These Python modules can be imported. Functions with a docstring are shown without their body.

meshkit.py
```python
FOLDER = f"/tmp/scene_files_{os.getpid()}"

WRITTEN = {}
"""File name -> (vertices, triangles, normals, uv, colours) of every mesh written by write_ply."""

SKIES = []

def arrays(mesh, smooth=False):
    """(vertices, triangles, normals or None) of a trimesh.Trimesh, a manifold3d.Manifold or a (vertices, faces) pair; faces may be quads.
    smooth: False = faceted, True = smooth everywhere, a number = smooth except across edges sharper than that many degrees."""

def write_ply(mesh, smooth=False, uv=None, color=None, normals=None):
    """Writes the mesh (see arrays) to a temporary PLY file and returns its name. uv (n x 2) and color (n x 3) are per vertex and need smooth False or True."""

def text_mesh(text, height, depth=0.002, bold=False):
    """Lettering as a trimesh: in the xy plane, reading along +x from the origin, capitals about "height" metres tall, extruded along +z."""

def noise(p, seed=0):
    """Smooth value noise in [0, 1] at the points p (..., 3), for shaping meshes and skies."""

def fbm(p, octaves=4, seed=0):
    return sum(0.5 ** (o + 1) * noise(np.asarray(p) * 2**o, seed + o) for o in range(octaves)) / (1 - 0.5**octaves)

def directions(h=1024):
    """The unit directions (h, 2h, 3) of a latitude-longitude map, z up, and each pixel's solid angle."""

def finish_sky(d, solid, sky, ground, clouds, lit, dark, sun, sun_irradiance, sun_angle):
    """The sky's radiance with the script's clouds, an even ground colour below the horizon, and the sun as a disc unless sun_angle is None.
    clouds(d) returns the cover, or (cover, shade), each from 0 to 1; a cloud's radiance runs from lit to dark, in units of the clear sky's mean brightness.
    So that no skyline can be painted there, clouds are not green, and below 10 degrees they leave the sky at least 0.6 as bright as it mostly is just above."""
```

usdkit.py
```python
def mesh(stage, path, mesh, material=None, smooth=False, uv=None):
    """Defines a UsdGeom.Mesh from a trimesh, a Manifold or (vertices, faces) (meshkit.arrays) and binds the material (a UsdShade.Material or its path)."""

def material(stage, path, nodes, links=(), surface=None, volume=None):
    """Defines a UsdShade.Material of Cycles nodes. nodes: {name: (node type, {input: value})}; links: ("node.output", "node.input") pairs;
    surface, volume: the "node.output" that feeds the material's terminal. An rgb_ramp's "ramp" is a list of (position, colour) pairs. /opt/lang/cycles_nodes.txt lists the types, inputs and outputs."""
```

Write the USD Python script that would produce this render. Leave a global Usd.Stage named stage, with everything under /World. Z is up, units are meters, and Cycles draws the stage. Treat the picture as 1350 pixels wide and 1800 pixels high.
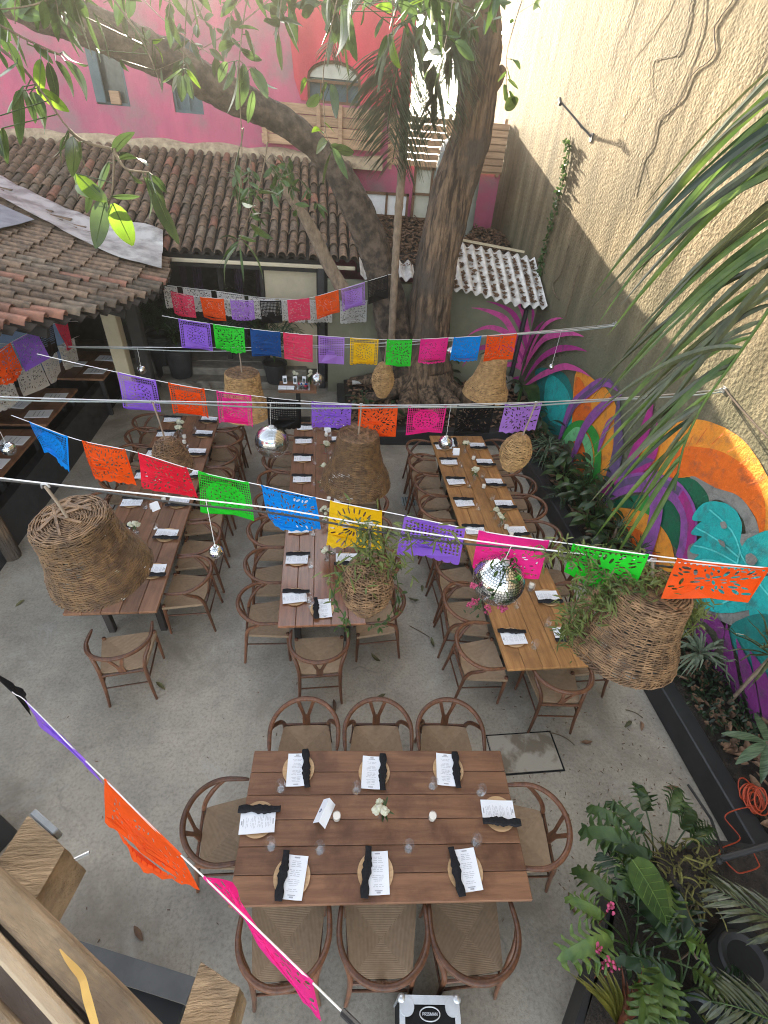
import math, numpy as np, trimesh, shapely
from shapely.geometry import Polygon, LineString, Point, box as sbox
from shapely.ops import unary_union
from pxr import Usd, UsdGeom, UsdShade, UsdLux, Sdf, Gf, Vt
import usdkit, meshkit

stage = Usd.Stage.CreateInMemory()
UsdGeom.SetStageUpAxis(stage, 'Z'); UsdGeom.SetStageMetersPerUnit(stage, 1.0)
world = UsdGeom.Xform.Define(stage, '/World'); stage.SetDefaultPrim(world.GetPrim())
UsdGeom.Scope.Define(stage, '/World/Looks')
R = np.random.default_rng(7)

# ------------------------------------------------------------------ camera, sky, sun
FPX, PITCH, ROLL, YAW, EYE = 870.0, math.radians(38.5), math.radians(5.0), math.radians(8.8), np.array([0, 0, 4.7])
EXPOSURE = 3.25
SUN_AZ, SUN_EL = math.radians(-10.0), math.radians(14.2)
_f0 = np.array([math.sin(YAW), math.cos(YAW), 0]); _r0 = np.array([math.cos(YAW), -math.sin(YAW), 0]); _z = np.array([0, 0, 1.0])
FW = _f0 * math.cos(PITCH) - _z * math.sin(PITCH); _u0 = _f0 * math.sin(PITCH) + _z * math.cos(PITCH)
RT = math.cos(ROLL) * _r0 + math.sin(ROLL) * _u0; UP = -math.sin(ROLL) * _r0 + math.cos(ROLL) * _u0
cam = UsdGeom.Camera.Define(stage, '/World/camera')
cam.CreateHorizontalApertureAttr(36.0); cam.CreateVerticalApertureAttr(48.0); cam.CreateFocalLengthAttr(36.0 * FPX / 1350)
cam.CreateClippingRangeAttr((0.05, 5000)); cam.CreateExposureAttr(EXPOSURE)
cam.AddTransformOp().Set(Gf.Matrix4d(*RT, 0, *UP, 0, *(-FW), 0, *EYE, 1))
SUN = np.array([math.cos(SUN_EL) * math.sin(SUN_AZ), math.cos(SUN_EL) * math.cos(SUN_AZ), math.sin(SUN_EL)])
usdkit.material(stage, '/World/Looks/sky_look', {
    'sky': ('sky_texture', {'sky_type': 'single_scattering', 'sun_disc': False, 'sun_elevation': SUN_EL, 'sun_rotation': math.atan2(SUN[0], SUN[1]), 'aerosol_density': 1.6}),
    'thin_cloud': ('hsv', {'saturation': 0.42}), 'bg': ('background_shader', {'strength': 0.08})}, [('sky.color', 'thin_cloud.color'), ('thin_cloud.color', 'bg.color')], surface='bg.background')
dome = UsdLux.DomeLight.Define(stage, '/World/sky'); dome.CreateIntensityAttr(1.0)
UsdShade.MaterialBindingAPI.Apply(dome.GetPrim()).Bind(UsdShade.Material.Get(stage, '/World/Looks/sky_look'))
dome.GetPrim().SetCustomDataByKey('kind', 'structure')
sun = UsdLux.DistantLight.Define(stage, '/World/sun'); sun.CreateIntensityAttr(0.85); sun.CreateAngleAttr(0.5)
sun.CreateNormalizeAttr(True); sun.CreateColorAttr(Gf.Vec3f(1.0, 0.88, 0.66))
_zx = SUN; _xx = np.cross([0, 0, 1.0], _zx); _xx /= np.linalg.norm(_xx); _yx = np.cross(_zx, _xx)
sun.AddTransformOp().Set(Gf.Matrix4d(*_xx, 0, *_yx, 0, *_zx, 0, *(EYE + SUN * 60), 1))

# ------------------------------------------------------------------ helpers
def ray(px, py): return FW + RT * (px - 675) / FPX - UP * (py - 900) / FPX
def atz(px, py, z): r = ray(px, py); return EYE + r * (z - EYE[2]) / r[2]
def atx(px, py, x): r = ray(px, py); return EYE + r * x / r[0]
def aty(px, py, y): r = ray(px, py); return EYE + r * y / r[1]
def atd(px, py, d): return EYE + ray(px, py) * d
def unit(v): v = np.asarray(v, float); return v / max(np.linalg.norm(v), 1e-9)

class MB:
    """collects shapes into one mesh"""
    def __init__(self): self.v, self.f, self.n = [], [], 0
    def add(self, v, f):
        v = np.asarray(v, float); f = np.asarray(f, int)
        if f.shape[1] == 4: f = np.vstack([f[:, [0, 1, 2]], f[:, [0, 2, 3]]])
        self.v.append(v); self.f.append(f + self.n); self.n += len(v); return self
    def tm(self, m): return self.add(m.vertices, m.faces)
    def box(self, c, s, rz=0, bev=0.0, M=None):
        if bev > 0:
            b = min(bev, min(s) * 0.45); h = np.array(s) / 2
            pts = []
            for sx in (-1, 1):
                for sy in (-1, 1):
                    for sz in (-1, 1):
                        for k in range(3):
                            q = h - b; q[k] = h[k]; pts.append(q * [sx, sy, sz])
            m = trimesh.convex.convex_hull(np.array(pts)); v, f = np.array(m.vertices), np.array(m.faces)
        else:
            m = trimesh.creation.box(s); v, f = np.array(m.vertices), np.array(m.faces)
        if M is not None: v = v @ np.asarray(M).T
        if rz: c_, s_ = math.cos(rz), math.sin(rz); v = v @ np.array([[c_, s_, 0], [-s_, c_, 0], [0, 0, 1]])
        return self.add(v + np.asarray(c, float), f)
    def bar(self, a, b, w, h, up=(0, 0, 1), bev=0.0):
        a, b = np.asarray(a, float), np.asarray(b, float); d = b - a; L = np.linalg.norm(d); x = d / L
        y = np.cross(up, x); y = unit(y); z = np.cross(x, y)
        return self.box((a + b) / 2, (L, w, h), M=np.stack([x, y, z], 1), bev=bev)
    def tube(self, P, r, n=8, cap=True, closed=False, flat=1.0):
        P = np.asarray(P, float); k = len(P); r = np.broadcast_to(np.asarray(r, float), (k,))
        if closed: T = np.roll(P, -1, 0) - np.roll(P, 1, 0)
        else: T = np.gradient(P, axis=0)
        T /= np.maximum(np.linalg.norm(T, axis=1, keepdims=True), 1e-9)
        u = np.cross(T[0], [0, 0, 1.0]);
        if np.linalg.norm(u) < 1e-3: u = np.array([1.0, 0, 0])
        U = np.zeros_like(P)
        for i in range(k):
            u = u - T[i] * (u @ T[i]); u = unit(u); U[i] = u
        W = np.cross(T, U); a = np.linspace(0, 2 * np.pi, n, endpoint=False)
        v = P[:, None] + r[:, None, None] * (U[:, None] * np.cos(a)[None, :, None] + W[:, None] * np.sin(a)[None, :, None] * flat)
        v = v.reshape(-1, 3); i = np.arange(k if closed else k - 1)[:, None]; j = np.arange(n)[None]
        i2 = (i + 1) % k; j2 = (j + 1) % n
        f = np.stack([i * n + j, i * n + j2, i2 * n + j2, i2 * n + j], -1).reshape(-1, 4)
        f = np.vstack([f[:, [0, 1, 2]], f[:, [0, 2, 3]]])
        if cap and not closed:
            c0, c1 = len(v), len(v) + 1; v = np.vstack([v, P[:1], P[-1:]])
            jj = np.arange(n); f = np.vstack([f, np.stack([np.full(n, c0), (jj + 1) % n, jj], 1), np.stack([np.full(n, c1), (k - 1) * n + jj, (k - 1) * n + (jj + 1) % n], 1)])
        return self.add(v, f)
    def lathe(self, prof, n=24, c=(0, 0, 0)):
        prof = np.asarray(prof, float); k = len(prof); a = np.linspace(0, 2 * np.pi, n, endpoint=False)
        v = np.stack([prof[:, 0, None] * np.cos(a), prof[:, 0, None] * np.sin(a), np.repeat(prof[:, 1, None], n, 1)], -1).reshape(-1, 3) + np.asarray(c, float)
        i = np.arange(k - 1)[:, None]; j = np.arange(n)[None]
        f = np.stack([i * n + j, i * n + (j + 1) % n, (i + 1) * n + (j + 1) % n, (i + 1) * n + j], -1).reshape(-1, 4)
        return self.add(v, f)
    def grid(self, V):
        V = np.asarray(V, float); a, b = V.shape[:2]; i = np.arange(a - 1)[:, None]; j = np.arange(b - 1)[None]
        f = np.stack([i * b + j, i * b + j + 1, (i + 1) * b + j + 1, (i + 1) * b + j], -1).reshape(-1, 4)
        return self.add(V.reshape(-1, 3), f)
    def ball(self, c, r, sub=1, sc=(1, 1, 1), rough=0, seed=0):
        m = trimesh.creation.icosphere(sub, 1.0); v = np.array(m.vertices)
        if rough: v = v * (1 + rough * (meshkit.noise(v * 2.2 + seed * 3.1, seed)[:, None] - 0.5))
        return self.add(v * r * np.asarray(sc) + np.asarray(c, float), m.faces)
    def mesh(self): return np.vstack(self.v), np.vstack(self.f)

_names = {}
def uniq(path):
    k = _names.get(path, -1) + 1; _names[path] = k
    return path if k == 0 else f'{path}_{k:03d}'
def setcd(p, **kw):
    for k, v in kw.items():
        if v: p.SetCustomDataByKey(k, v)
def xf(p, loc=(0, 0, 0), rot=(0, 0, 0), sc=(1, 1, 1)):
    x = UsdGeom.Xformable(p); x.ClearXformOpOrder()
    x.AddTranslateOp().Set(Gf.Vec3d(*map(float, loc))); x.AddRotateXYZOp().Set(Gf.Vec3f(*map(float, rot))); x.AddScaleOp().Set(Gf.Vec3f(*map(float, sc)))
_all_labels = {}
def thing(name, label, cat, loc=(0, 0, 0), rot=(0, 0, 0), group=None, sc=(1, 1, 1), kind=None):
    p = UsdGeom.Xform.Define(stage, uniq('/World/' + name)).GetPrim(); xf(p, loc, rot, sc)
    setcd(p, label=label, category=cat, group=group, kind=kind); return p
def obj(name, mb, mat, parent=None, smooth=False, label=None, kind=None):
    base = str(parent.GetPath()) if parent else '/World'
    path = uniq(base + '/' + name)
    m = usdkit.mesh(stage, path, mb.mesh() if isinstance(mb, MB) else mb, L[mat], smooth=smooth)
    p = m.GetPrim(); setcd(p, label=label, kind=kind); return p
def tag(p, label, cat, group=None, kind=None): setcd(p, label=label, category=cat, group=group, kind=kind); return p
def dup(src, loc, rot=(0, 0, 0), label=None, group=None, sc=(1, 1, 1)):
    cd = src.GetCustomData(); base = str(src.GetPath()); 
    p = UsdGeom.Xform.Define(stage, uniq(_root(base))).GetPrim(); xf(p, loc, rot, sc)
    setcd(p, label=label or cd.get('label'), category=cd.get('category'), group=group or cd.get('group'))
    p.GetReferences().AddInternalReference(src.GetPath()); p.SetInstanceable(True); return p
def _root(path):
    t = path.rsplit('_', 1); return t[0] if len(t) == 2 and t[1].isdigit() else path
def place(store, build, loc, rot=(0, 0, 0), label=None, group=None, sc=(1, 1, 1)):
    """first call builds the thing, later calls copy it"""
    if store not in PROTO:
        p = build(label, group); xf(p, loc, rot, sc); PROTO[store] = p; return p
    return dup(PROTO[store], loc, rot, label, group, sc)
PROTO = {}
def smoothpath(P, n=24):
    P = np.asarray(P, float); t = np.r_[0, np.cumsum(np.linalg.norm(np.diff(P, axis=0), axis=1))]
    from scipy.interpolate import PchipInterpolator
    return PchipInterpolator(t, P)(np.linspace(0, t[-1], n))
ORD = ['first', 'second', 'third', 'fourth', 'fifth', 'sixth', 'seventh', 'eighth', 'ninth', 'tenth', 'eleventh', 'twelfth', 'thirteenth', 'fourteenth']

# ------------------------------------------------------------------ materials
L = {}
def mat(name, col, col2=None, scale=8.0, detail=4, rough=0.6, bump=0.0, bscale=None, stretch=(1, 1, 1), spec=0.5, metal=0.0, trans=0.0, vary=0.0, world_space=False, lo=0.35, hi=0.65, extra=None, coat=0.0, third=None, tint=None):
    """noise between two colours, noise bump, optional variation between objects, optional translucency"""
    col2 = col2 or tuple(c * 0.75 for c in col)
    nd = {'tc': ('geometry', {}) if world_space else ('texture_coordinate', {}), 'mp': ('mapping', {'scale': stretch}),
          'n': ('noise_texture', {'scale': scale, 'detail': detail, 'roughness': 0.6}),
          'r': ('rgb_ramp', {'ramp': [(lo, col2), (hi, col)]}),
          'p': ('principled_bsdf', {'roughness': rough, 'specular_ior_level': spec, 'metallic': metal, 'coat_weight': coat, 'coat_roughness': 0.2})}
    ln = [('tc.position' if world_space else 'tc.object', 'mp.vector'), ('mp.vector', 'n.vector'), ('n.fac', 'r.fac')]
    out = 'r.color'
    if third:  # large stains
        tcol, tscale, tlo, thi = third
        nd['n3'] = ('noise_texture', {'scale': tscale, 'detail': 5, 'roughness': 0.62}); nd['r3'] = ('rgb_ramp', {'ramp': [(tlo, (0, 0, 0)), (thi, (1, 1, 1))]})
        nd['m3'] = ('mix_color', {'b': tcol}); ln += [('tc.position' if world_space else 'tc.object', 'n3.vector'), ('n3.fac', 'r3.fac'), ('r3.color', 'm3.fac'), (out, 'm3.a')]; out = 'm3.result'
    if vary:
        nd['oi'] = ('object_info', {}); nd['mr'] = ('map_range', {'from_min': 0.0, 'from_max': 1.0, 'to_min': 1 - vary, 'to_max': 1 + vary})
        nd['h'] = ('hsv', {'saturation': 1.0}); ln += [('oi.random', 'mr.value'), ('mr.result', 'h.value'), (out, 'h.color')]; out = 'h.color'
    ln.append((out, 'p.base_color'))
    if bump:
        nd['nb'] = ('noise_texture', {'scale': bscale or scale * 3, 'detail': 5, 'roughness': 0.6}); nd['b'] = ('bump', {'strength': min(bump, 1.0), 'distance': 0.02 * max(1, bump)})
        ln += [('mp.vector', 'nb.vector'), ('nb.fac', 'b.height'), ('b.normal', 'p.normal')]
    surf = 'p.BSDF'
    if trans:
        nd['t'] = ('translucent_bsdf', {}); nd['x'] = ('mix_closure', {'fac': trans})
        tl = out
        if tint:
            nd['tm'] = ('mix_color', {'blend_type': 'mix', 'fac': 1.0, 'b': tint}); ln.append((out, 'tm.a')); tl = 'tm.result'
        ln += [(tl, 't.color'), ('p.BSDF', 'x.closure1'), ('t.BSDF', 'x.closure2')]; surf = 'x.closure'
    L[name] = usdkit.material(stage, '/World/Looks/' + name, nd, ln, surface=surf); return L[name]

mat('concrete_plain', (.37, .33, .27), (.215, .19, .155), scale=5.5, detail=12, rough=.7, bump=.3, bscale=60, world_space=True, third=((.18, .16, .13), .6, .44, .7), lo=.3, hi=.68)
mat('hatch_concrete', (.40, .365, .30), (.20, .165, .12), scale=3.2, detail=7, rough=.8, bump=.2, bscale=60, lo=.44, hi=.54)
mat('straw', (.66, .43, .11), (.5, .3, .07), scale=6, rough=.6, trans=.2)
mat('plank_grey', (.22, .17, .135), (.14, .105, .085), scale=3, detail=9, rough=.9, bump=.5, bscale=10, stretch=(1.3, 7, 7))
mat('plank_pale', (.42, .32, .21), (.28, .205, .13), scale=3, detail=9, rough=.9, bump=.5, bscale=10, stretch=(1.3, 7, 7))
mat('soil', (.045, .034, .025), (.018, .014, .011), scale=14, rough=.95, bump=1.0, bscale=40)
mat('black_paint', (.022, .022, .024), (.014, .014, .015), rough=.45, bump=.1, scale=5)
mat('black_matte', (.008, .008, .008), (.005, .005, .005), rough=.85)
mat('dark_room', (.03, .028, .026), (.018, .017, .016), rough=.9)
mat('blue_wall', (.16, .22, .33), (.12, .17, .27), scale=2, rough=.85)
mat('stucco_back', (.20, .195, .13), (.155, .155, .105), scale=2.5, detail=6, rough=.85, bump=.3, bscale=30, world_space=True)
mat('pink_wall', (.43, .095, .155), (.31, .075, .13), scale=1.1, detail=9, rough=.85, bump=.25, bscale=22, stretch=(1.6, 1, .35), world_space=True, third=((.24, .125, .14), 1.2, .47, .66))
mat('red_wall', (.50, .045, .07), (.34, .032, .05), stretch=(1.6, 1, .4), scale=1.4, detail=6, rough=.8, bump=.2, bscale=25, world_space=True)
mat('cream_wall', (.50, .43, .30), (.42, .36, .25), scale=3, rough=.85, bump=.1)
mat('grey_stone', (.26, .235, .19), (.16, .145, .12), scale=6, detail=6, rough=.9, bump=.5, bscale=25)
mat('ledge', (.42, .33, .22), (.24, .18, .12), scale=7, detail=6, rough=.95, bump=.8, bscale=25)
mat('tile_brown', (.20, .128, .08), (.075, .053, .037), scale=11, detail=6, rough=.9, bump=.5, bscale=40, vary=.35)
mat('tile_red', (.27, .12, .075), (.15, .075, .05), scale=9, detail=6, rough=.88, bump=.4, bscale=40, vary=.3)
mat('tile_grey', (.175, .128, .088), (.08, .062, .045), scale=12, detail=6, rough=.95, bump=.5, bscale=40, vary=.35)
mat('tile_pan', (.05, .038, .03), (.025, .02, .017), scale=10, rough=.95)
mat('tin', (.52, .525, .49), (.27, .27, .25), scale=3.2, detail=7, rough=.45, bump=.15, bscale=14, metal=.15, lo=.38, hi=.55)
mat('tin_dark', (.26, .29, .31), (.18, .2, .22), scale=5, detail=7, rough=.5)
mat('corrugated', (.62, .60, .57), (.38, .35, .32), scale=6, detail=7, rough=.7, bump=.1)
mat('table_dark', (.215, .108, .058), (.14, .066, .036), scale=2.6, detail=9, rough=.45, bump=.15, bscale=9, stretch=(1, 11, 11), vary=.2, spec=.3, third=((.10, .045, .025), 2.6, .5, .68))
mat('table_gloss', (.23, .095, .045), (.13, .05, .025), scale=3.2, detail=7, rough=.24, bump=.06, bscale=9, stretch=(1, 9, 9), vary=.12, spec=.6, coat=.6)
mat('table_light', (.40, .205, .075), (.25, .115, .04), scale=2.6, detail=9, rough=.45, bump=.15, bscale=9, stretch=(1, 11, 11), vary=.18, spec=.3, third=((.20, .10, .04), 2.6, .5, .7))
mat('chair_wood', (.125, .052, .026), (.062, .026, .014), scale=9, detail=5, rough=.38, stretch=(4, 4, 1), vary=.3, coat=.15, spec=.35)
mat('table_base', (.03, .022, .018), (.018, .014, .012), rough=.6)
mat('beam_wood', (.34, .245, .15), (.19, .135, .08), scale=3.0, detail=10, rough=.9, bump=.7, bscale=10, stretch=(1.3, 7, 7), vary=.15, third=((.12, .085, .055), 5, .5, .7))
mat('beam_end', (.15, .085, .045), (.11, .055, .03), scale=6, detail=6, rough=.85, bump=.5, bscale=20)
mat('fence_wood', (.42, .27, .16), (.28, .17, .10), scale=3, detail=6, rough=.8, stretch=(1, 8, 8), vary=.2)
mat('bark', (.215, .14, .085), (.04, .026, .017), scale=2.2, detail=12, rough=.95, bump=2.5, bscale=5, stretch=(6.5, 6.5, .75), third=((.085, .065, .05), 1.3, .46, .62), lo=.4, hi=.6)
mat('bark_dark', (.12, .085, .06), (.03, .021, .015), scale=2.2, detail=12, rough=.95, bump=2.5, bscale=5, stretch=(3, 3, 3), lo=.4, hi=.62)
mat('bark_pale', (.24, .175, .12), (.13, .095, .065), scale=9, detail=8, rough=.9, bump=.8, bscale=14, stretch=(2, 2, 1))
mat('twig', (.16, .115, .07), (.09, .065, .04), scale=20, rough=.85)
mat('root', (.16, .115, .085), (.09, .065, .05), scale=20, rough=.9)
mat('wicker_brown', (.21, .115, .045), (.06, .03, .013), scale=16, detail=5, rough=.55, bump=.3, third=((.09, .055, .03), 3.2, .48, .7))
mat('wicker_tan', (.52, .32, .135), (.26, .15, .06), scale=16, detail=5, rough=.55, bump=.3)
mat('wicker_grey', (.27, .155, .075), (.075, .04, .019), scale=18, detail=5, rough=.6, bump=.3)
mat('steel_wire', (.5, .5, .5), (.38, .38, .38), rough=.35, metal=.8)
mat('white_cord', (.75, .74, .72), (.62, .6, .58), rough=.6)
mat('black_cable', (.02, .02, .02), (.03, .025, .02), rough=.5)
mat('rod', (.34, .27, .2), (.26, .2, .15), rough=.55)
mat('paper', (.80, .82, .86), (.76, .78, .82), scale=3, rough=.7)
mat('ink', (.42, .43, .46), (.36, .37, .4), rough=.7)
mat('ink_blue', (.05, .09, .2), (.05, .08, .15), rough=.7)
mat('napkin', (.012, .012, .014), (.02, .02, .022), scale=60, rough=.95, bump=.25, bscale=120, spec=.2)
mat('plate_wood', (.55, .36, .19), (.42, .26, .13), scale=6, rough=.5, stretch=(1, 8, 1), vary=.1)
mat('bloom_white', (.80, .78, .66), (.62, .62, .42), scale=25, rough=.7, trans=.25)
mat('bloom_pink', (.62, .10, .22), (.45, .07, .16), scale=25, rough=.6, trans=.25)
mat('candle', (.82, .78, .72), (.75, .7, .62), rough=.4)
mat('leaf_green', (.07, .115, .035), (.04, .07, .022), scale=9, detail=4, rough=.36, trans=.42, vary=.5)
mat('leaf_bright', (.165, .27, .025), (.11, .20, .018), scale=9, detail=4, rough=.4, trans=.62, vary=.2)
mat('leaf_dark', (.028, .06, .02), (.014, .032, .012), scale=6, rough=.35, trans=.15, vary=.35)
mat('leaf_mid', (.07, .125, .03), (.035, .07, .02), scale=8, rough=.4, trans=.25, vary=.3)
mat('leaf_light', (.135, .205, .04), (.06, .115, .026), scale=8, rough=.42, trans=.35, vary=.3)
mat('leaf_palm', (.10, .112, .05), (.05, .058, .028), scale=4, rough=.2, trans=.25, vary=.35, stretch=(6, 6, 1))
mat('leaf_greypalm', (.22, .26, .175), (.13, .165, .105), scale=6, rough=.5, trans=.4, vary=.2)
mat('leaf_fern', (.20, .23, .06), (.10, .14, .04), scale=9, rough=.5, trans=.35)
mat('leaf_striped', (.12, .17, .09), (.03, .06, .025), scale=8, rough=.4, trans=.2, stretch=(1, 14, 1))
mat('leaf_red', (.22, .06, .025), (.12, .04, .02), scale=6, rough=.4, trans=.3)
mat('leaf_yellow', (.25, .22, .04), (.13, .13, .025), scale=6, rough=.4, trans=.3)
mat('dead_leaf', (.22, .125, .07), (.10, .06, .038), scale=9, rough=.8, vary=.4)
mat('dead_green', (.12, .12, .045), (.08, .07, .03), scale=9, rough=.6, vary=.3)
mat('moss_root', (.15, .14, .03), (.06, .05, .015), scale=14, rough=.8, bump=.6)
mat('orange_cable', (.36, .045, .012), (.26, .03, .008), rough=.45)
mat('aluminium', (.72, .74, .75), (.6, .62, .63), scale=9, rough=.3, metal=.75)
mat('glass_grey', (.05, .06, .06), (.03, .035, .035), rough=.1)
mat('shade_blue', (.07, .10, .11), (.05, .075, .085), scale=2, rough=.7)
mat('old_pane', (.46, .45, .38), (.34, .34, .28), scale=3, detail=6, rough=.35)
mat('tank_grey', (.27, .30, .28), (.2, .23, .215), scale=3, detail=6, rough=.6)
mat('bench_grey', (.07, .07, .068), (.05, .05, .05), rough=.7)
mat('white_cloth', (.7, .7, .7), (.6, .6, .6), rough=.8)
mat('purple_cloth', (.05, .03, .06), (.03, .02, .04), rough=.9)
mat('pvc_white', (.62, .6, .55), (.5, .48, .43), rough=.5)
# stucco of the big wall: streaky colour, coarse relief
L['stucco_big'] = usdkit.material(stage, '/World/Looks/stucco_big', {
    'g': ('geometry', {}), 'm1': ('mapping', {'scale': (1, 1.7, .16)}), 'n1': ('noise_texture', {'scale': 2.1, 'detail': 6, 'roughness': .6}),
    'r1': ('rgb_ramp', {'ramp': [(.3, (.115, .095, .058)), (.5, (.205, .168, .108)), (.72, (.32, .262, .175))]}),
    'n2': ('noise_texture', {'scale': 1.1, 'detail': 6, 'roughness': .65}), 'r2': ('rgb_ramp', {'ramp': [(.38, (.78, .78, .78)), (.62, (1.06, 1.02, .98))]}),
    'mx': ('mix_color', {'blend_type': 'multiply', 'fac': 1.0}), 'rb': ('rgb_ramp', {'ramp': [(.33, (.62, .52, .42)), (.5, (1, .98, .95)), (.66, (1.15, 1.13, 1.1))]}), 'mb': ('mix_color', {'blend_type': 'multiply', 'fac': .8}),
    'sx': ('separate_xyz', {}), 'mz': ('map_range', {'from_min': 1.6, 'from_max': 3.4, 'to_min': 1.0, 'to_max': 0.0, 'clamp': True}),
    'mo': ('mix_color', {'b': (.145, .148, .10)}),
    'v': ('voronoi_texture', {'scale': 22.0, 'randomness': 1.0}), 'nb': ('noise_texture', {'scale': 26.0, 'detail': 6, 'roughness': .65}),
    'ad': ('math', {'math_type': 'multiply_add', 'value2': .45}),
    'b': ('bump', {'strength': .8, 'distance': .022}),
    'p': ('principled_bsdf', {'roughness': .9, 'specular_ior_level': .12})},
    [('g.position', 'm1.vector'), ('m1.vector', 'n1.vector'), ('n1.fac', 'r1.fac'), ('g.position', 'n2.vector'), ('n2.fac', 'r2.fac'), ('r1.color', 'mx.a'), ('r2.color', 'mx.b'),
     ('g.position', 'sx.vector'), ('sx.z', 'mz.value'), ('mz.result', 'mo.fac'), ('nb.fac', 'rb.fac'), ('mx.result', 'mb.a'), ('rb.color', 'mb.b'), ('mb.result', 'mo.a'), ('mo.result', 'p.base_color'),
     ('g.position', 'v.vector'), ('g.position', 'nb.vector'), ('v.distance', 'ad.value1'), ('nb.fac', 'ad.value3'), ('ad.value', 'b.height'), ('b.normal', 'p.normal')], surface='p.BSDF')
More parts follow.
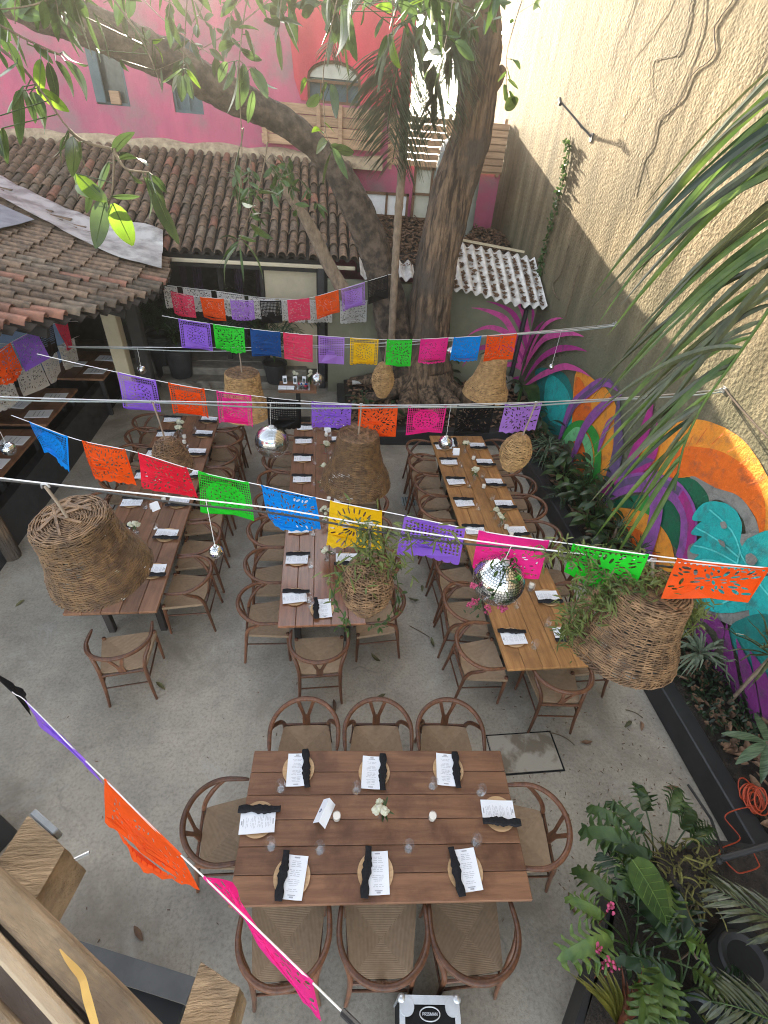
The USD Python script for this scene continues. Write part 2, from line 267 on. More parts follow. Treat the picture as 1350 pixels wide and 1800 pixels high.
# concrete floor: mottled, speckled, with cracks, stains and pale scuffs
L['concrete'] = usdkit.material(stage, '/World/Looks/concrete_floor', {
    'g': ('geometry', {}), 'n1': ('noise_texture', {'scale': 1.1, 'detail': 10, 'roughness': .68}), 'r1': ('rgb_ramp', {'ramp': [(.32, (.25, .228, .19)), (.5, (.355, .32, .262)), (.68, (.45, .405, .33))]}),
    'n2': ('noise_texture', {'scale': 38, 'detail': 6, 'roughness': .7}), 'r2': ('rgb_ramp', {'ramp': [(.34, (.74, .73, .71)), (.5, (1, 1, 1)), (.68, (1.14, 1.13, 1.11))]}), 'm2': ('mix_color', {'blend_type': 'multiply', 'fac': 1.0}),
    'nd': ('noise_texture', {'scale': 3.2, 'detail': 6}), 'vs': ('vector_math', {'math_type': 'scale', 'scale': .35}), 'va': ('vector_math', {'math_type': 'add'}), 'vo': ('voronoi_texture', {'scale': .42, 'feature': 'distance_to_edge'}),
    'rc': ('rgb_ramp', {'ramp': [(0.0, (.75, .75, .75)), (.0022, (.55, .55, .55)), (.005, (0, 0, 0))]}), 'nm': ('noise_texture', {'scale': .9, 'detail': 4}), 'rm': ('rgb_ramp', {'ramp': [(.54, (0, 0, 0)), (.66, (.7, .7, .7))]}), 'mm': ('math', {'math_type': 'multiply'}), 'm3': ('mix_color', {'b': (.06, .055, .048)}),
    'n4': ('noise_texture', {'scale': 1.7, 'detail': 9, 'roughness': .72, 'distortion': .6}), 'r4': ('rgb_ramp', {'ramp': [(.56, (0, 0, 0)), (.66, (.65, .65, .65))]}), 'm4': ('mix_color', {'b': (.42, .395, .35)}),
    'n5': ('noise_texture', {'scale': .75, 'detail': 8, 'roughness': .7, 'distortion': .4}), 'r5': ('rgb_ramp', {'ramp': [(.5, (0, 0, 0)), (.64, (.8, .8, .8))]}), 'm5': ('mix_color', {'b': (.22, .195, .155)}),
    'b': ('bump', {'strength': .35, 'distance': .012}), 'p': ('principled_bsdf', {'roughness': .66, 'specular_ior_level': .4})},
    [('g.position', 'n1.vector'), ('n1.fac', 'r1.fac'), ('g.position', 'n2.vector'), ('n2.fac', 'r2.fac'), ('r1.color', 'm2.a'), ('r2.color', 'm2.b'),
     ('g.position', 'n4.vector'), ('n4.fac', 'r4.fac'), ('r4.color', 'm4.fac'), ('m2.result', 'm4.a'), ('g.position', 'n5.vector'), ('n5.fac', 'r5.fac'), ('r5.color', 'm5.fac'), ('m4.result', 'm5.a'),
     ('g.position', 'nd.vector'), ('nd.color', 'vs.vector1'), ('vs.vector', 'va.vector1'), ('g.position', 'va.vector2'), ('va.vector', 'vo.vector'), ('vo.distance', 'rc.fac'), ('g.position', 'nm.vector'), ('nm.fac', 'rm.fac'), ('rc.color', 'mm.value1'), ('rm.color', 'mm.value2'), ('mm.value', 'm3.fac'), ('m5.result', 'm3.a'),
     ('m3.result', 'p.base_color'), ('n2.fac', 'b.height'), ('b.normal', 'p.normal')], surface='p.BSDF')
# woven cord seat: square rings of cord round the middle
L['cord'] = usdkit.material(stage, '/World/Looks/cord', {
    't': ('texture_coordinate', {}), 's': ('separate_xyz', {}), 'ax': ('math', {'math_type': 'absolute'}), 'ay': ('math', {'math_type': 'absolute'}),
    'mx': ('math', {'math_type': 'maximum'}), 'mu': ('math', {'math_type': 'multiply', 'value2': 700.0}), 'sn': ('math', {'math_type': 'sine'}),
    'gt': ('math', {'math_type': 'greater_than'}), 'n': ('noise_texture', {'scale': 30, 'detail': 4}),
    'c1': ('mix_color', {'a': (.40, .285, .185), 'b': (.36, .255, .165)}), 'c2': ('mix_color', {'blend_type': 'multiply', 'b': (.6, .58, .55)}),
    'oi': ('object_info', {}), 'mr': ('map_range', {'to_min': .8, 'to_max': 1.15}), 'h': ('hsv', {}),
    'b': ('bump', {'strength': .35, 'distance': .002}), 'p': ('principled_bsdf', {'roughness': .8, 'specular_ior_level': .25})},
    [('t.object', 's.vector'), ('s.x', 'ax.value1'), ('s.y', 'ay.value1'), ('ax.value', 'mx.value1'), ('ay.value', 'mx.value2'), ('mx.value', 'mu.value1'), ('mu.value', 'sn.value1'),
     ('ax.value', 'gt.value1'), ('ay.value', 'gt.value2'), ('gt.value', 'c1.fac'), ('t.object', 'n.vector'), ('n.fac', 'c2.fac'), ('c1.result', 'c2.a'),
     ('oi.random', 'mr.value'), ('mr.result', 'h.value'), ('c2.result', 'h.color'), ('h.color', 'p.base_color'), ('sn.value', 'b.height'), ('b.normal', 'p.normal')], surface='p.BSDF')
L['glass'] = usdkit.material(stage, '/World/Looks/glass', {'f': ('layer_weight', {}), 'pw': ('math', {'math_type': 'power', 'value2': 3.0}), 'ma': ('math', {'math_type': 'multiply_add', 'value2': .6, 'value3': .10}), 'a': ('transparent_bsdf', {'color': (.985, .99, .99)}), 'g': ('glossy_bsdf', {'roughness': .03, 'color': (1, 1, 1)}), 'm': ('mix_closure', {})},
    [('f.facing', 'pw.value1'), ('pw.value', 'ma.value1'), ('ma.value', 'm.fac'), ('a.BSDF', 'm.closure1'), ('g.BSDF', 'm.closure2')], surface='m.closure')
L['mirror'] = usdkit.material(stage, '/World/Looks/mirror', {'p': ('principled_bsdf', {'base_color': (.82, .84, .84), 'metallic': 1.0, 'roughness': .16})}, [], surface='p.BSDF')
FL = {'blue': (.0, .40, .95), 'orange': (.98, .15, .01), 'red': (.95, .025, .075), 'green': (.04, .80, .05), 'yellow': (.98, .70, .01), 'purple': (.45, .22, .85), 'pink': (.98, .045, .42),
      'navy': (.01, .12, .42), 'black': (.012, .012, .014), 'white': (.88, .87, .84), 'rose': (.92, .08, .20), 'lilac': (.56, .30, .80)}
for k, c in FL.items(): mat('paper_' + k, c, tuple(x * .9 for x in c), scale=9, detail=6, rough=.5, trans=.5, spec=.35, bump=.25, bscale=14)
MU = {'mural_orange': (.62, .20, .02), 'mural_dark_orange': (.55, .10, .006), 'mural_violet': (.19, .055, .22), 'mural_dark_violet': (.085, .05, .12), 'mural_magenta': (.25, .016, .14), 'mural_pink': (.40, .05, .20),
      'mural_green': (.02, .20, .025), 'mural_dark_green': (.006, .085, .04), 'mural_pale_green': (.12, .36, .15), 'mural_teal': (.01, .27, .26), 'mural_pale_teal': (.07, .42, .40), 'mural_dark_teal': (.005, .12, .11), 'mural_grey': (.17, .165, .15), 'mural_plum': (.12, .015, .11)}
for k, c in MU.items(): mat(k, tuple(min(.85, x * 1.7) for x in c), tuple(min(.8, x * 1.35) for x in c), scale=5, detail=9, rough=.8, bump=.6, bscale=26, world_space=True, third=(tuple(x * .8 + .03 for x in c), 7, .5, .68))
# ------------------------------------------------------------------ air
usdkit.material(stage, '/World/Looks/haze_air', {'v': ('principled_volume', {'color': (1.0, .96, .9), 'density': .00095, 'anisotropy': .78})}, [], volume='v.volume'); L['haze_air'] = UsdShade.Material.Get(stage, '/World/Looks/haze_air')
hz_ = obj('haze', MB().box((0, 0, 5.8), (150, 150, 13.6)), 'haze_air'); setcd(hz_, label='thin sunlit haze filling the air of the courtyard', category='haze', kind='stuff')
# ------------------------------------------------------------------ ground and big structure
g = MB(); g.grid([[(-70, -70, 0), (70, -70, 0)], [(-70, 70, 0), (70, 70, 0)]][::1]); ground = obj('ground', (g.mesh()[0], g.mesh()[1][:, ::-1]), 'concrete'); setcd(ground, kind='structure')
# hatch in the floor
h = thing('floor_hatch', 'square concrete hatch cover with dark stain and black gap round it, set in the floor', 'hatch', (1.9, 2.11, 0))
obj('frame', MB().box((0, .19, .003), (.674, .008, .006)).box((0, -.19, .003), (.674, .014, .006)).box((-.333, 0, .003), (.008, .364, .006)).box((.331, 0, .003), (.013, .364, .006)), 'black_matte', h)
obj('cover', MB().box((0, 0, .004), (.64, .36, .008)), 'hatch_concrete', h)
h = thing('floor_drain', 'small square floor drain grating between the middle and right tables', 'drain', (1.32, 6.1, 0))
m = MB()
for k in range(6): m.box((-.1 + .04 * k, 0, .004), (.027, .22, .008))
obj('grating', m, 'tank_grey', h); obj('sump', MB().box((0, 0, .0015), (.22, .22, .003)), 'black_matte', h)

def wallbox(x0, x1, y0, y1, z0, z1): return MB().box(((x0 + x1) / 2, (y0 + y1) / 2, (z0 + z1) / 2), (x1 - x0, y1 - y0, z1 - z0))
WX = 4.3
bw = thing('boundary_wall', 'tall rough stucco boundary wall on the right, sunlit above and painted with tropical leaves below', 'wall')
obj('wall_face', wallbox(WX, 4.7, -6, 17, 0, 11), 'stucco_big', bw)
# painted leaves on the wall: flat coats of paint, each a few mm over the one below
def rw(X, Y, s=2.872, ox=880, oy=600):
    p = atx(ox + X / s, oy + Y / s, WX); return (p[1], p[2])
_coat = [0]
def coat(name, poly, mt, parent, side=True):
    polys = [p for p in (poly.geoms if hasattr(poly, 'geoms') else [poly]) if p.area > 1e-4]
    if not polys: return None
    _coat[0] += 1; d = .002 + .0016 * _coat[0]; m = MB()
    for p in polys:
        v, f = trimesh.creation.triangulate_polygon(p.simplify(.004), engine='earcut')
        if side: v3 = np.stack([np.full(len(v), WX - d), v[:, 0], v[:, 1]], 1); fl = f[:, ::-1]
        else: v3 = np.stack([v[:, 0], np.full(len(v), 10.0 - d), v[:, 1]], 1); fl = f
        m.add(v3, fl)
    return obj(name, m, mt, parent)
def pts(s): a = [float(x) for x in s.replace(';', ' ').replace(',', ' ').split()]; return list(zip(a[::2], a[1::2]))
LOWZ = sbox(-5, .1, 20, 9)
def rpoly(s): 
    q = np.array([rw(*p) for p in pts(s)]); k = len(q)
    # rounded outline
    t = np.linspace(0, 1, 4, endpoint=False); P = []
    for i in range(k):
        a, b, c, d = q[i - 1], q[i], q[(i + 1) % k], q[(i + 2) % k]
        for u in t: P.append(.5 * (2 * b + (c - a) * u + (2 * a - 5 * b + 4 * c - d) * u * u + (3 * b - a - 3 * c + d) * u ** 3))
    return Polygon(P).buffer(0).intersection(LOWZ)
def rstroke(s, w, taper=True):
    q = smoothpath([rw(*p) for p in pts(s)], 40); 
    if not taper: return LineString(q).buffer(w / 2, cap_style=2).intersection(LOWZ)
    T = np.gradient(q, axis=0); T /= np.linalg.norm(T, axis=1, keepdims=True); N = np.stack([-T[:, 1], T[:, 0]], 1)
    ww = w / 2 * np.clip(np.sin(np.linspace(.35, math.pi * .98, 40)) * 1.15, .06, 1)[:, None]
    return Polygon(np.vstack([q + N * ww, (q - N * ww)[::-1]])).buffer(0).intersection(LOWZ)
P = bw
coat('painted_leaf', rpoly('180 140 320 160 370 300 350 470 200 430 190 250'), 'mural_dark_teal', P)
coat('painted_leaf', rpoly('250 170 340 250 360 420 250 400 220 280'), 'mural_teal', P)
coat('painted_leaf', rpoly('388 143 480 200 545 250 600 380 590 560 500 720 425 720 365 600 365 330'), 'mural_orange', P)
coat('painted_leaf', rpoly('385 180 450 280 460 420 420 690 370 640 366 400'), 'mural_dark_orange', P)
coat('painted_leaf', rpoly('655 700 690 560 800 450 960 395 1100 420 1230 500 1330 640 1390 800 1390 1000 1320 990 1300 890 1210 790 1090 745 960 685 870 705'), 'mural_orange', P)
coat('painted_leaf', rpoly('860 690 890 545 1060 540 1200 600 1290 690 1340 820 1335 960 1308 965 1290 885 1205 780 1090 740 965 680'), 'mural_dark_orange', P)
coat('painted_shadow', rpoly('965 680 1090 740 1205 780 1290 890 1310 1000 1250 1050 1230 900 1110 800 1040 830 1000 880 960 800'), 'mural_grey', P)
coat('painted_leaf', rpoly('820 715 945 688 1015 725 1058 805 1000 875 930 800'), 'mural_dark_green', P)
coat('painted_leaf', rpoly('520 845 620 790 740 775 870 800 925 870 930 1060 850 1000 760 860 640 840'), 'mural_dark_green', P)
coat('painted_leaf', rpoly('690 850 720 790 760 770 780 850 760 890'), 'mural_green', P)
coat('painted_leaf', rpoly('500 900 560 845 660 845 760 880 850 980 885 1090 880 1160 700 1160 560 1000'), 'mural_orange', P)
coat('painted_leaf', rpoly('560 940 650 930 760 1000 800 1160 640 1160'), 'mural_dark_orange', P)
coat('painted_leaf', rpoly('318 500 350 425 420 398 490 450 515 560 500 720 470 700 480 560 430 450'), 'mural_green', P)
coat('painted_leaf', rpoly('316 520 350 460 400 432 455 490 475 600 462 730 425 720 435 620 430 540 400 500'), 'mural_pale_green', P)
for s_, w, mt in (('300 500 350 360 440 260 540 210 600 250', .20, 'mural_violet'), ('320 470 380 330 470 245 560 200 605 240', .09, 'mural_dark_violet'), ('350 640 420 460 520 330 620 270', .19, 'mural_violet'),
                  ('500 560 545 430 600 370', .11, 'mural_violet'), ('455 930 540 760 600 560 600 380 610 250', .26, 'mural_dark_violet'), ('640 640 720 500 760 380 780 280', .2, 'mural_magenta'),
                  ('560 760 700 640 780 560 800 400', .22, 'mural_magenta'), ('600 700 690 620 790 600', .14, 'mural_dark_violet')):
    coat('painted_stem', rstroke(s_, w), mt, P)
for s_, w, mt in (('470 930 500 850 570 760 680 715 800 720 905 770 955 850 965 950 935 1110', .27, 'mural_violet'), ('480 900 520 820 590 740 690 700 800 700 920 760', .1, 'mural_dark_violet'), ('925 770 965 850 980 950 950 1110', .12, 'mural_magenta'),
                  ('740 1080 780 960 800 860 790 740 770 640', .25, 'mural_violet'), ('460 930 500 830 600 690', .12, 'mural_magenta')):
    coat('painted_stem', rstroke(s_, w, False), mt, P)
# teal monstera with lobes and pale veins
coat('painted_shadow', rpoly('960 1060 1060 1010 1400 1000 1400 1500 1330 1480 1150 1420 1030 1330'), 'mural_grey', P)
lob = [('985 900 1040 820 1130 810 1205 850 1240 925 1230 1010 1250 1060 1200 1080 1150 990 1080 915', 'mural_teal'), ('980 970 1040 905 1100 910 1170 980 1215 1070 1200 1120 1120 1060 1050 990', 'mural_teal'),
       ('975 1060 1040 985 1110 1000 1170 1060 1210 1120 1160 1150 1080 1090', 'mural_teal'), ('970 1150 1040 1060 1100 1060 1180 1130 1180 1200 1090 1170', 'mural_teal'),
       ('1200 1120 1240 1040 1290 985 1420 970 1420 1260 1280 1260 1200 1200', 'mural_teal'), ('1010 1300 1080 1190 1200 1180 1330 1240 1330 1330 1200 1370 1080 1360', 'mural_teal'), ('1280 1340 1420 1200 1420 1500 1340 1480', 'mural_teal'), ('1180 1480 1240 1400 1400 1390 1420 1640 1300 1700', 'mural_dark_teal')]
for s_, mt in lob: coat('painted_leaf', rpoly(s_), mt, P)
for s_ in ('1240 1070 1180 940 1080 850', '1230 1090 1130 1010 1010 940', '1220 1120 1110 1060 1000 1030', '1210 1150 1120 1110 1000 1110', '1240 1070 1320 1200 1400 1300', '1230 1130 1240 1250 1150 1320', '1240 1060 1200 1170 1140 1240'):
    coat('painted_vein', rstroke(s_, .018, False), 'mural_pale_teal', P)
for s_ in ('1270 1080 1300 1070 1330 1100 1310 1130 1275 1120', '1140 915 1165 910 1175 940 1150 945', '1130 1000 1160 1010 1165 1040 1140 1025'): coat('painted_hole', rpoly(s_), 'mural_grey', P)
for s_ in ('895 640 935 560', '950 600 1000 480', '1020 520 1075 440', '1100 520 1160 465', '1180 560 1245 525', '1240 620 1300 590', '1290 720 1345 700'): coat('painted_vein', rstroke(s_, .012, False), 'mural_dark_orange', P)
# plum palm low down
for s_ in ('1220 1920 1150 1700 1060 1530', '1280 1960 1200 1650 1180 1420', '1330 1950 1290 1700 1230 1500', '1380 1900 1360 1700 1300 1560', '1120 1560 1060 1480 960 1440', '1150 1500 1140 1440 1040 1400'):
    coat('painted_stem', rstroke(s_, .15), 'mural_plum', P)

# back wall with magenta palm
kw = thing('back_wall', 'low olive wall behind the tree with a magenta palm painted on it', 'wall')
obj('wall_face', wallbox(.1, WX - .002, 10.0, 10.16, 0, 2.24), 'stucco_back', kw)
def bk(X, Y): p = aty(X, Y, 10.0); return (p[0], p[2])
_coat[0] = 0
for s_, w, mt in (('928 640 905 590 880 555 829 541', .12, 'mural_pink'), ('926 650 890 585 862 575 820 592', .11, 'mural_pink'), ('930 640 915 575 895 545 855 530', .10, 'mural_magenta'), ('932 640 925 570 912 535 885 520', .10, 'mural_pink'), ('936 640 938 590 935 530', .10, 'mural_magenta'), ('926 650 890 610 850 610 812 645', .12, 'mural_magenta'),
                  ('926 660 900 640 870 640 838 670', .11, 'mural_pink'), ('928 670 910 665 885 690', .11, 'mural_magenta'), ('940 640 948 590 955 535', .08, 'mural_pink'), ('944 650 955 600 968 560', .08, 'mural_magenta'), ('922 690 915 640 895 600', .09, 'mural_pink')):
    q = smoothpath([bk(*p) for p in pts(s_)], 30); T = np.gradient(q, axis=0); T /= np.linalg.norm(T, axis=1, keepdims=True); N = np.stack([-T[:, 1], T[:, 0]], 1)
    ww = w / 2 * np.clip(np.sin(np.linspace(.3, math.pi * .98, 30)) * 1.1, .06, 1)[:, None]
    coat('painted_leaf', Polygon(np.vstack([q + N * ww, (q - N * ww)[::-1]])).buffer(0).intersection(sbox(.2, .3, WX - .02, 2.2)), mt, kw, side=False)
# its fronds run on round the corner over the big wall
_coat[0] = 60
for s_, w, mt in (('925 660 960 600 985 588 1036 592', .13, 'mural_pink'), ('930 670 960 630 1000 612 1042 618', .12, 'mural_magenta'), ('930 680 970 655 1010 645 1048 662', .12, 'mural_pink'), ('925 640 945 590 965 565', .12, 'mural_magenta'), ('930 650 960 580 1000 560', .09, 'mural_pink')):
    q = smoothpath([atx(*p, WX)[1:] for p in pts(s_)], 30); T = np.gradient(q, axis=0); T /= np.linalg.norm(T, axis=1, keepdims=True); N = np.stack([-T[:, 1], T[:, 0]], 1)
    ww = w / 2 * np.clip(np.sin(np.linspace(.3, math.pi * .98, 30)) * 1.1, .06, 1)[:, None]
    coat('painted_leaf', Polygon(np.vstack([q + N * ww, (q - N * ww)[::-1]])).buffer(0).intersection(sbox(-3, .3, 9.97, 3)), mt, bw)

# planter beds
pl = thing('planter_border', 'black painted border round the planting beds along the right wall and the tree', 'planter border')
obj('border_wall', MB().box((3.53, 2.9, .15), (.17, 9.8, .30), bev=.012), 'black_paint', pl)
obj('border_wall', MB().box((1.86, 7.885, .15), (3.16, .17, .30), bev=.012), 'black_paint', pl)
obj('border_wall', MB().box((.36, 8.9, .14), (.15, 1.85, .28), bev=.012), 'black_paint', pl)
so = MB()
def patch(x0, x1, y0, y1, z, nx, ny, amp, seed):
    X, Y_ = np.meshgrid(np.linspace(x0, x1, nx), np.linspace(y0, y1, ny), indexing='ij'); Z = z + amp * (meshkit.fbm(np.stack([X * 3, Y_ * 3, X * 0], -1), 3, seed) - .5); return np.stack([X, Y_, Z], -1)[:, ::-1]
def rev(m): v, f = m.mesh(); return (v, f[:, ::-1])
so.grid(patch(3.6, 4.3, -2, 7.97, .25, 8, 90, .12, 1)); so.grid(patch(.43, 4.3, 7.97, 10, .25, 40, 22, .12, 2))
soil = obj('planter_soil', so, 'soil', smooth=True); setcd(soil, kind='structure')

# ---------------------------------------------------------------- back building with tiled roof
def tile_mesh(r0=.066, r1=.082, L_=.42, th=.013, n=6, lift=.016):
    a = np.linspace(0, math.pi, n + 1); V = []
    for t in (0, 1):
        r = r0 + (r1 - r0) * t
        for rr in (r, r - th): V.append(np.stack([np.full(n + 1, t * L_), -rr * np.cos(a), rr * np.sin(a) * 1.05 + lift * t], 1))
    v = np.vstack(V); k = n + 1; o0, i0, o1, i1 = 0, k, 2 * k, 3 * k; f = []
    for j in range(n):
        f += [(o0 + j, o1 + j, o1 + j + 1, o0 + j + 1), (i0 + j, i0 + j + 1, i1 + j + 1, i1 + j), (o1 + j, i1 + j, i1 + j + 1, o1 + j + 1)]
    f += [(o0, i0, i1, o1), (o0 + n, o1 + n, i1 + n, i0 + n)]
    return v, np.array(f)[:, ::-1]
TV, TF = tile_mesh()
TF = np.vstack([TF[:, [0, 1, 2]], TF[:, [0, 2, 3]]])
def put_tiles(roof, cells, d, s, n, pick, keep=300):
    """cells: list of (upper end position). the nearest are parts, the others one joined part"""
    cells = sorted(cells, key=lambda c: np.linalg.norm(c - EYE)); rest = MB()
    B = np.stack([d, s, n], 1)
    for i, c in enumerate(cells):
        j = R.normal(0, 1, 5); a = j[0] * .022; ca, sa = math.cos(a), math.sin(a); v = TV.copy(); v[:, 1:] *= 1 + .05 * j[4]
        v = np.stack([v[:, 0] * ca - v[:, 1] * sa, v[:, 0] * sa + v[:, 1] * ca, v[:, 2]], 1) + np.array([j[1] * .014, j[2] * .006, abs(j[3]) * .005 + .012])
        w = v @ B.T + c
        if i < keep: obj('tile', (w, TF), pick(c), roof, smooth=50)
        else: rest.add(w, TF)
    if rest.n: obj('far_tiles', rest, 'tile_brown', roof, smooth=50, kind='stuff')
slope = 1.30 / 3.6
bb = thing('back_building', 'low building at the back with long brown clay tile roof and dark open front', 'building')
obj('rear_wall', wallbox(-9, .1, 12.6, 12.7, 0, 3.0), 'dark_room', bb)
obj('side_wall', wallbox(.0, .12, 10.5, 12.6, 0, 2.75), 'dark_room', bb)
d_ = unit([0, -1, -slope]); n_ = unit([0, -slope, 1]); s_ = np.array([1.0, 0, 0])
def zroof(y): return 2.56 + (y - 10.4) * slope
xs = np.arange(-9.0, .72, .0475); ys = np.linspace(10.3, 14.0, 3)
V = np.array([[(x, y, zroof(y) + .035 * math.cos(2 * math.pi * x / .19)) for y in ys] for x in xs])
roof = obj('roof', MB().grid(V), 'tile_pan', bb, smooth=True)
cells = []
for i, x in enumerate(np.arange(-8.9, .7, .19)):
    for k in range(11):
        y = 10.30 + .345 * (k + 1) + .01; c = np.array([x, y, zroof(y) + .02])
        # left of the valley the other roof covers it
        if x < -2.95 - (y - 10.0) * 1.47 - .15: continue
        if y > 14.02: continue
        cells.append(c)
put_tiles(roof, cells, d_, s_, n_, lambda c: R.choice(['tile_brown', 'tile_brown', 'tile_grey', 'tile_red'], p=[.5, .2, .2, .1]))
obj('gutter', MB().bar((-2.95, 10.2, 2.42), (.62, 10.2, 2.42), .07, .06, bev=.01), 'cream_wall', bb)
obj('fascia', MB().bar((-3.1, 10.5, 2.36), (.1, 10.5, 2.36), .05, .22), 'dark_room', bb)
obj('cream_panel', MB().box((-.62, 10.62, 1.3), (1.02, .06, 2.1), bev=.01), 'cream_wall', bb)
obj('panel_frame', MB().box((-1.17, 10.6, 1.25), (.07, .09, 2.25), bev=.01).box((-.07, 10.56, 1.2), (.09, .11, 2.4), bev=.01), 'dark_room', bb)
obj('post', MB().box((-.02, 10.2, 1.2), (.13, .13, 2.4), bev=.01), 'black_paint', bb)
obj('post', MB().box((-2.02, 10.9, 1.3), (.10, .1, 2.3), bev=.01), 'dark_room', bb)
for x, w in ((-2.62, .2), (-1.78, .16), (-1.35, .12), (-2.9, .14)):
    V = [[(x - w / 2 + w * t, 11.6 + .03 * math.sin(t * 25), z) for t in np.linspace(0, 1, 16)] for z in (2.3, .5)]
    obj('curtain', MB().grid(V), 'purple_cloth', bb, smooth=True)
obj('floor', wallbox(-4.2, .1, 10.75, 12.6, 0, .32), 'grey_stone', bb)
st = thing('stone_steps', 'worn stone steps up to the dark open front of the back building', 'steps')
obj('step', MB().box((-1.85, 10.56, .155), (3.0, .4, .31), bev=.02), 'grey_stone', st)
obj('step', MB().box((-1.85, 10.2, .08), (3.0, .36, .16), bev=.02), 'grey_stone', st)
for x, y, r in ((-2.75, 9.75, .2), (-2.5, 9.95, .14)):
    tag(obj('boulder', MB().ball((x, y, r * .6), r, 3, (1.3, .9, .8), .5, int(x * 10)), 'grey_stone', smooth=True), 'large boulder at the left end of the stone steps' if r > .15 else 'smaller boulder resting against the bottom stone step', 'boulder')

# ---------------------------------------------------------------- left building: lean-to tiled roof
lb = thing('left_building', 'open sided dining room on the left under a red and brown clay tile roof', 'building')
EV = np.array([(2.6, -4.2), (4.7, -3.75), (5.95, -3.42), (6.7, -3.02), (7.4, -2.72), (8.2, -2.5), (9.2, -2.52), (10.0, -2.72)])   # eave: y, x
def zl(x): return 2.42 - .235 * (x + 2.85)
def xeave(y): return float(np.interp(y, EV[:, 0], EV[:, 1]))
def xtop(y): return max(-8.6, -2.9 - (y - 10.0) * 1.47) if y > 10.0 else -8.6
sl = .235; d2 = unit([1, 0, -sl]); n2 = unit([sl, 0, 1]); s2 = np.array([0, -1.0, 0])
ysl = np.arange(2.6, 12.9, .05); V = []
for y in ysl:
    x1 = xeave(min(y, 10)) if y <= 10 else xtop(y); x0 = -8.6
    if x1 <= x0 + .05: x1 = x0 + .05
    V.append([(x0 + (x1 - x0) * t, y, zl(x0 + (x1 - x0) * t) - .01 + .034 * math.cos(2 * math.pi * y / .2)) for t in np.linspace(0, 1, 3)])
roof = obj('roof', (lambda m: m)(rev(MB().grid(np.array(V)))), 'tile_pan', lb, smooth=True)
cells = []
for i, y in enumerate(np.arange(2.7, 12.8, .2)):
    x1 = xeave(y) if y <= 10 else xtop(y) - .1
    for k in range(17):
        x = x1 - .40 + .02 * math.sin(i * 7.0) - .35 * k
        if x < -8.4: break
        cells.append(np.array([x, y, zl(x) + .025]))
def pickl(c):
    red = c[1] < 6.6 and c[0] > -4.4 - (6.6 - c[1]) * .2
    return R.choice(['tile_red', 'tile_brown'], p=[.8, .2]) if red else R.choice(['tile_brown', 'tile_grey', 'tile_red'], p=[.42, .48, .10])
put_tiles(roof, cells, d2, s2, n2, pickl)
obj('rear_wall', wallbox(-7.6, -7.5, 0, 12.6, 0, 3.0), 'blue_wall', lb)
obj('end_wall', wallbox(-7.5, -5.2, 10.6, 10.7, 0, 2.9), 'blue_wall', lb)
obj('floor', wallbox(-7.5, -4.0, -1, 10.6, 0, .06), 'black_matte', lb)
obj('column', MB().box((-3.62, 9.15, 1.2), (.24, .24, 2.4), bev=.015), 'cream_wall', lb)
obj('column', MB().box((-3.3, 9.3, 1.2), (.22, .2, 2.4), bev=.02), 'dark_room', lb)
obj('post', MB().tube(smoothpath([(-3.95, 5.0, 0), (-3.99, 5.02, 1.2), (-4.1, 5.1, 2.65)], 10), [.1, .1, .1, .09, .09, .09, .09, .085, .085, .085], 10), 'bark', lb, smooth=True)
obj('low_wall', wallbox(-4.12, -3.98, 4.5, 9.0, 0, .58), 'black_paint', lb)
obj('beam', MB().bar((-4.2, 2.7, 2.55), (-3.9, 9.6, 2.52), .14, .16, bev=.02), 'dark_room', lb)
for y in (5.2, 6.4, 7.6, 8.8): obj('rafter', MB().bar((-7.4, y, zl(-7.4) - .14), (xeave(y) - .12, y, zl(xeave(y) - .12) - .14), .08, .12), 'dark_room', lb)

# tin flashing in the valley between the two roofs
def atpl(px, py, p0, n): r = ray(px, py); return EYE + r * ((np.asarray(p0) - EYE) @ n) / (r @ n)
p_back, p_left = np.array([0, 10.4, 2.56 + .22]), np.array([-2.85, 0, 2.42 + .21])
nb_, nl_ = np.array([0, -slope, 1.0]), np.array([.235, 0, 1.0])
ue = smoothpath([atpl(*p, p_back, nb_) for p in ((-90, 262), (0, 308), (100, 358), (180, 386), (240, 392), (286, 402))], 30)
le = smoothpath([atpl(*p, p_left, nl_) for p in ((-90, 296), (0, 346), (75, 384), (150, 424), (215, 452), (284, 472))], 30)
V = np.array([[ue[i] * (1 - t) + le[i] * t + np.array([0, 0, .05 * (meshkit.noise(np.array([i * .55, t * 2.3, 0.])) - .5) + (-.05 if .3 < t < .6 else 0)]) for t in np.linspace(0, 1, 7)] for i in range(30)])
fl = thing('valley_flashing', 'crumpled white painted tin sheet lying in the valley between the two tile roofs', 'tin sheet')
m = MB().grid(V); v, f = m.mesh(); obj('sheet', (np.vstack([v, v - [0, 0, .004]]), np.vstack([f, f[:, ::-1] + len(v)])), 'tin', fl, smooth=40)
q = [atpl(*p, p_left + [0, 0, .04], nl_) for p in ((-80, 318), (0, 352), (58, 378), (30, 386), (0, 392), (-80, 420))]
v, f = trimesh.creation.triangulate_polygon(Polygon([(p[0], p[1]) for p in q]), engine='earcut')
m = MB(); z = np.array([zl(x) + .19 for x in v[:, 0]]); m.add(np.column_stack([v, z]), f); m.add(np.column_stack([v, z - .006]), f[:, ::-1])
tag(obj('tin_patch', m, 'tin_dark'), 'dull grey tin patch on the upper left tile roof below the white flashing', 'tin sheet')

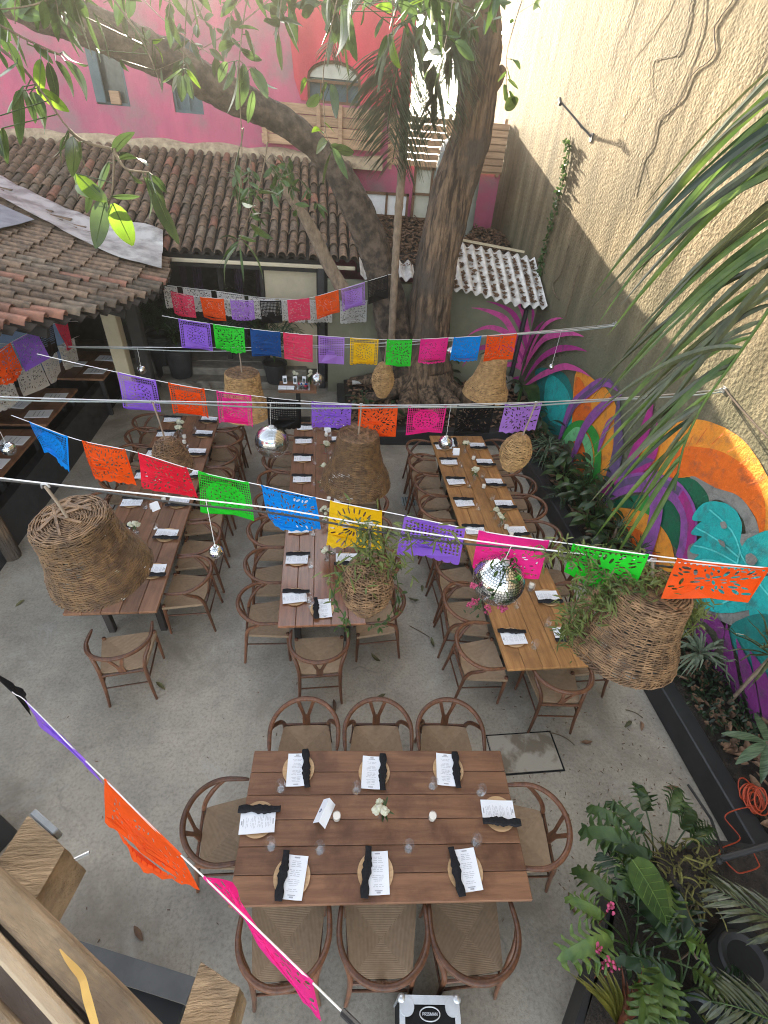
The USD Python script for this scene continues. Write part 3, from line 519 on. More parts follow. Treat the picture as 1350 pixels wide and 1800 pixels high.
# ---------------------------------------------------------------- pink building
pb = thing('pink_building', 'pink and red painted house behind the tile roof with arched windows', 'building')
def arch(x0, x1, z0, z1, z2):
    c = (x0 + x1) / 2; w = (x1 - x0) / 2; a = np.linspace(0, math.pi, 13)
    return Polygon([(x0, z0), (x1, z0), (x1, z1)] + [(c + w * math.cos(t), z1 + (z2 - z1) * math.sin(t)) for t in a[1:-1]] + [(x0, z1)])
wins = [(sbox(-4.66, 4.5, -4.0, 5.75), 'plain'), (arch(-3.1, -2.5, 4.47, 5.25, 5.72), 'arched'), (arch(-.28, .86, 4.84, 5.25, 5.55), 'fan')]
def extr_xz(poly, y0, y1):
    m = trimesh.creation.extrude_polygon(poly, y1 - y0, engine='earcut'); v = m.vertices; return MB().add(np.stack([v[:, 0], y1 - v[:, 2], v[:, 1]], 1), m.faces)
pinkp = sbox(-14, 0, 1.85, 7.15).difference(unary_union([w for w, _ in wins]))
obj('wall', extr_xz(pinkp, 14.02, 14.3), 'pink_wall', pb)
redp = Polygon([(-.75, 7.1), (-.62, 6.0), (-.55, 5.2), (-.42, 4.86), (1.86, 4.86), (1.86, 7.15), (-.75, 7.15)]).difference(wins[2][0])
obj('red_wall', extr_xz(redp, 13.99, 14.018), 'red_wall', pb)
obj('return_wall', wallbox(1.85, 2.0, 14.32, 14.9, 0, 7.1), 'red_wall', pb)
obj('roof_edge', wallbox(-14, 2.1, 13.7, 14.4, 7.15, 7.3), 'ledge', pb)
lm = MB(); 
X = np.linspace(-14, 1.4, 160)
for yy, zz_, hh in ((13.9, 3.9, .2),):
    V = np.array([[(x, 14.02, 3.98 + .03 * math.sin(x * 5)), (x, 13.93, 3.97 + .03 * math.sin(x * 5 + 1)), (x, 13.83 + .03 * math.sin(x * 9), 3.9), (x, 13.8, 3.72)] for x in X]); lm.grid(V)
obj('ledge', lm, 'ledge', pb, smooth=True)
for (w, kind_), nm in zip(wins, ('window', 'window', 'window')):
    x0, z0, x1, z1 = w.bounds
    W = obj(nm, extr_xz(w, 14.18, 14.2), 'glass_grey' if kind_ == 'plain' else 'shade_blue', pb)
    fr = w.buffer(.001).difference(w.buffer(-.05)); obj('frame', extr_xz(fr, 14.08, 14.16), 'shade_blue' if kind_ != 'fan' else 'beam_end', W)
    if kind_ == 'plain':
        obj('shutter', MB().box((x0 + .1, 14.0, (z0 + z1) / 2), (.2, .05, z1 - z0 - .05), bev=.01), 'shade_blue', W)
        obj('sill_box', MB().box((x0 + .38, 14.05, z0 + .13), (.2, .1, .22), bev=.01), 'fence_wood', W)
    elif kind_ == 'fan':
        obj('fanlight', extr_xz(w.intersection(sbox(-2, 5.22, 2, 6)).buffer(-.04), 14.13, 14.165), 'old_pane', W)
        obj('transom', MB().box((.29, 14.1, 5.2), (1.1, .06, .05)), 'beam_end', W)
        for k in range(1, 4): obj('glazing_bar', MB().box((-.28 + 1.14 * k / 4, 14.12, 5.02), (.03, .04, .36)), 'beam_end', W)
    else: obj('glazing_bar', MB().box(((x0 + x1) / 2, 14.12, (z0 + z1) / 2), (.035, .04, z1 - z0 - .1)), 'shade_blue', W)
bf = thing('balcony_fence', 'brown wooden boards screening the balcony below the red wall', 'fence')
for k in range(4): obj('board', MB().box((.02 + .015 * k, 13.82 - .01 * (k % 2), 4.16 + .185 * k), (2.62, .035, .172), bev=.006), 'fence_wood', bf)
for x in (-1.2, -.05, .42, 1.2): obj('upright', MB().box((x, 13.76, 4.44), (.09, .07, .78), bev=.008), 'fence_wood', bf)
sf = thing('slat_fence', 'horizontal slat fence with light showing between its slats, left of the big trunk', 'fence')
for k in range(7): obj('slat', MB().box((2.9, 14.0, 3.9 + .134 * k), (2.76, .03, .112), bev=.005), 'fence_wood', sf)
obj('backing_board', wallbox(2.85, WX - .003, 14.03, 14.045, 3.8, 4.76), 'fence_wood', sf)
for x in (1.6, 2.9, 4.2): obj('post', MB().box((x, 14.05, 4.3), (.07, .07, 1.1)), 'fence_wood', sf)
obj('base_wall', wallbox(1.5, WX - .002, 14.1, 14.25, 0, 3.86), 'pink_wall', sf)
tk = thing('water_tank', 'pale grey rounded water tank beside the big trunk', 'water tank', (2.98, 12.9, 2.6))
obj('body', MB().lathe([(0, 0), (.47, 0), (.5, .05), (.5, .7), (.485, .74), (.5, .78), (.49, 1.35), (.44, 1.62)], 32), 'tank_grey', tk, smooth=40)
obj('lid', MB().lathe([(.44, 1.6), (.46, 1.63), (.40, 1.78), (.24, 1.9), (.17, 1.91), (.17, 1.97), (0, 1.98)], 32), 'tin', tk, smooth=40)
# salvaged window frames propped on the roof
def framed(name, label, x0, x1, z0, z1, cols, rows, y, arch_=False, mt='old_pane'):
    t = thing(name, label, 'window frame'); w = .05
    m = MB()
    for i in range(cols + 1): m.box((x0 + (x1 - x0) * i / cols, y, (z0 + z1) / 2), (w, .06, z1 - z0 + w))
    for j in range(rows + 1): m.box(((x0 + x1) / 2, y - .002, z0 + (z1 - z0) * j / rows), (x1 - x0 + w - .004, .056, w))
    obj('frame', m, 'beam_end', t)
    for i in range(cols):
        for j in range(rows):
            cx, cz = x0 + (x1 - x0) * (i + .5) / cols, z0 + (z1 - z0) * (j + .5) / rows; hw, hz = (x1 - x0) / cols / 2 - .02, (z1 - z0) / rows / 2 - .02
            obj('pane', MB().box((cx, y + .01, cz), (2 * hw, .012, 2 * hz)), mt, t)
    return t
framed('salvaged_window', 'old brown window frame with dusty panes propped upright beside the big trunk', 2.05, 2.82, 2.92, 3.88, 2, 2, 13.0)
framed('salvaged_window', 'low row of white panes in a dark frame, left of the old brown window frame', .98, 1.93, 2.93, 3.36, 2, 1, 13.05, mt='white_cloth')

# lean-to roof full of dead leaves and its corrugated edge
lr = thing('lean_to_roof', 'flat lean-to roof behind the trunk buried in dead brown leaves', 'roof')
def zlt(x, y): return 2.42 + (y - 10.2) * .16 - .10 * max(0, x - 2.4)
V = np.array([[(x, y, zlt(x, y)) for y in (10.17, 11.5, 13.2)] for x in np.linspace(.66, WX - .003, 12)]); v, f = MB().grid(V).mesh()
obj('roof_deck', (np.vstack([v, v - [0, 0, .05]]), np.vstack([f, f[:, ::-1] + len(v)])), 'tile_pan', lr)
cs = thing('corrugated_edge', 'pale corrugated roofing sheet with dead leaves in its grooves above the magenta palm', 'roofing sheet')
xs = np.linspace(2.35, 4.24, 120)
V = np.array([[(x, y, 2.30 - .12 * (x - 2.4) + (y - 9.4) * .5 + .036 * math.cos(2 * math.pi * (x - 2.35) / .19)) for y in (9.40 + .05 * math.sin(x * 3), 9.9, 10.6)] for x in xs]); v, f = MB().grid(V).mesh()
obj('sheet', (np.vstack([v, v - [0, 0, .008]]), np.vstack([f, f[:, ::-1] + len(v)])), 'corrugated', cs, smooth=50)
obj('batten', MB().bar((2.6, 10.6, 2.95), (4.0, 10.6, 2.79), .04, .04), 'cream_wall', cs)
cs2 = thing('corrugated_edge', 'small piece of white corrugated sheet left of the big trunk behind the slender palm', 'roofing sheet')
xs = np.linspace(.7, 1.75, 70)
V = np.array([[(x, y, 2.36 + (y - 9.8) * .3 + .04 * math.cos(2 * math.pi * (x - .7) / .19)) for y in (9.82, 10.1, 10.4)] for x in xs]); v, f = MB().grid(V).mesh()
obj('sheet', (np.vstack([v, v - [0, 0, .008]]), np.vstack([f, f[:, ::-1] + len(v)])), 'corrugated', cs2, smooth=50)
def dead_leaf(L_, w):
    t = np.linspace(0, 1, 5); W = w * np.sin(np.pi * np.clip(t, .04, .97)) ** .8; c = R.uniform(-.5, .9)
    return np.array([[(L_ * (x - .5), s * ww, abs(s) * ww * R.uniform(.2, .9) + c * L_ * (x - .5) ** 2) for s in (-1, 0, 1)] for x, ww in zip(t, W)])
def scatter_leaves(n, fn, mt, name, label, size=(.07, .16)):
    m = MB()
    for _ in range(n):
        p = fn(); a = R.uniform(0, 2 * math.pi); g_ = dead_leaf(R.uniform(*size), R.uniform(.018, .04)).reshape(-1, 3); tl = R.normal(0, .35, 2)
        c, s = math.cos(a), math.sin(a); g_ = np.stack([g_[:, 0] * c - g_[:, 1] * s, g_[:, 0] * s + g_[:, 1] * c, g_[:, 2] + np.abs(g_[:, 0] * tl[0]) + np.abs(g_[:, 1] * tl[1])], 1) + p
        m.grid(g_.reshape(5, 3, 3))
    o = obj(name, m, mt); return tag(o, label, 'dead leaves', kind='stuff')
def f1():
    x, y = R.uniform(.7, 4.25), R.uniform(10.2, 13.1); return np.array([x, y, zlt(x, y) + R.uniform(.01, .07)])
scatter_leaves(2200, f1, 'dead_leaf', 'leaf_litter', 'thick layer of dead brown leaves covering the lean-to roof')
def f2():
    k = R.integers(0, 10); x = 2.35 + .19 * (k + .5) + R.normal(0, .025); y = R.uniform(9.45, 10.55); return np.array([x, y, 2.30 - .12 * (x - 2.4) + (y - 9.4) * .5 - .015])
scatter_leaves(420, f2, 'dead_leaf', 'leaf_litter', 'dead leaves caught in the grooves of the corrugated sheet', (.06, .12))
def f3():
    if R.random() < .62: p = np.array([R.uniform(.5, 4.2), R.uniform(8.0, 9.95), .27])
    else: p = np.array([R.uniform(3.65, 4.25), R.uniform(0.5, 8), .27])
    return p + [0, 0, R.uniform(0, .05)]
scatter_leaves(1300, f3, 'dead_leaf', 'leaf_litter', 'dead leaves scattered over the soil of the planting beds')
# ------------------------------------------------------------------ tables
TZ = .75
def make_table(name, label, w, l, loc, rz, mt, planks, group=None):
    """planks run along local x (length l); w across"""
    t = thing(name, label, 'table', loc, (0, 0, rz), group)
    pw = w / planks
    for k in range(planks):
        m = MB().box((0, 0, 0), (l, pw - .0035, .034), bev=.004); v, f = m.mesh()
        v = v + [0, -w / 2 + pw * (k + .5), TZ - .017 + R.uniform(-.0008, .0008)]
        # a plank of its own origin, so that the grain differs from board to board
        p = obj('plank', (v - [0, 3.1 * k, 0], f), mt, t); xf(p, (0, 3.1 * k, 0))
    obj('apron', MB().box((0, w / 2 - .07, TZ - .08), (l - .16, .03, .09)).box((0, -w / 2 + .07, TZ - .08), (l - .16, .03, .09)).box((l / 2 - .09, 0, TZ - .081), (.03, w - .18, .085)).box((-l / 2 + .09, 0, TZ - .081), (.03, w - .18, .085)), 'table_base', t)
    for sx in (-1, 1):
        for sy in (-1, 1): obj('leg', MB().box((sx * (l / 2 - .38), sy * (w / 2 - .16), (TZ - .036) / 2), (.07, .07, TZ - .036), bev=.006), 'table_base', t)
    return t
FT = dict(c=np.array([.39, 1.378]), rz=-3.8)
make_table('dining_table', 'brown plank dining table in the foreground set for eight', .985, 1.97, (*FT['c'], 0), FT['rz'], 'table_dark', 6)
def long_row(xc, w, ys, mt, what):
    for i, (a, b) in enumerate(ys):
        make_table('dining_table', f"{what}, {['near section', 'far section'][i]}", w, b - a - .004, (xc, (a + b) / 2, 0), 90, 'table_gloss' if what.endswith('middle') and i == 0 else mt, 5, 'long tables in three rows')
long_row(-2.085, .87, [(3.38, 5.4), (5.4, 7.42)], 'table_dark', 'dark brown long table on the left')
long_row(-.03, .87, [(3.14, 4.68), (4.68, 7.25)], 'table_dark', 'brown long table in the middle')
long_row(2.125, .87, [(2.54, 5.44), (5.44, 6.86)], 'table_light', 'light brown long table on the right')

# ------------------------------------------------------------------ chairs
def make_chair(label, group):
    t = thing('wishbone_chair', label, 'chair', group=group)
    # seat: shallow woven pad, trapezoid with rounded back
    n = 13; V = []
    for j in range(n):
        y = -.185 + .41 * j / (n - 1); hw = .195 + .058 * (j / (n - 1)) ** .9
        row = []
        for i in range(n):
            u = -1 + 2 * i / (n - 1); x = u * hw; dip = .022 * (1 - u * u) * (1 - ((y - .005) / .22) ** 2) + .004 * (1 - min(1, abs(abs(x) - abs(y)) / .04)); row.append((x, y + (-.012 * (1 - u * u) if j == 0 else 0), .452 - dip))
        V.append(row)
    V = np.array(V); m = MB(); m.grid(V); B = V.copy(); B[:, :, 2] = .418; m.grid(B[:, ::-1])
    for e, b in ((V[0], B[0]), (V[:, -1], B[:, -1]), (V[-1][::-1], B[-1][::-1]), (V[::-1, 0], B[::-1, 0])): m.grid(np.stack([b, e], 0)[:, ::1])
    obj('seat', m, 'cord', t, smooth=35)
    w = 'chair_wood'
    for s in (-1, 1):
        obj('front_leg', MB().tube([(s * .238, .215, 0), (s * .236, .213, .25), (s * .232, .21, .47)], [.012, .018, .019], 8), w, t, smooth=True)
        obj('rear_leg', MB().tube(smoothpath([(s * .215, -.265, 0), (s * .197, -.225, .3), (s * .195, -.205, .46), (s * .215, -.165, .57), (s * .262, -.085, .655), (s * .272, -.035, .70)], 14), np.interp(np.linspace(0, 1, 14), [0, .5, .8, 1], [.013, .019, .019, .013]), 8), w, t, smooth=True)
        obj('side_stretcher', MB().tube([(s * .234, .21, .30), (s * .2, -.225, .30)], .009, 6), w, t, smooth=True)
    a = np.linspace(math.pi, 2 * math.pi, 19); arc = [(.28 * math.cos(x), -.005 + .272 * math.sin(x), .705 + .04 * max(0, -math.sin(x)) ** 1.2) for x in a]
    path = [(-.268, .15, .688), (-.277, .06, .697)] + arc + [(.277, .06, .697), (.268, .15, .688)]
    obj('top_rail', MB().tube(smoothpath(path, 44), np.interp(np.linspace(0, 1, 44), [0, .04, .2, .5, .8, .96, 1], [.010, .016, .019, .021, .019, .016, .010]), 12), w, t, smooth=True)
    m = MB()
    for s in (-1, 1): m.bar((s * .066, -.262, .735), (s * .016, -.228, .55), .030, .014, up=(0, 1, .2), bev=.003)
    m.bar((0, -.232, .57), (0, -.205, .43), .066, .0135, up=(0, 1, .2), bev=.003)
    obj('splat', m, w, t)
    obj('front_stretcher', MB().tube([(-.234, .212, .33), (.234, .212, .33)], .009, 6), w, t, smooth=True)
    obj('rear_stretcher', MB().tube([(-.2, -.225, .25), (.2, -.225, .25)], .009, 6).box((0, -.213, .432), (.37, .02, .026), bev=.004), w, t, smooth=30)
    return t
def chair(x, y, rz, label, group): return place('chair', make_chair, (x, y, 0), (0, 0, rz), label, group)
G_CH = 'wishbone chairs round the dining tables'
def ft(u, v):  # front table local -> world
    a = math.radians(FT['rz']); return FT['c'] + np.array([u * math.cos(a) - v * math.sin(a), u * math.sin(a) + v * math.cos(a)])
W3 = ['left', 'middle', 'right']
for k, u in enumerate((-.60, .01, .62)):
    p = ft(u - .015, .665); chair(p[0], p[1], 180 + FT['rz'] + (2, 0, -2)[k], f'wishbone chair on the far side of the foreground table, {W3[k]} of three', G_CH)
for k, u in enumerate((-.62, .0, .58)):
    p = ft(u, -.605 + (.0, -.005, .0)[k]); chair(p[0], p[1], FT['rz'] + (2, -1, 3)[k], f'wishbone chair on the near side of the foreground table, {W3[k]} of three', G_CH)
p = ft(-1.12, .02); chair(p[0], p[1], -90 + FT['rz'] + 6, 'wishbone chair at the left end of the foreground table', G_CH)
p = ft(1.10, -.03); chair(p[0], p[1], 90 + FT['rz'] - 4, 'wishbone chair at the right end of the foreground table', G_CH)
ROWS = {'left': (-2.085, [4.57, 5.14, 5.74, 6.29, 6.81, 7.27], [3.93, 4.52, 5.12, 5.72, 6.29, 6.81, 7.27]),
        'middle': (-.03, [3.50, 4.06, 4.60, 5.13, 5.63, 6.15, 6.64, 7.05], [3.46, 4.04, 4.6, 5.13, 5.66, 6.17, 6.68, 7.06]),
        'right': (2.125, [2.88, 3.42, 3.92, 4.52, 5.07, 5.56, 6.08, 6.5], [2.88, 3.38, 3.92, 4.48, 5.03, 5.54, 6.06, 6.52])}
for row, (xc, ly, ry) in ROWS.items():
    for side, ys_, sx in (('left', ly, -1), ('right', ry, 1)):
        for i, y in enumerate(ys_):
            off = .575 + R.uniform(-.02, .03)
            if row == 'middle' and side == 'right' and i == 0: off = .58
            chair(xc + sx * off, y + R.uniform(-.02, .02), (-90 if sx < 0 else 90) + R.uniform(-6, 6), f'{ORD[i]} wishbone chair from near end, {side} side of the {row} long table', G_CH)
chair(-1.93, 3.12, 8, 'wishbone chair at the near end of the left long table below the big basket lamp', G_CH)
chair(-.06, 2.99, 1, 'wishbone chair at the near end of the middle long table', G_CH)
chair(2.24, 2.55, -5, 'wishbone chair pushed under the near end of the right long table', G_CH)

# ------------------------------------------------------------------ place settings
ZT = TZ + .0015
def make_plate(label, group):
    p = thing('charger_plate', label, 'plate', group=group)
    obj('dish', MB().lathe([(0, .0), (.085, 0), (.118, .009), (.12, .013), (.112, .012), (.085, .005), (0, .005)], 36), 'plate_wood', p, smooth=40); return p
def make_menu(label, group):
    p = thing('menu_card', label, 'menu', group=group); n = 9
    V = np.array([[(x, y, .004 * (x / .07) ** 2 + .0025 * math.sin(y * 22)) for x in np.linspace(-.072, .072, 5)] for y in np.linspace(-.122, .122, n)])[:, ::-1]
    obj('card', (lambda v, f: (np.vstack([v, v - [0, 0, .0008]]), np.vstack([f[:, ::-1], f + len(v)])))(*MB().grid(V).mesh()), 'paper', p, smooth=30)
    m = MB(); rr = np.random.default_rng(3); y = .108
    m.box((0, y, .0036), (.036, .007, .0006))
    for k in range(17):
        y = .088 - .0103 * k; 
        if k in (4, 9, 14): continue
        n_ = rr.integers(2, 5); w = rr.uniform(.045, .10); x = -w / 2
        for j in range(n_): ww = w / n_ * rr.uniform(.6, .9); m.box((x + w / n_ / 2, y, .004 * (x / .07) ** 2 + .0025 * math.sin(y * 22) + .001), (ww, .0023, .0006)); x += w / n_
    m.box((0, -.098, .0005), (.05, .004, .0006)); m.box((0, -.109, .0005), (.026, .008, .0006))
    obj('printed_lines', m, 'ink', p); return p
def make_napkin(label, group):
    p = thing('napkin', label, 'napkin', group=group); rr = np.random.default_rng(5)
    ys = np.linspace(-.14, .14, 22); a = np.linspace(0, 2 * math.pi, 10, endpoint=False); V = []
    for i, y in enumerate(ys):
        w = .026 * (1 + .14 * math.sin(y * 40) + .1 * rr.normal()); hgt = .010 * (1 + .2 * math.sin(y * 55)); x0 = .003 * math.sin(y * 25)
        if abs(y) > .13: w *= .9; hgt *= .7
        if -.02 < y < .012: w *= 1.35
        V.append([(x0 + w * math.copysign(abs(math.cos(t)) ** .7, math.cos(t)), y, .011 + hgt * math.sin(t)) for t in a] + [(x0 + w, y, .011)])
    V = np.array(V); m = MB().grid(V); 
    for e in (0, -1): m.add(np.vstack([V[e], V[e].mean(0)]), [[j, (j + 1) % 11, 11] if e == 0 else [(j + 1) % 11, j, 11] for j in range(11)])
    obj('cloth', m, 'napkin', p, smooth=50); return p
def make_glass(label, group):
    p = thing('tumbler', label, 'glass', group=group)
    pr = [(0, .004), (.026, .004), (.034, .018), (.0405, .045), (.040, .075), (.0345, .108), (.0335, .109)]
    obj('bowl', MB().lathe(pr, 28), 'glass', p, smooth=60)
    obj('base', MB().lathe([(0, 0), (.022, 0), (.027, .004), (.026, .009), (0, .011)], 24), 'glass', p, smooth=40); return p
def setting(x, y, rz, who, plate=True, glass=(-.17, .17), jit=1.0, far=False):
    """rz: the direction the sitter faces; local +y points away from the sitter"""
    a = math.radians(rz); c, s = math.cos(a), math.sin(a)
    def w(u, v): return x + u * c - v * s, y + u * s + v * c
    j = R.normal(0, 1, 8) * jit
    if plate: place('plate', make_plate, (x, y, ZT), (0, 0, 0), f'round wooden plate {who}', 'wooden plates under the menus')
    q = w(.018 + .003 * j[0], .004 * j[1]); place('menu', make_menu, (*q, ZT + .0155), (0, 0, rz + 2.5 * j[2]), f'white printed menu {who}', 'printed menus on the plates')
    q = w(-.062 + .003 * j[3], .004 * j[4]); place('napkin', make_napkin, (*q, ZT + .0165), (0, 0, rz + 2.5 * j[5] - 1), f'black rolled napkin {who}', 'black napkins beside the menus', (1, 1 + .03 * j[6], 1))
    if glass: q = w(*glass); place('glass', make_glass, (q[0] + .01 * j[6], q[1] + .01 * j[7], ZT), (0, 0, 0), f'clear stemless glass {who}', 'stemless glasses')
FS = 'on the foreground table'
frz = FT['rz']
for k, (px, py, gx, gy) in enumerate(((527, 1352, 493, 1385), (660, 1357, 626, 1388), (790, 1352, 760, 1380))):
    p = atz(px, py, .765); setting(p[0] - .01, p[1], 180 + frz + (6, -1, -3)[k], f'{FS}, far side, {W3[k]} of three', glass=None); q = atz(gx, gy, .78); place('glass', make_glass, (q[0], q[1], ZT), (0, 0, 0), f'clear stemless glass {FS}, {W3[k]} of three on the far side', 'stemless glasses')
for k, (px, py, gx, gy) in enumerate(((513, 1541, 562, 1493), (660, 1533, 718, 1490), (818, 1531, 836, 1479))):
    p = atz(px, py, .765); setting(p[0], p[1], frz + (-4, 1, 4)[k], f'{FS}, near side, {W3[k]} of three', glass=None); q = atz(gx, gy, .78); place('glass', make_glass, (q[0], q[1], ZT), (0, 0, 0), f'clear stemless glass {FS}, {W3[k]} of three on the near side', 'stemless glasses')
for (px, py, gx, gy, rz, nm) in ((454, 1440, 476, 1487, -90, 'left end'), (877, 1430, 845, 1392, 90, 'right end')):
    p = atz(px, py, .765); setting(p[0], p[1], rz + frz, f'{FS}, {nm}', glass=None); q = atz(gx, gy, .78); place('glass', make_glass, (q[0], q[1], ZT), (0, 0, 0), f'clear stemless glass {FS}, {nm}', 'stemless glasses')
for row, (xc, ly, ry) in ROWS.items():
    for side, ys_, sx in (('left', ly, -1), ('right', ry, 1)):
        for i, y in enumerate(ys_):
            if row == 'middle' and side == 'right' and i < 1: continue
            setting(xc + sx * .275, y + R.uniform(-.015, .015), -90 if sx < 0 else 90, f'{ORD[i]} from near end, {side} side of the {row} long table', glass=(.13, .16))
setting(-.03, 3.33, 0, 'at the near end of the middle long table', glass=(-.13, .12))
setting(2.0, 6.62, 180, 'at the far end of the right long table', glass=None)

# ------------------------------------------------------------------ flowers, candles, table number
def vase_of_flowers(name, label, loc, blooms, sd, h=.13, mtv='glass', grp=None, leaves=6):
    rr = np.random.default_rng(sd); t = thing(name, label, 'flowers', loc, group=grp)
    obj('vase', MB().lathe([(0, .0), (.03, 0), (.034, .02), (.033, .05), (.022, h * .75), (.025, h), (.022, h), (.019, h * .75), (.029, .05), (.03, .01), (0, .008)], 20), mtv, t, smooth=40)
    for k in range(blooms):
        a = rr.uniform(0, 6.28); rad = rr.uniform(.0, .06) * (1 if blooms > 1 else .3); c = np.array([rad * math.cos(a), rad * math.sin(a), h + rr.uniform(.01, .07)])
        obj('stem', MB().tube(smoothpath([(0, 0, .02), (c[0] * .2, c[1] * .2, h * .8), c], 6), .002, 5), 'leaf_mid', t)
        m = MB(); r = rr.uniform(.022, .034)
        for q in range(26):
            d = unit(rr.normal(0, 1, 3) + [0, 0, .5]); m.ball(c + d * r * rr.uniform(.45, .85), r * rr.uniform(.32, .5), 1, (1, 1, .7))
        obj('bloom', m, 'bloom_white', t, smooth=True)
    for k in range(leaves):
        a = rr.uniform(0, 6.28); d = np.array([math.cos(a), math.sin(a), rr.uniform(-.2, .8)]); p0 = np.array([0, 0, h]); 
        obj('leaf', blade(smoothpath([p0, p0 + d * .04, p0 + d * .085 + [0, 0, -.015]], 6), .016), 'leaf_mid', t)
    return t
def blade(path, w, fold=.25, up=(0, 0, 1), prof=None, side=None):
    """a leaf blade along a path: 3 points across, V fold"""
    P = np.asarray(path, float); k = len(P); T = np.gradient(P, axis=0); T /= np.maximum(np.linalg.norm(T, axis=1, keepdims=True), 1e-9)
    S = np.cross(T, np.asarray(up, float)) if side is None else np.broadcast_to(np.asarray(side, float), P.shape); S = S / np.maximum(np.linalg.norm(S, axis=1, keepdims=True), 1e-6); N = np.cross(S, T)
    t = np.linspace(0, 1, k); W = (w * (np.sin(np.pi * np.clip(t, .03, .985)) ** .75 if prof is None else np.interp(t, *prof)) / 2)[:, None] if not callable(prof) else (w * prof(t) / 2)[:, None]
    V = np.stack([P + S * W + N * W * fold, P, P - S * W + N * W * fold], 1); return MB().grid(V)
def candle_at(x, y, label):
    def mk(l, g_):
        t = thing('candle', l, 'candle', group=g_)
        obj('cup', MB().lathe([(0, .0), (.026, 0), (.03, .01), (.03, .062), (.0275, .062), (.0275, .012), (0, .01)], 20), 'glass', t, smooth=40)
        obj('wax', MB().lathe([(0, .012), (.0268, .012), (.0268, .052), (.022, .055), (0, .054)], 20), 'candle', t, smooth=40); return t
    return place('candle', mk, (x, y, ZT), (0, 0, 0), label, 'votive candles on the tables')
p = atz(592, 1436, .78); candle_at(p[0], p[1], 'white votive candle beside the folded table card')
p = atz(760, 1436, .78); candle_at(p[0], p[1], 'white votive candle right of the flower vase on the foreground table')
p = atz(673, 1432, .8); vase_of_flowers('bud_vase', 'small glass vase of white flowers in the middle of the foreground table', (p[0], p[1], ZT), 4, 1)
p = atz(570, 1430, .76); tc = thing('table_card', 'folded white table card with a small dark numeral standing on the foreground table', 'table card', (p[0], p[1], ZT), (0, 0, 55 - 90 + 8))
V = np.array([[(-.048, y, .002), (0, y, .078), (.048, y, .002)] for y in (-.085, .085)]); v, f = MB().grid(V).mesh()
obj('card', (np.vstack([v, v + [0, 0, -.0025]]), np.vstack([f[:, ::-1], f + len(v)])), 'paper', tc)
tx = meshkit.text_mesh('4', .04, .001); v = np.array(tx.vertices); v -= [v[:, 0].mean(), v[:, 1].mean(), 0]
ax, ay, az = np.array([0, -1.0, 0]), unit([.048, 0, .076]), unit([-.076, 0, .048])
obj('numeral', MB().add(v[:, :1] * ax + v[:, 1:2] * ay + v[:, 2:] * az + np.array([-.024, 0, .04]) + az * .001, tx.faces), 'ink_blue', tc)
fl_spots = {'left': [(-2.15, 6.9, 5), (-2.12, 6.75, 3), (-2.08, 5.35, 2), (-2.15, 4.55, 3), (-2.1, 3.75, 3)], 'middle': [(-.05, 7.0, 2), (.02, 6.3, 5), (0, 5.75, 3), (-.03, 5.35, 3), (0, 4.75, 4), (.02, 4.05, 3)],
            'right': [(2.15, 6.35, 2), (2.12, 5.62, 5), (2.18, 4.75, 3), (2.2, 4.6, 2), (2.17, 3.75, 3)]}
for row, sp in fl_spots.items():
    for i, (x, y, b) in enumerate(sp): vase_of_flowers('bud_vase', f'glass vase of white flowers on the {row} long table, {ORD[len(sp) - 1 - i]} from the near end', (x, y, ZT), b, 10 + i + len(row) * 7, grp='flower vases along the long tables')
    for i in range(5):
        candle_at(sp[i][0] + .09, sp[i][1] - .2, f'votive candle on the {row} long table, {ORD[4 - i]} from the near end')
for i, (x, y, row) in enumerate(((2.0, 6.3, 'right'), (.06, 6.95, 'middle'), (-2.06, 5.0, 'left'))):
    t = thing('table_card', f'small white card standing among the flowers of the {row} long table', 'table card', (x, y, ZT), (0, 0, 20 * i))
    V = np.array([[(xx, -.035, .001), (xx, 0, .11), (xx, .035, .001)] for xx in (-.05, .05)]); obj('card', MB().grid(V), 'paper', t)

# small table at the back
t = thing('side_table', 'small brown square table on one black leg in front of the stone steps', 'table', (-.46, 8.6, 0))
for k in range(4): obj('plank', MB().box((0, -.16 + .107 * k, TZ - .02), (.68, .104, .04), bev=.004), 'table_dark', t)
obj('leg', MB().box((0, 0, .355), (.08, .08, .71), bev=.005), 'black_paint', t); obj('foot', MB().box((0, 0, .015), (.42, .42, .03), bev=.008), 'black_paint', t)
nb = thing('notepad', 'open white guest book lying on the small back table', 'book', (-.66, 8.5, ZT)); obj('pages', MB().box((-.07, 0, .012), (.15, .13, .022), M=np.eye(3), bev=.003).box((.075, 0, .012), (.13, .13, .02), bev=.003), 'paper', nb); obj('cover', MB().box((0, 0, .001), (.3, .14, .003)), 'black_paint', nb)
for i, (px, py) in enumerate(((500, 655), (518, 655), (534, 656))):
    q = aty(px, py, 8.7); c = thing('photo_card', f'small standing photo card on the back table, {W3[i]} of three', 'card', (q[0], 8.7, ZT), (0, 0, R.uniform(-20, 20)))
    obj('card', MB().box((0, 0, .075), (.075, .006, .14), M=np.array([[1, 0, 0], [0, .97, .2], [0, -.2, .97]])), 'paper', c); obj('print', MB().box((0, -.008, .07), (.055, .003, .07), M=np.array([[1, 0, 0], [0, .97, .2], [0, -.2, .97]])), 'shade_blue', c); obj('foot', MB().box((0, .0, .006), (.05, .05, .008)), 'paper', c)
bx = thing('clear_box', 'clear plastic box of red and blue trinkets on the back table', 'box', (-.36, 8.52, ZT)); obj('box', MB().box((0, 0, .003), (.24, .16, .006)).box((-.12, 0, .06), (.004, .16, .12)).box((.12, 0, .06), (.004, .16, .12)).box((0, -.08, .06), (.24, .004, .12)).box((0, .08, .06), (.24, .004, .12)), 'glass', bx)
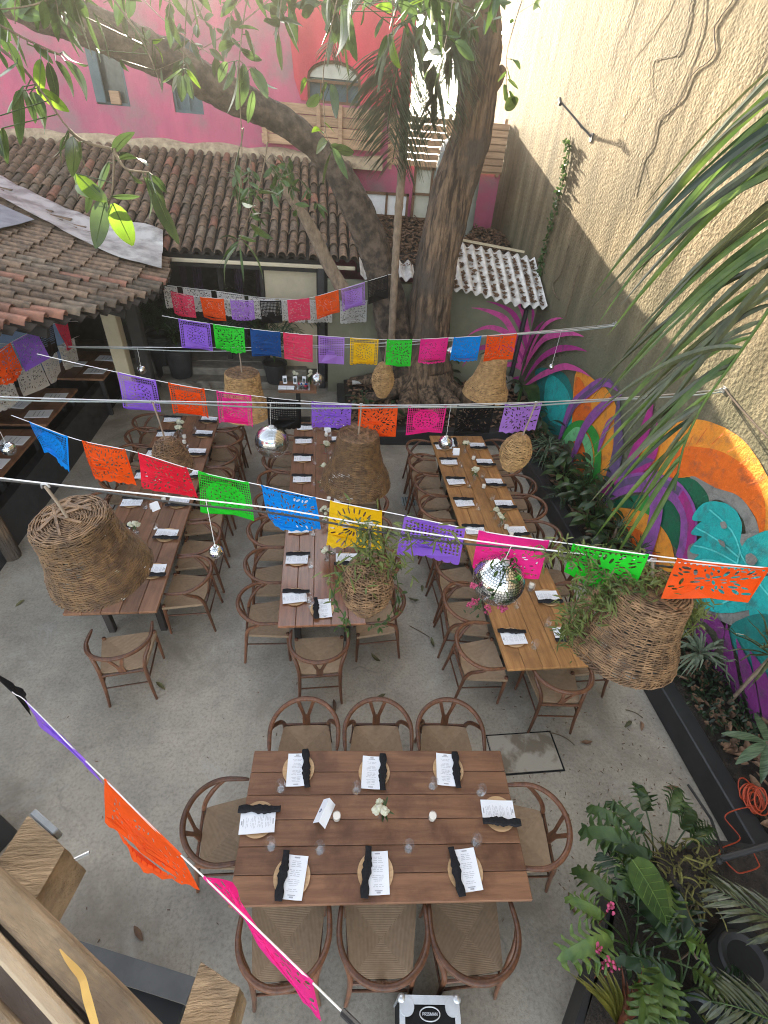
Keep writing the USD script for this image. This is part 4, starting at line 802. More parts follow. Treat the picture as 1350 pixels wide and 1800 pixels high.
for k in range(9): obj('trinket', MB().ball((R.uniform(-.09, .09), R.uniform(-.05, .05), .03 + R.uniform(0, .05)), .026, 1, (1, 1, .8)), R.choice(['paper_red', 'paper_navy', 'paper_white', 'paper_rose']), bx)
vase_of_flowers('bud_vase', 'green vase of white roses at the right of the small back table', (-.25, 8.72, ZT), 6, 77, .16, 'leaf_mid')
vase_of_flowers('bud_vase', 'thin vase of pale flowers in the middle of the small back table', (-.48, 8.74, ZT), 3, 78, .15)
pp = thing('pipe_end', 'pale pipe lying on the soil left of the big trunk', 'pipe'); a = np.array([.62, 9.72, .34]); obj('pipe', MB().tube([a, a + [.45, .03, .02]], .035, 12), 'pvc_white', pp, smooth=40); obj('collar', MB().tube([a + [-.02, 0, 0], a + [.05, .004, .002]], .046, 12), 'pvc_white', pp, smooth=40)

# dining room on the left: bar-high tables with menus
for i, y in enumerate((4.9, 6.3, 7.7, 9.35)):
    t = thing('dining_table', f'dark table under the left tile roof, {ORD[i]} from the near end', 'table', (-4.62 + (.28 if i == 3 else 0), y, 0), group='tables in the left dining room')
    for k in range(4): obj('plank', MB().box((-.36 + .24 * k, 0, TZ - .02), (.236, 1.25, .04), bev=.004), 'table_dark', t)
    for sx in (-1, 1):
        for sy in (-1, 1): obj('leg', MB().box((sx * .4, sy * .52, .355), (.06, .06, .71)), 'black_paint', t)
    for k, (dx, dy) in enumerate(((.25, -.3), (.25, .3), (-.2, .0))):
        c = thing('menu_card', f'white menu on the {ORD[i]} dark table under the left tile roof, {["near", "far", "back"][k]} place', 'menu', (-4.62 + dx + (.28 if i == 3 else 0), y + dy, ZT), (0, 0, 90 + R.uniform(-6, 6)), 'menus in the left dining room')
        obj('card', MB().box((0, 0, .003), (.24, .34, .006)), 'paper', c); obj('printed_lines', MB().box((0, .06, .0066), (.14, .012, .0012)).box((0, 0, .0066), (.16, .01, .0012)).box((0, -.06, .0066), (.13, .01, .0012)), 'ink', c)
    if i in (1, 3): vase_of_flowers('bud_vase', f'vase of white flowers on the {ORD[i]} dark table under the left tile roof', (-4.55, y - .05, ZT), 5, 40 + i, .14)
# ------------------------------------------------------------------ cables, lamps, mirror balls
def wire(name, label, P, r, mt, n=40):
    t = thing(name, label, 'cable'); obj('strand', MB().tube(smoothpath(P, n), r, 6), mt, t, smooth=True); return t
W_MID = [aty(-40, 696, 4.6), aty(265, 705, 4.6), aty(478, 708, 4.6), aty(635, 712, 4.6), aty(920, 708, 4.6), aty(1275, 685, 4.6)]
W_MID[-1][0] = WX - .03
W_BACK = [aty(-20, 603, 7.05), aty(60, 607, 7.05), aty(415, 611, 7.05), aty(675, 603, 7.05), aty(860, 590, 7.05), aty(1085, 570, 7.05)]; W_BACK[-1][0] = WX - .03
YF = lambda px: 2.32 - .72 * (px - 85) / 1115.0      # the front cable is strung a little askew
W_FRONT = [aty(px, py, YF(px)) for px, py in ((-60, 833), (85, 850), (300, 873), (470, 892), (645, 921), (870, 955), (1060, 978), (1200, 990), (1420, 1003))]
wire('lamp_cable', 'grey steel cable carrying the middle row of lamps', W_MID, .007, 'steel_wire'); wire('lamp_cable', 'grey steel cable carrying the back row of lamps', W_BACK, .007, 'steel_wire'); wire('lamp_cable', 'white cable carrying the front row of lamps', W_FRONT, .0042, 'white_cord')
def sagged(P, s, seed):
    q = smoothpath(P, 60); t = np.linspace(0, 1, 60); q[:, 2] -= s * (.5 + .5 * np.sin(t * 19 + seed)) * np.sin(np.pi * t) ** .4 + .02; q[:, 1] += .015 * np.sin(t * 11); return q
for P, s, sd, nm, r, mt in ((W_MID, .03, 1, 'middle', .008, 'tank_grey'), (W_BACK, .035, 2, 'back', .008, 'tank_grey'), (W_FRONT, .022, 3, 'front', .006, 'black_cable')):
    t = thing('power_cord', f'power cord slung under the {nm} lamp cable', 'cable'); obj('strand', MB().tube(sagged(P, s, sd), r, 6), mt, t, smooth=True)
def on_wire(P, x):
    q = smoothpath(P, 200); i = int(np.argmin(np.abs(q[:, 0] - x))); return q[i]
def weave(prof, N, rows, rod, flat=1.0, amp=None, seed=0, gap=0.0):
    """wicker: waving rods round upright stakes. prof: (z from the top, radius)"""
    rr = np.random.default_rng(seed); prof = np.array(prof, float); s = np.r_[0, np.cumsum(np.linalg.norm(np.diff(prof, axis=0), axis=1))]
    m = MB(); amp = amp or rod * .9; seg = N * 2; a = np.linspace(0, 2 * np.pi, seg, endpoint=False)
    for k in range(rows):
        u = s[-1] * (k + .5) / rows; z = np.interp(u, s, prof[:, 0]); r = np.interp(u, s, prof[:, 1])
        w = amp * np.sin(np.pi / 2 * np.arange(seg)) * (1 if k % 2 else -1)
        wob = .0035 * np.sin(3 * a + rr.uniform(0, 6)) + .003 * np.sin(7 * a + rr.uniform(0, 6)) + rr.normal(0, .0012, seg)
        rad = r + w + rr.normal(0, .001, seg)
        m.tube(np.stack([rad * np.cos(a), rad * np.sin(a), -z + wob], 1), rod * rr.uniform(.85, 1.15), 5, closed=True, flat=1.0)
    st = MB()
    for i in range(N):
        b = 2 * np.pi * (i + .5) / N + rr.normal(0, .01); st.tube([(p[1] * math.cos(b), p[1] * math.sin(b), -p[0]) for p in prof], rod * .95, 5)
    return m, st
def lamp(label, cat, P, px, py, y, prof, mt, N, rows, rod, top, rim, tilt=(0, 0, 0), rim_r=None, seed=0, flare=None):
    """px, py: where the middle of the lamp's top stands in the photograph, at distance y along the court"""
    c = aty(px, py, y); w = on_wire(P, c[0])
    t = thing('basket_lamp', label, cat, c, tilt, 'wicker basket lamps hanging on the cables')
    m, st = weave(prof, N, rows, rod, seed=seed); obj('weave', m, mt, t, smooth=True); obj('stakes', st, mt, t, smooth=True)
    rr = np.random.default_rng(seed + 50); m = MB(); r0 = prof[0][1]
    k = 0
    for r in np.arange(r0, .02, -rod * 1.9):
        a = np.linspace(0, 2 * np.pi, 40, endpoint=False); m.tube(np.stack([(r + rr.normal(0, .002, 40)) * np.cos(a), (r + rr.normal(0, .002, 40)) * np.sin(a), .006 * np.sin(a * 8 + (k % 2) * np.pi) + .004 * rr.normal(0, 1, 40) * .3 - .0], 1), rod * rr.uniform(.8, 1.3), 5, closed=True); k += 1
    obj('top_disc', m, top, t, smooth=True); obj('top_backing', MB().lathe([(0, -.010), (r0 - .004, -.010), (r0 - .004, -.016), (0, -.016)], 32), 'wicker_brown', t)
    m = MB()
    for j in range(7):
        b = rr.uniform(0, np.pi); d = np.array([math.cos(b), math.sin(b), 0]); o = np.array([-d[1], d[0], 0]) * rr.uniform(-.5, .5) * r0; h = .8 * r0 * rr.uniform(.5, 1)
        m.bar(o - d * h + [0, 0, .01], o + d * h + [0, 0, .012 + .01 * rr.random()], rr.uniform(.012, .026), .004)
    obj('cane_strips', m, top, t)
    z, r = prof[-1]; a = np.linspace(0, 2 * np.pi, 96, endpoint=False); m = MB()
    for q in range(3): m.tube(np.stack([(r + .012 * np.cos(a * 24 + q * 2.1)) * np.cos(a), (r + .012 * np.cos(a * 24 + q * 2.1)) * np.sin(a), -z + .011 * np.sin(a * 24 + q * 2.1)], 1), rod * 1.15, 5, closed=True)
    obj('rim', m, mt, t, smooth=True)
    h = w - c; obj('hanging_rod', MB().tube([(0, 0, -.03), h * .5 + [0.004, 0, 0], h], .009, 8), 'rod', t, smooth=True)
    obj('hook', MB().tube([h + [-.02, 0, -.01], h + [-.012, 0, .014], h + [.012, 0, .014], h + [.02, 0, -.01]], .006, 6), 'steel_wire', t, smooth=True)
    return t, c
bell = lambda h, r0, r1, fl=.0: [(0, r0), (.02, r0 + .012), (h * .3, r0 + (r1 - r0) * .2), (h * .6, r0 + (r1 - r0) * .48), (h * .82, r0 + (r1 - r0) * .78 + fl), (h, r1)]
egg = lambda h, r: [(h * t, r * math.sin(math.pi * (.10 + .80 * t)) ** .75) for t in np.linspace(0, 1, 9)]
CAT = 'basket lamp'
lamp('large brown wicker basket lamp over the near end of the left long table', CAT, W_FRONT, 120, 912, YF(85), bell(.46, .20, .295, .01), 'wicker_brown', 36, 70, .0043, 'wicker_grey', 0, (4, -6, 0), seed=1)
tR, cR = lamp('large wicker basket lamp at the right draped with green fern', CAT, W_FRONT, 1146, 1030, YF(1200) - .05, bell(.415, .185, .292, .01), 'wicker_grey', 38, 64, .0043, 'wicker_grey', 0, (-3, 4, 0), seed=2)
lamp('large dark wicker basket lamp over the middle long table', CAT, W_MID, 630, 763, 4.6, bell(.62, .205, .385, .02), 'wicker_brown', 32, 64, .0058, 'wicker_grey', 0, (0, 1, 0), seed=3)
lamp('tan wicker basket lamp at the back left in front of the steps', CAT, W_BACK, 425, 655, 7.05, bell(.66, .23, .345, .03), 'wicker_tan', 24, 54, .0072, 'wicker_grey', 0, (0, 1, 0), seed=4)
lamp('tan wicker basket lamp at the back right before the painted palm', CAT, W_BACK, 871, 627, 7.05, bell(.62, .17, .345, .03), 'wicker_tan', 24, 54, .0072, 'wicker_tan', 0, (0, 4, 0), seed=5)
lamp('small dome shaped wicker lamp hanging over the left long table behind the red paper flag', CAT, W_MID, 291, 775, 4.6, [(0, .07), (.02, .11), (.10, .155), (.22, .185), (.34, .2)], 'wicker_grey', 18, 26, .0062, 'wicker_grey', 0, (3, -3, 0), seed=6)
lamp('small egg shaped wicker lamp hanging in front of the big trunk', CAT, W_BACK, 675, 640, 7.05, egg(.50, .165), 'wicker_tan', 16, 30, .0078, 'wicker_tan', 0, seed=7)
lamp('egg shaped tan wicker lamp hanging by the right long table', CAT, W_MID, 918, 767, 4.6, egg(.42, .172), 'wicker_tan', 18, 32, .0062, 'wicker_tan', 0, (0, 7, 0), seed=8)
tE, cE = lamp('egg shaped brown wicker lamp trailing green vine over the near end of the middle table', CAT, W_FRONT, 648, 985, YF(648), egg(.40, .148), 'wicker_grey', 24, 38, .0052, 'wicker_grey', 0, seed=9)

def mirror_ball(label, P, px, py, y, dia, rows=None):
    c = aty(px, py, y); w = on_wire(P, c[0]) if P is not None else c + [0, 0, .35]; r = dia / 2
    t = thing('mirror_ball', label, 'mirror ball', c, (R.uniform(-8, 8), R.uniform(-8, 8), R.uniform(0, 90)), 'mirror balls hanging on the cables')
    obj('core', MB().ball((0, 0, 0), r * .965, 3), 'black_matte', t, smooth=True)
    rows = rows or int(np.clip(dia / .0098, 12, 36)); m = MB(); rr = np.random.default_rng(int(px)); V, Fq = [], []
    for i in range(rows):
        p0, p1 = np.pi * (i + .08) / rows, np.pi * (i + .92) / rows; n = max(3, int(round(2 * rows * math.sin((p0 + p1) / 2))))
        for j in range(n):
            a0, a1 = 2 * np.pi * (j + .08) / n, 2 * np.pi * (j + .92) / n
            q = np.array([(math.sin(p) * math.cos(a), math.sin(p) * math.sin(a), math.cos(p)) for p, a in ((p0, a0), (p1, a0), (p1, a1), (p0, a1))]); nrm = unit(q.mean(0)); q = q - np.outer(q @ nrm - (q @ nrm).mean(), nrm)
            tilt = rr.normal(0, .014, 3); q = q + np.outer((q - q.mean(0)) @ tilt, nrm); b = len(V); V += list(q * r); Fq.append((b, b + 1, b + 2, b + 3))
    m.add(np.array(V), np.array(Fq)); o = obj('mirror_tiles', m, 'mirror', t); setcd(o, kind='stuff')
    obj('cap', MB().lathe([(0, r + .012), (r * .16, r + .01), (r * .18, r * .97), (0, r * .95)], 16), 'aluminium', t, smooth=40)
    return t, c, w
def ball_hung(label, P, px, py, y, dia):
    t, c, w = mirror_ball(label, P, px, py, y, dia)
    s = thing('hanging_string', 'string above ' + label, 'string'); obj('strand', MB().tube([c + [0, 0, dia / 2], w], .0022, 5), 'white_cord', s, smooth=True); return t, c
ball_hung('large mirror ball hanging between the left and middle long tables', W_MID, 478, 776, 4.6, .355)
tB, cB = ball_hung('large mirror ball with pink flowers hanging over the right long table', W_FRONT, 876, 1020, YF(876), .285)
ball_hung('small mirror ball hanging over the far end of the right long table', W_MID, 783, 778, 4.6, .155)
ball_hung('small mirror ball hanging low beside the right side of the left long table', W_FRONT, 380, 970, YF(380), .082)
ball_hung('mirror ball hanging by the small back table', W_BACK, 558, 667, 7.05, .185)
ball_hung('small mirror ball hanging before the big trunk between pink and blue flags', W_BACK, 793, 618, 7.05, .15)
ball_hung('small mirror ball hanging near the cream column of the left dining room', W_BACK, 249, 650, 7.05, .125)
ball_hung('mirror ball hanging at the left edge over the dark dining tables', W_MID, 15, 789, 4.6, .14)
ball_hung('tiny mirror ball hanging before the big banana leaf', W_BACK, 969, 645, 7.05, .085)

# ------------------------------------------------------------------ strings of cut paper flags
def flag_shape(style, w, h, edge, rr):
    """a sheet of cut paper: outline with fancy lower edge minus many small holes (u across, v down)"""
    if edge == 'zig': bot = [(w * k / 12, h - (.016 if k % 2 else 0)) for k in range(13)]
    elif edge == 'scallop': bot = [(w * (k + (1 - math.cos(a)) / 2) / 7, h - .02 + .02 * math.sin(a)) for k in range(7) for a in np.linspace(0, math.pi, 6)[:-1]] + [(w, h - .02)]
    elif edge == 'wave': bot = [(w * t, h - .05 + .05 * math.sin(math.pi * t) + .008 * math.sin(t * 40)) for t in np.linspace(0, 1, 25)]
    else: bot = [(0, h), (w * .5, h + .004), (w, h)]
    S = Polygon([(w, 0), (0, 0)] + bot); H = []
    hole = lambda x, y, a, b, rot=0: shapely.affinity.rotate(shapely.affinity.scale(Point(x, y).buffer(1, 4), a, b), rot, origin=(x, y))
    sq = lambda x, y, s, t=None: sbox(x - s / 2, y - (t or s) / 2, x + s / 2, y + (t or s) / 2)
    cx, cy = w / 2, h * .5; g_ = .021
    if style == 'grid':
        for i in range(int(w / g_)):
            for j in range(int(h / g_)):
                x, y = (i + .75) * g_, .028 + j * g_
                if x > w - .014 or y > h - .04: continue
                if ((x - cx) / (w * .36)) ** 2 + ((y - cy) / (h * .40)) ** 2 > 1: H.append(sq(x, y, .0145))
    if style == 'border':
        for i in range(int(w / g_)):
            x = (i + .75) * g_
            if x < w - .014: H += [sq(x, .026, .0145), sq(x, .047, .0145)]
        for j in range(int(h / g_) - 3):
            for x in (.02, .041, w - .02, w - .041): H.append(sq(x, .068 + j * g_, .0145))
    if style == 'lattice':
        s = .032
        for i in range(-1, int(w / s * 1.5) + 2):
            for j in range(-1, int(h / s * 1.5) + 2):
                x, y = i * s * .75 + (j % 2) * s * .375, .03 + j * s * .375
                if .014 < x < w - .014 and .018 < y < h - .05 and (((x - cx) / (w * .2)) ** 2 + ((y - h * .72) / (h * .22)) ** 2 > 1): H.append(Polygon([(x - s * .29, y), (x, y - s * .29), (x + s * .29, y), (x, y + s * .29)]))
    if style == 'rays':
        for ring, n, a, b in ((.32, 18, .0065, .022), (.55, 22, .006, .026), (.80, 26, .006, .024)):
            for k in range(n):
                t = 2 * math.pi * k / n + ring; x, y = cx + w * .52 * ring * math.cos(t), cy + h * .52 * ring * math.sin(t)
                if .02 < x < w - .02 and .02 < y < h - .035: H.append(hole(x, y, b, a, math.degrees(t)))
    if style in ('grid', 'border'):
        for ring, n, a, b in ((.17, 7, .006, .014), (.27, 13, .005, .013), (.36, 17, .0045, .011)):
            for k in range(n):
                t = 2 * math.pi * k / n + ring; H.append(hole(cx + w * .78 * ring * math.cos(t), cy + h * .8 * ring * math.sin(t), b, a, math.degrees(t) + (90 if ring != .27 else 20)))
        H += [hole(cx - .02, cy + .012, .008, .006), hole(cx + .02, cy + .012, .008, .006)]
    if style == 'leafy' or style == 'scatter':
        for k in range(150 if style == 'leafy' else 110):
            x, y = rr.uniform(.022, w - .022), rr.uniform(.03, h - .045); t = math.degrees(math.atan2(y - cy, x - cx)) + rr.normal(0, 25); q = rr.uniform(.6, 1.25); H.append(hole(x, y, .017 * q, .0065 * q, t))
        for k in range(14): H.append(sq(.016 + (w - .032) * k / 13, .016, .009))
    if style == 'plain':
        for k in range(16): H.append(sq(.02 + (w - .04) * k / 15, h - .03, .007, .014))
        for k in range(60): x, y = rr.uniform(.03, w - .03), rr.uniform(.04, h - .06); H.append(hole(x, y, .011, .004, rr.uniform(0, 180)))
    keep = []
    inner = S.buffer(-.0065)
    tree = None
    for q in H:
        q = q.intersection(inner) if not inner.contains(q) else q
        if q.is_empty or q.area < 6e-6: continue
        if any(q.distance(o) < .0042 for o in keep[-140:] if abs(o.centroid.x - q.centroid.x) < .06): continue
        keep.append(q)
    S = S.difference(unary_union(keep)) if keep else S
    return max(S.geoms, key=lambda p: p.area) if hasattr(S, 'geoms') else S
STY = ['grid', 'rays', 'leafy', 'border', 'scatter', 'lattice', 'plain']
_flagn = [0]
def flag(label, col, A, B, h, style, edge, group, tilt=0.0, ripple=.012, twist=0.0):
    """A, B: upper corners on the string"""
    rr = np.random.default_rng(1000 + _flagn[0]); _flagn[0] += 1
    A, B = np.asarray(A, float), np.asarray(B, float); w = np.linalg.norm(B - A); S = flag_shape(style, w, h, edge, rr)
    v, f = trimesh.creation.triangulate_polygon(S.segmentize(.03), engine='earcut')
    # a few subdivision points so that the sheet can curve
    X = unit(B - A); hz = unit(np.cross(X, [0, 0, 1])); dn0 = -np.array([0, 0, 1.0]); dn0 = unit(dn0 - X * (dn0 @ X) * .25)
    if isinstance(tilt, tuple):   # blown so that the sheet is seen nearly edge-on, plus an angle to the left
        r_ = unit((A + B) / 2 - EYE); lf = 1 if hz @ RT < 0 else -1; dn0 = -np.array([0, 0, 1.0]); dn0 = unit(dn0 - X * (dn0 @ X)); tilt = math.atan2(r_ @ hz, r_ @ dn0) + lf * tilt[1]
    u, t = v[:, 0], v[:, 1]; ph = rr.uniform(0, 6.28)
    ang = tilt + twist * (u / w - .5) + .10 * np.sin(u / w * 5 + ph); s = t / h
    dn = dn0[None] * np.cos(ang)[:, None] + hz[None] * np.sin(ang)[:, None]
    off = ripple * (np.sin(u / w * 9 + ph) * s + .7 * np.sin(t * 18 + ph * 2) * s)
    P = A + X * u[:, None] + dn * t[:, None] + hz * off[:, None]; P[:, 2] += -.012 * np.sin(np.pi * u / w) * (1 - s)
    m = MB().add(P, f); m.add(P + hz * .0006, f[:, ::-1])
    t_ = thing('paper_flag', label, 'paper flag', (0, 0, 0), group=group); obj('sheet', m, 'paper_' + col, t_)
    obj('hem', MB().tube([A - X * .0, (A + B) / 2 - [0, 0, .012], B], .0042, 5), 'paper_' + col, t_); return t_
def string_plane(A, B): n = unit(np.cross(B - A, [0, 0, 1.0])); return A, n
def on_plane(px, py, A, n): r = ray(px, py); return EYE + r * ((A - EYE) @ n) / (r @ n)
COLN = {'navy': 'deep blue', 'rose': 'rose red', 'lilac': 'lilac'}
def string_of_flags(name, label, where, A, B, line, flags, h, r=.0032, mt='white_cord', sag=True, base=0):
    """line: photo points the string passes; flags: (colour, left px, right px, style, edge[, tilt, twist])"""
    A, B = np.asarray(A, float), np.asarray(B, float); A, n = string_plane(A, B); P = [on_plane(*p, A, n) for p in line]; q = smoothpath(P, 160)
    s = thing(name, label, 'string'); obj('cord', MB().tube(q, r, 6), mt, s, smooth=True)
    pr = np.array([(lambda d: 675 + FPX * (d @ RT) / (d @ FW))(x - EYE) for x in q])
    cnt = {}
    for f in flags: cnt[f[0]] = cnt.get(f[0], 0) + 1
    seen = {}
    for i, f in enumerate(flags):
        c, a, b, sty, edge = f[:5]; hh = h[i] if isinstance(h, (list, tuple)) else h; ia, ib = int(np.argmin(np.abs(pr - a))), int(np.argmin(np.abs(pr - b)))
        if cnt[c] > 1: seen[c] = seen.get(c, 0) + 1; which = f'{ORD[seen[c] - 1]} such from the left'
        else: which = 'only one of its colour'
        flag(f'{COLN.get(c, c)} cut paper flag on {where}, {which}', c, q[ia], q[ib], hh, sty, edge, 'cut paper flags on strings', f[5] if len(f) > 5 else R.normal(0, .06), .012, f[6] if len(f) > 6 else R.normal(0, .08))
string_of_flags('flag_string', 'white string of flags running in front from the left dining room to the right', 'the front string', (-2.68, 4.34, 0), (1.87, 1.33, 0),
    [(20, 730), (50, 741), (118, 767), (243, 796), (350, 829), (459, 853), (578, 880), (709, 906), (847, 934), (1010, 957), (1190, 982), (1345, 998), (1480, 1008)],
    [('blue', 50, 120, 'grid', 'zig', .1, .25), ('orange', 142, 222, 'leafy', 'zig'), ('red', 243, 328, 'scatter', 'wave'), ('green', 350, 438, 'grid', 'flat'), ('blue', 459, 552, 'leafy', 'wave'), ('yellow', 578, 673, 'rays', 'zig'), ('purple', 709, 813, 'lattice', 'scallop', .1), ('pink', 847, 966, 'plain', 'flat'), ('green', 1010, 1143, 'leafy', 'flat'), ('orange', 1190, 1346, 'leafy', 'flat')], [.34, .35, .35, .34, .34, .33, .28, .27, .235, .215])
string_of_flags('flag_string', 'white string of flags across the court above the middle of the long tables', 'the middle string', (-3, 4.75, 0), (4.3, 4.75, 0),
    [(65, 622), (210, 655), (360, 684), (550, 706), (720, 714), (890, 711), (1000, 704), (1105, 700)],
    [('purple', 207, 277, 'border', 'flat', .05), ('orange', 292, 359, 'border', 'zig'), ('pink', 377, 443, 'border', 'zig'), ('black', 467, 527, 'lattice', 'scallop'), ('purple', 550, 615, 'scatter', 'wave'), ('orange', 633, 700, 'leafy', 'flat'), ('pink', 718, 783, 'grid', 'flat'), ('black', 804, 868, 'leafy', 'flat'), ('lilac', 886, 953, 'scatter', 'zig')], .345)
string_of_flags('flag_string', 'white string of flags across the court in front of the big trunk', 'the back string', (-3, 6.9, 0), (4.3, 6.9, 0),
    [(285, 555), (318, 561), (440, 578), (560, 590), (680, 597), (800, 593), (905, 587), (1000, 580), (1085, 571)],
    [('purple', 316, 370, 'border', 'flat'), ('green', 376, 429, 'leafy', 'wave'), ('navy', 440, 491, 'plain', 'flat'), ('rose', 499, 549, 'plain', 'flat'), ('lilac', 558, 606, 'lattice', 'flat'), ('yellow', 617, 667, 'border', 'scallop'), ('green', 678, 726, 'leafy', 'flat'), ('pink', 738, 787, 'plain', 'scallop'), ('blue', 797, 846, 'plain', 'zig'), ('orange', 857, 908, 'leafy', 'flat')], .37)
string_of_flags('flag_string', 'string of coloured flags at the far back ending at the big trunk', 'the far coloured string', (-3, 9.0, 0), (4.3, 9.0, 0),
    [(275, 497), (300, 512), (352, 522), (440, 528), (520, 527), (600, 508), (640, 496), (700, 478)],
    [('rose', 301, 341, 'scatter', 'flat'), ('orange', 351, 393, 'plain', 'flat'), ('lilac', 404, 445, 'scatter', 'wave'), ('black', 456, 494, 'lattice', 'flat'), ('rose', 504, 543, 'plain', 'scallop'), ('orange', 555, 595, 'plain', 'flat'), ('lilac', 600, 640, 'border', 'scallop'), ('black', 645, 683, 'lattice', 'flat')], .37)
string_of_flags('flag_string', 'string of white lace flags at the far back below the gutter', 'the far white string', (-3, 9.9, 0), (4.3, 9.9, 0),
    [(270, 497), (300, 502), (400, 514), (470, 524), (560, 528), (650, 528)],
    [('white', 285, 312, 'scatter', 'scallop'), ('white', 322, 370, 'scatter', 'scallop'), ('white', 381, 428, 'scatter', 'scallop'), ('white', 436, 484, 'scatter', 'scallop'), ('white', 490, 535, 'scatter', 'scallop'), ('white', 540, 585, 'scatter', 'scallop'), ('white', 598, 645, 'leafy', 'scallop')], .42)
# inside the left dining room
string_of_flags('flag_string', 'string of coloured flags hanging just inside the left dining room', 'string under left tile roof', (-3.6, 5.8, 0), (-3.4, 8.2, 0),
    [(-30, 632), (0, 618), (20, 602), (62, 580), (100, 568), (140, 566)],
    [('orange', -24, 18, 'leafy', 'wave'), ('purple', 22, 62, 'scatter', 'flat'), ('black', 64, 92, 'lattice', 'flat'), ('rose', 96, 118, 'plain', 'flat')], .36)
string_of_flags('flag_string', 'lower string of white flags inside the left dining room', 'white string under left tile roof', (-4.0, 5.6, 0), (-3.9, 8.6, 0),
    [(-30, 680), (28, 652), (68, 634), (104, 608), (140, 590)],
    [('white', -26, 18, 'scatter', 'scallop'), ('white', 26, 68, 'scatter', 'flat'), ('white', 70, 98, 'scatter', 'flat'), ('white', 102, 130, 'scatter', 'flat')], .36)
# the string in the foreground, lower left
A0, B0 = np.array([-1.62, 1.62, 2.35]), np.array([.06, .16, 3.1])
string_of_flags('flag_string', 'white string of flags slanting across the lower left foreground', 'the slanting foreground string', A0, B0,
    [(-30, 1165), (20, 1215), (45, 1232), (145, 1332), (183, 1369), (318, 1503), (360, 1543), (552, 1730), (602, 1779), (660, 1835)],
    [('black', -25, 22, 'lattice', 'zig', -.2, .3), ('purple', 45, 150, 'plain', 'flat', ('edge', .10), .1), ('orange', 183, 320, 'plain', 'wave', ('edge', .40), -.55), ('pink', 360, 552, 'leafy', 'wave', ('edge', .05), .5)], [.26, .17, .25, .19], r=.0026)
q = thing('cord_clip', 'black plastic clamp at the lower end of the slanting flag string', 'clamp'); e = on_plane(602, 1779, *string_plane(A0, B0)); d = unit(on_plane(650, 1826, *string_plane(A0, B0)) - e)
obj('sleeve', MB().tube([e, e + d * .07], .009, 8), 'black_paint', q, smooth=40); obj('jaw', MB().tube([e + d * .07, e + d * .16], .013, 8), 'black_paint', q, smooth=40)
# cable hooks on the right wall
for P, nm in ((W_MID, 'middle'), (W_BACK, 'back')):
    e = P[-1]; t = thing('wall_hook', f'small metal wall hook holding the {nm} lamp cable on the stucco wall', 'hook'); obj('plate', MB().box((WX - .006, e[1], e[2]), (.012, .05, .07), bev=.002), 'steel_wire', t); obj('eye', MB().tube([e + [.02, 0, 0], e + [-.01, 0, .02], e + [-.03, 0, 0], e + [-.01, 0, -.02]], .006, 6), 'steel_wire', t, smooth=True)
a = atx(1275, 685, WX - .02); b = atx(1350, 770, WX - .02); wire('wall_cable', 'thin dark cable running down the sunlit wall from the middle hook', [a, (a + b) / 2 + [0, 0, -.01], b, b + (b - a)], .010, 'root', 12)
# ------------------------------------------------------------------ the big tree
def trunk_mesh(P, r, n=28, seed=0, lump=.16, flute=.07):
    K = 64 if n < 20 else 150; n = n if n < 20 else 72
    q = smoothpath(P, K); rad = np.interp(np.linspace(0, 1, K), np.linspace(0, 1, len(r)), r); m = MB().tube(q, rad, n); v, f = m.mesh()
    c = np.repeat(q, n, 0); k = len(c); d = v[:k] - c; rr = np.linalg.norm(d, axis=1, keepdims=True); th = np.tile(np.linspace(0, 2 * np.pi, n, endpoint=False), K)[:, None]
    low = np.exp(-np.maximum(0, v[:k, 2:3]) * 1.6)
    fac = 1 + lump * (meshkit.fbm(v[:k] * [3.2, 3.2, 1.2] + seed, 4, seed)[:, None] - .5) * 2 + flute * np.sin(th * 4 + seed + v[:k, 2:3] * .5) * (1 + 2.5 * low)
    ridge = 1 - np.abs(2 * meshkit.fbm(v[:k] * [11, 11, 1.7] + seed * 3, 4, seed + 9)[:, None] - 1); fac += .26 * (ridge - .75) + .06 * (meshkit.fbm(v[:k] * [24, 24, 9], 3, seed + 4)[:, None] - .5)
    v[:k] = c + d * fac; return v, f
big = thing('big_tree', 'big old tree with thick leaning trunk and a limb arching left', 'tree')
Yt = 9.45
def tp(px, py, y=Yt): return aty(px, py, y)
obj('trunk', trunk_mesh([tp(738, 690), tp(742, 640), tp(752, 560), tp(768, 460), tp(795, 340), tp(832, 220), tp(842, 120), tp(838, 20, 9.3), tp(825, -120, 9.0)], [.62, .46, .37, .33, .33, .31, .29, .31, .31], seed=2), 'bark', big, smooth=True)
obj('limb', trunk_mesh([tp(705, 660), tp(695, 590), tp(672, 480), tp(634, 380), tp(580, 285), tp(500, 215, 9.2), tp(400, 165, 8.8), tp(290, 105, 8.4), tp(180, 55, 8.0), tp(60, 10, 7.6), tp(-60, -60, 7.4)], [.36, .32, .28, .25, .21, .17, .175, .18, .19, .18, .17], seed=5), 'bark_dark', big, smooth=True)
obj('limb', trunk_mesh([tp(618, 530, 9.2), tp(580, 470, 9.2), tp(540, 390, 9.1), tp(500, 330, 9.0), tp(470, 280, 9.0)], [.13, .11, .10, .08, .05], 14, seed=8), 'bark_pale', big, smooth=True)
for i, (px, a) in enumerate(((690, -2.7), (715, -2.1), (745, -1.55), (770, -1.1), (795, -.6), (660, 2.9))):
    b = tp(740, 690) + [0, 0, .02]; d = np.array([math.cos(a), math.sin(a), 0]); obj('root', trunk_mesh([b + d * .35 + [0, 0, .42], b + d * .6 + [0, 0, .22], b + d * 1.0 + [.05, 0, .12], b + d * 1.5 + [0, .05, .02]], [.26, .19, .12, .06], 12, seed=20 + i), 'bark', big, smooth=True)
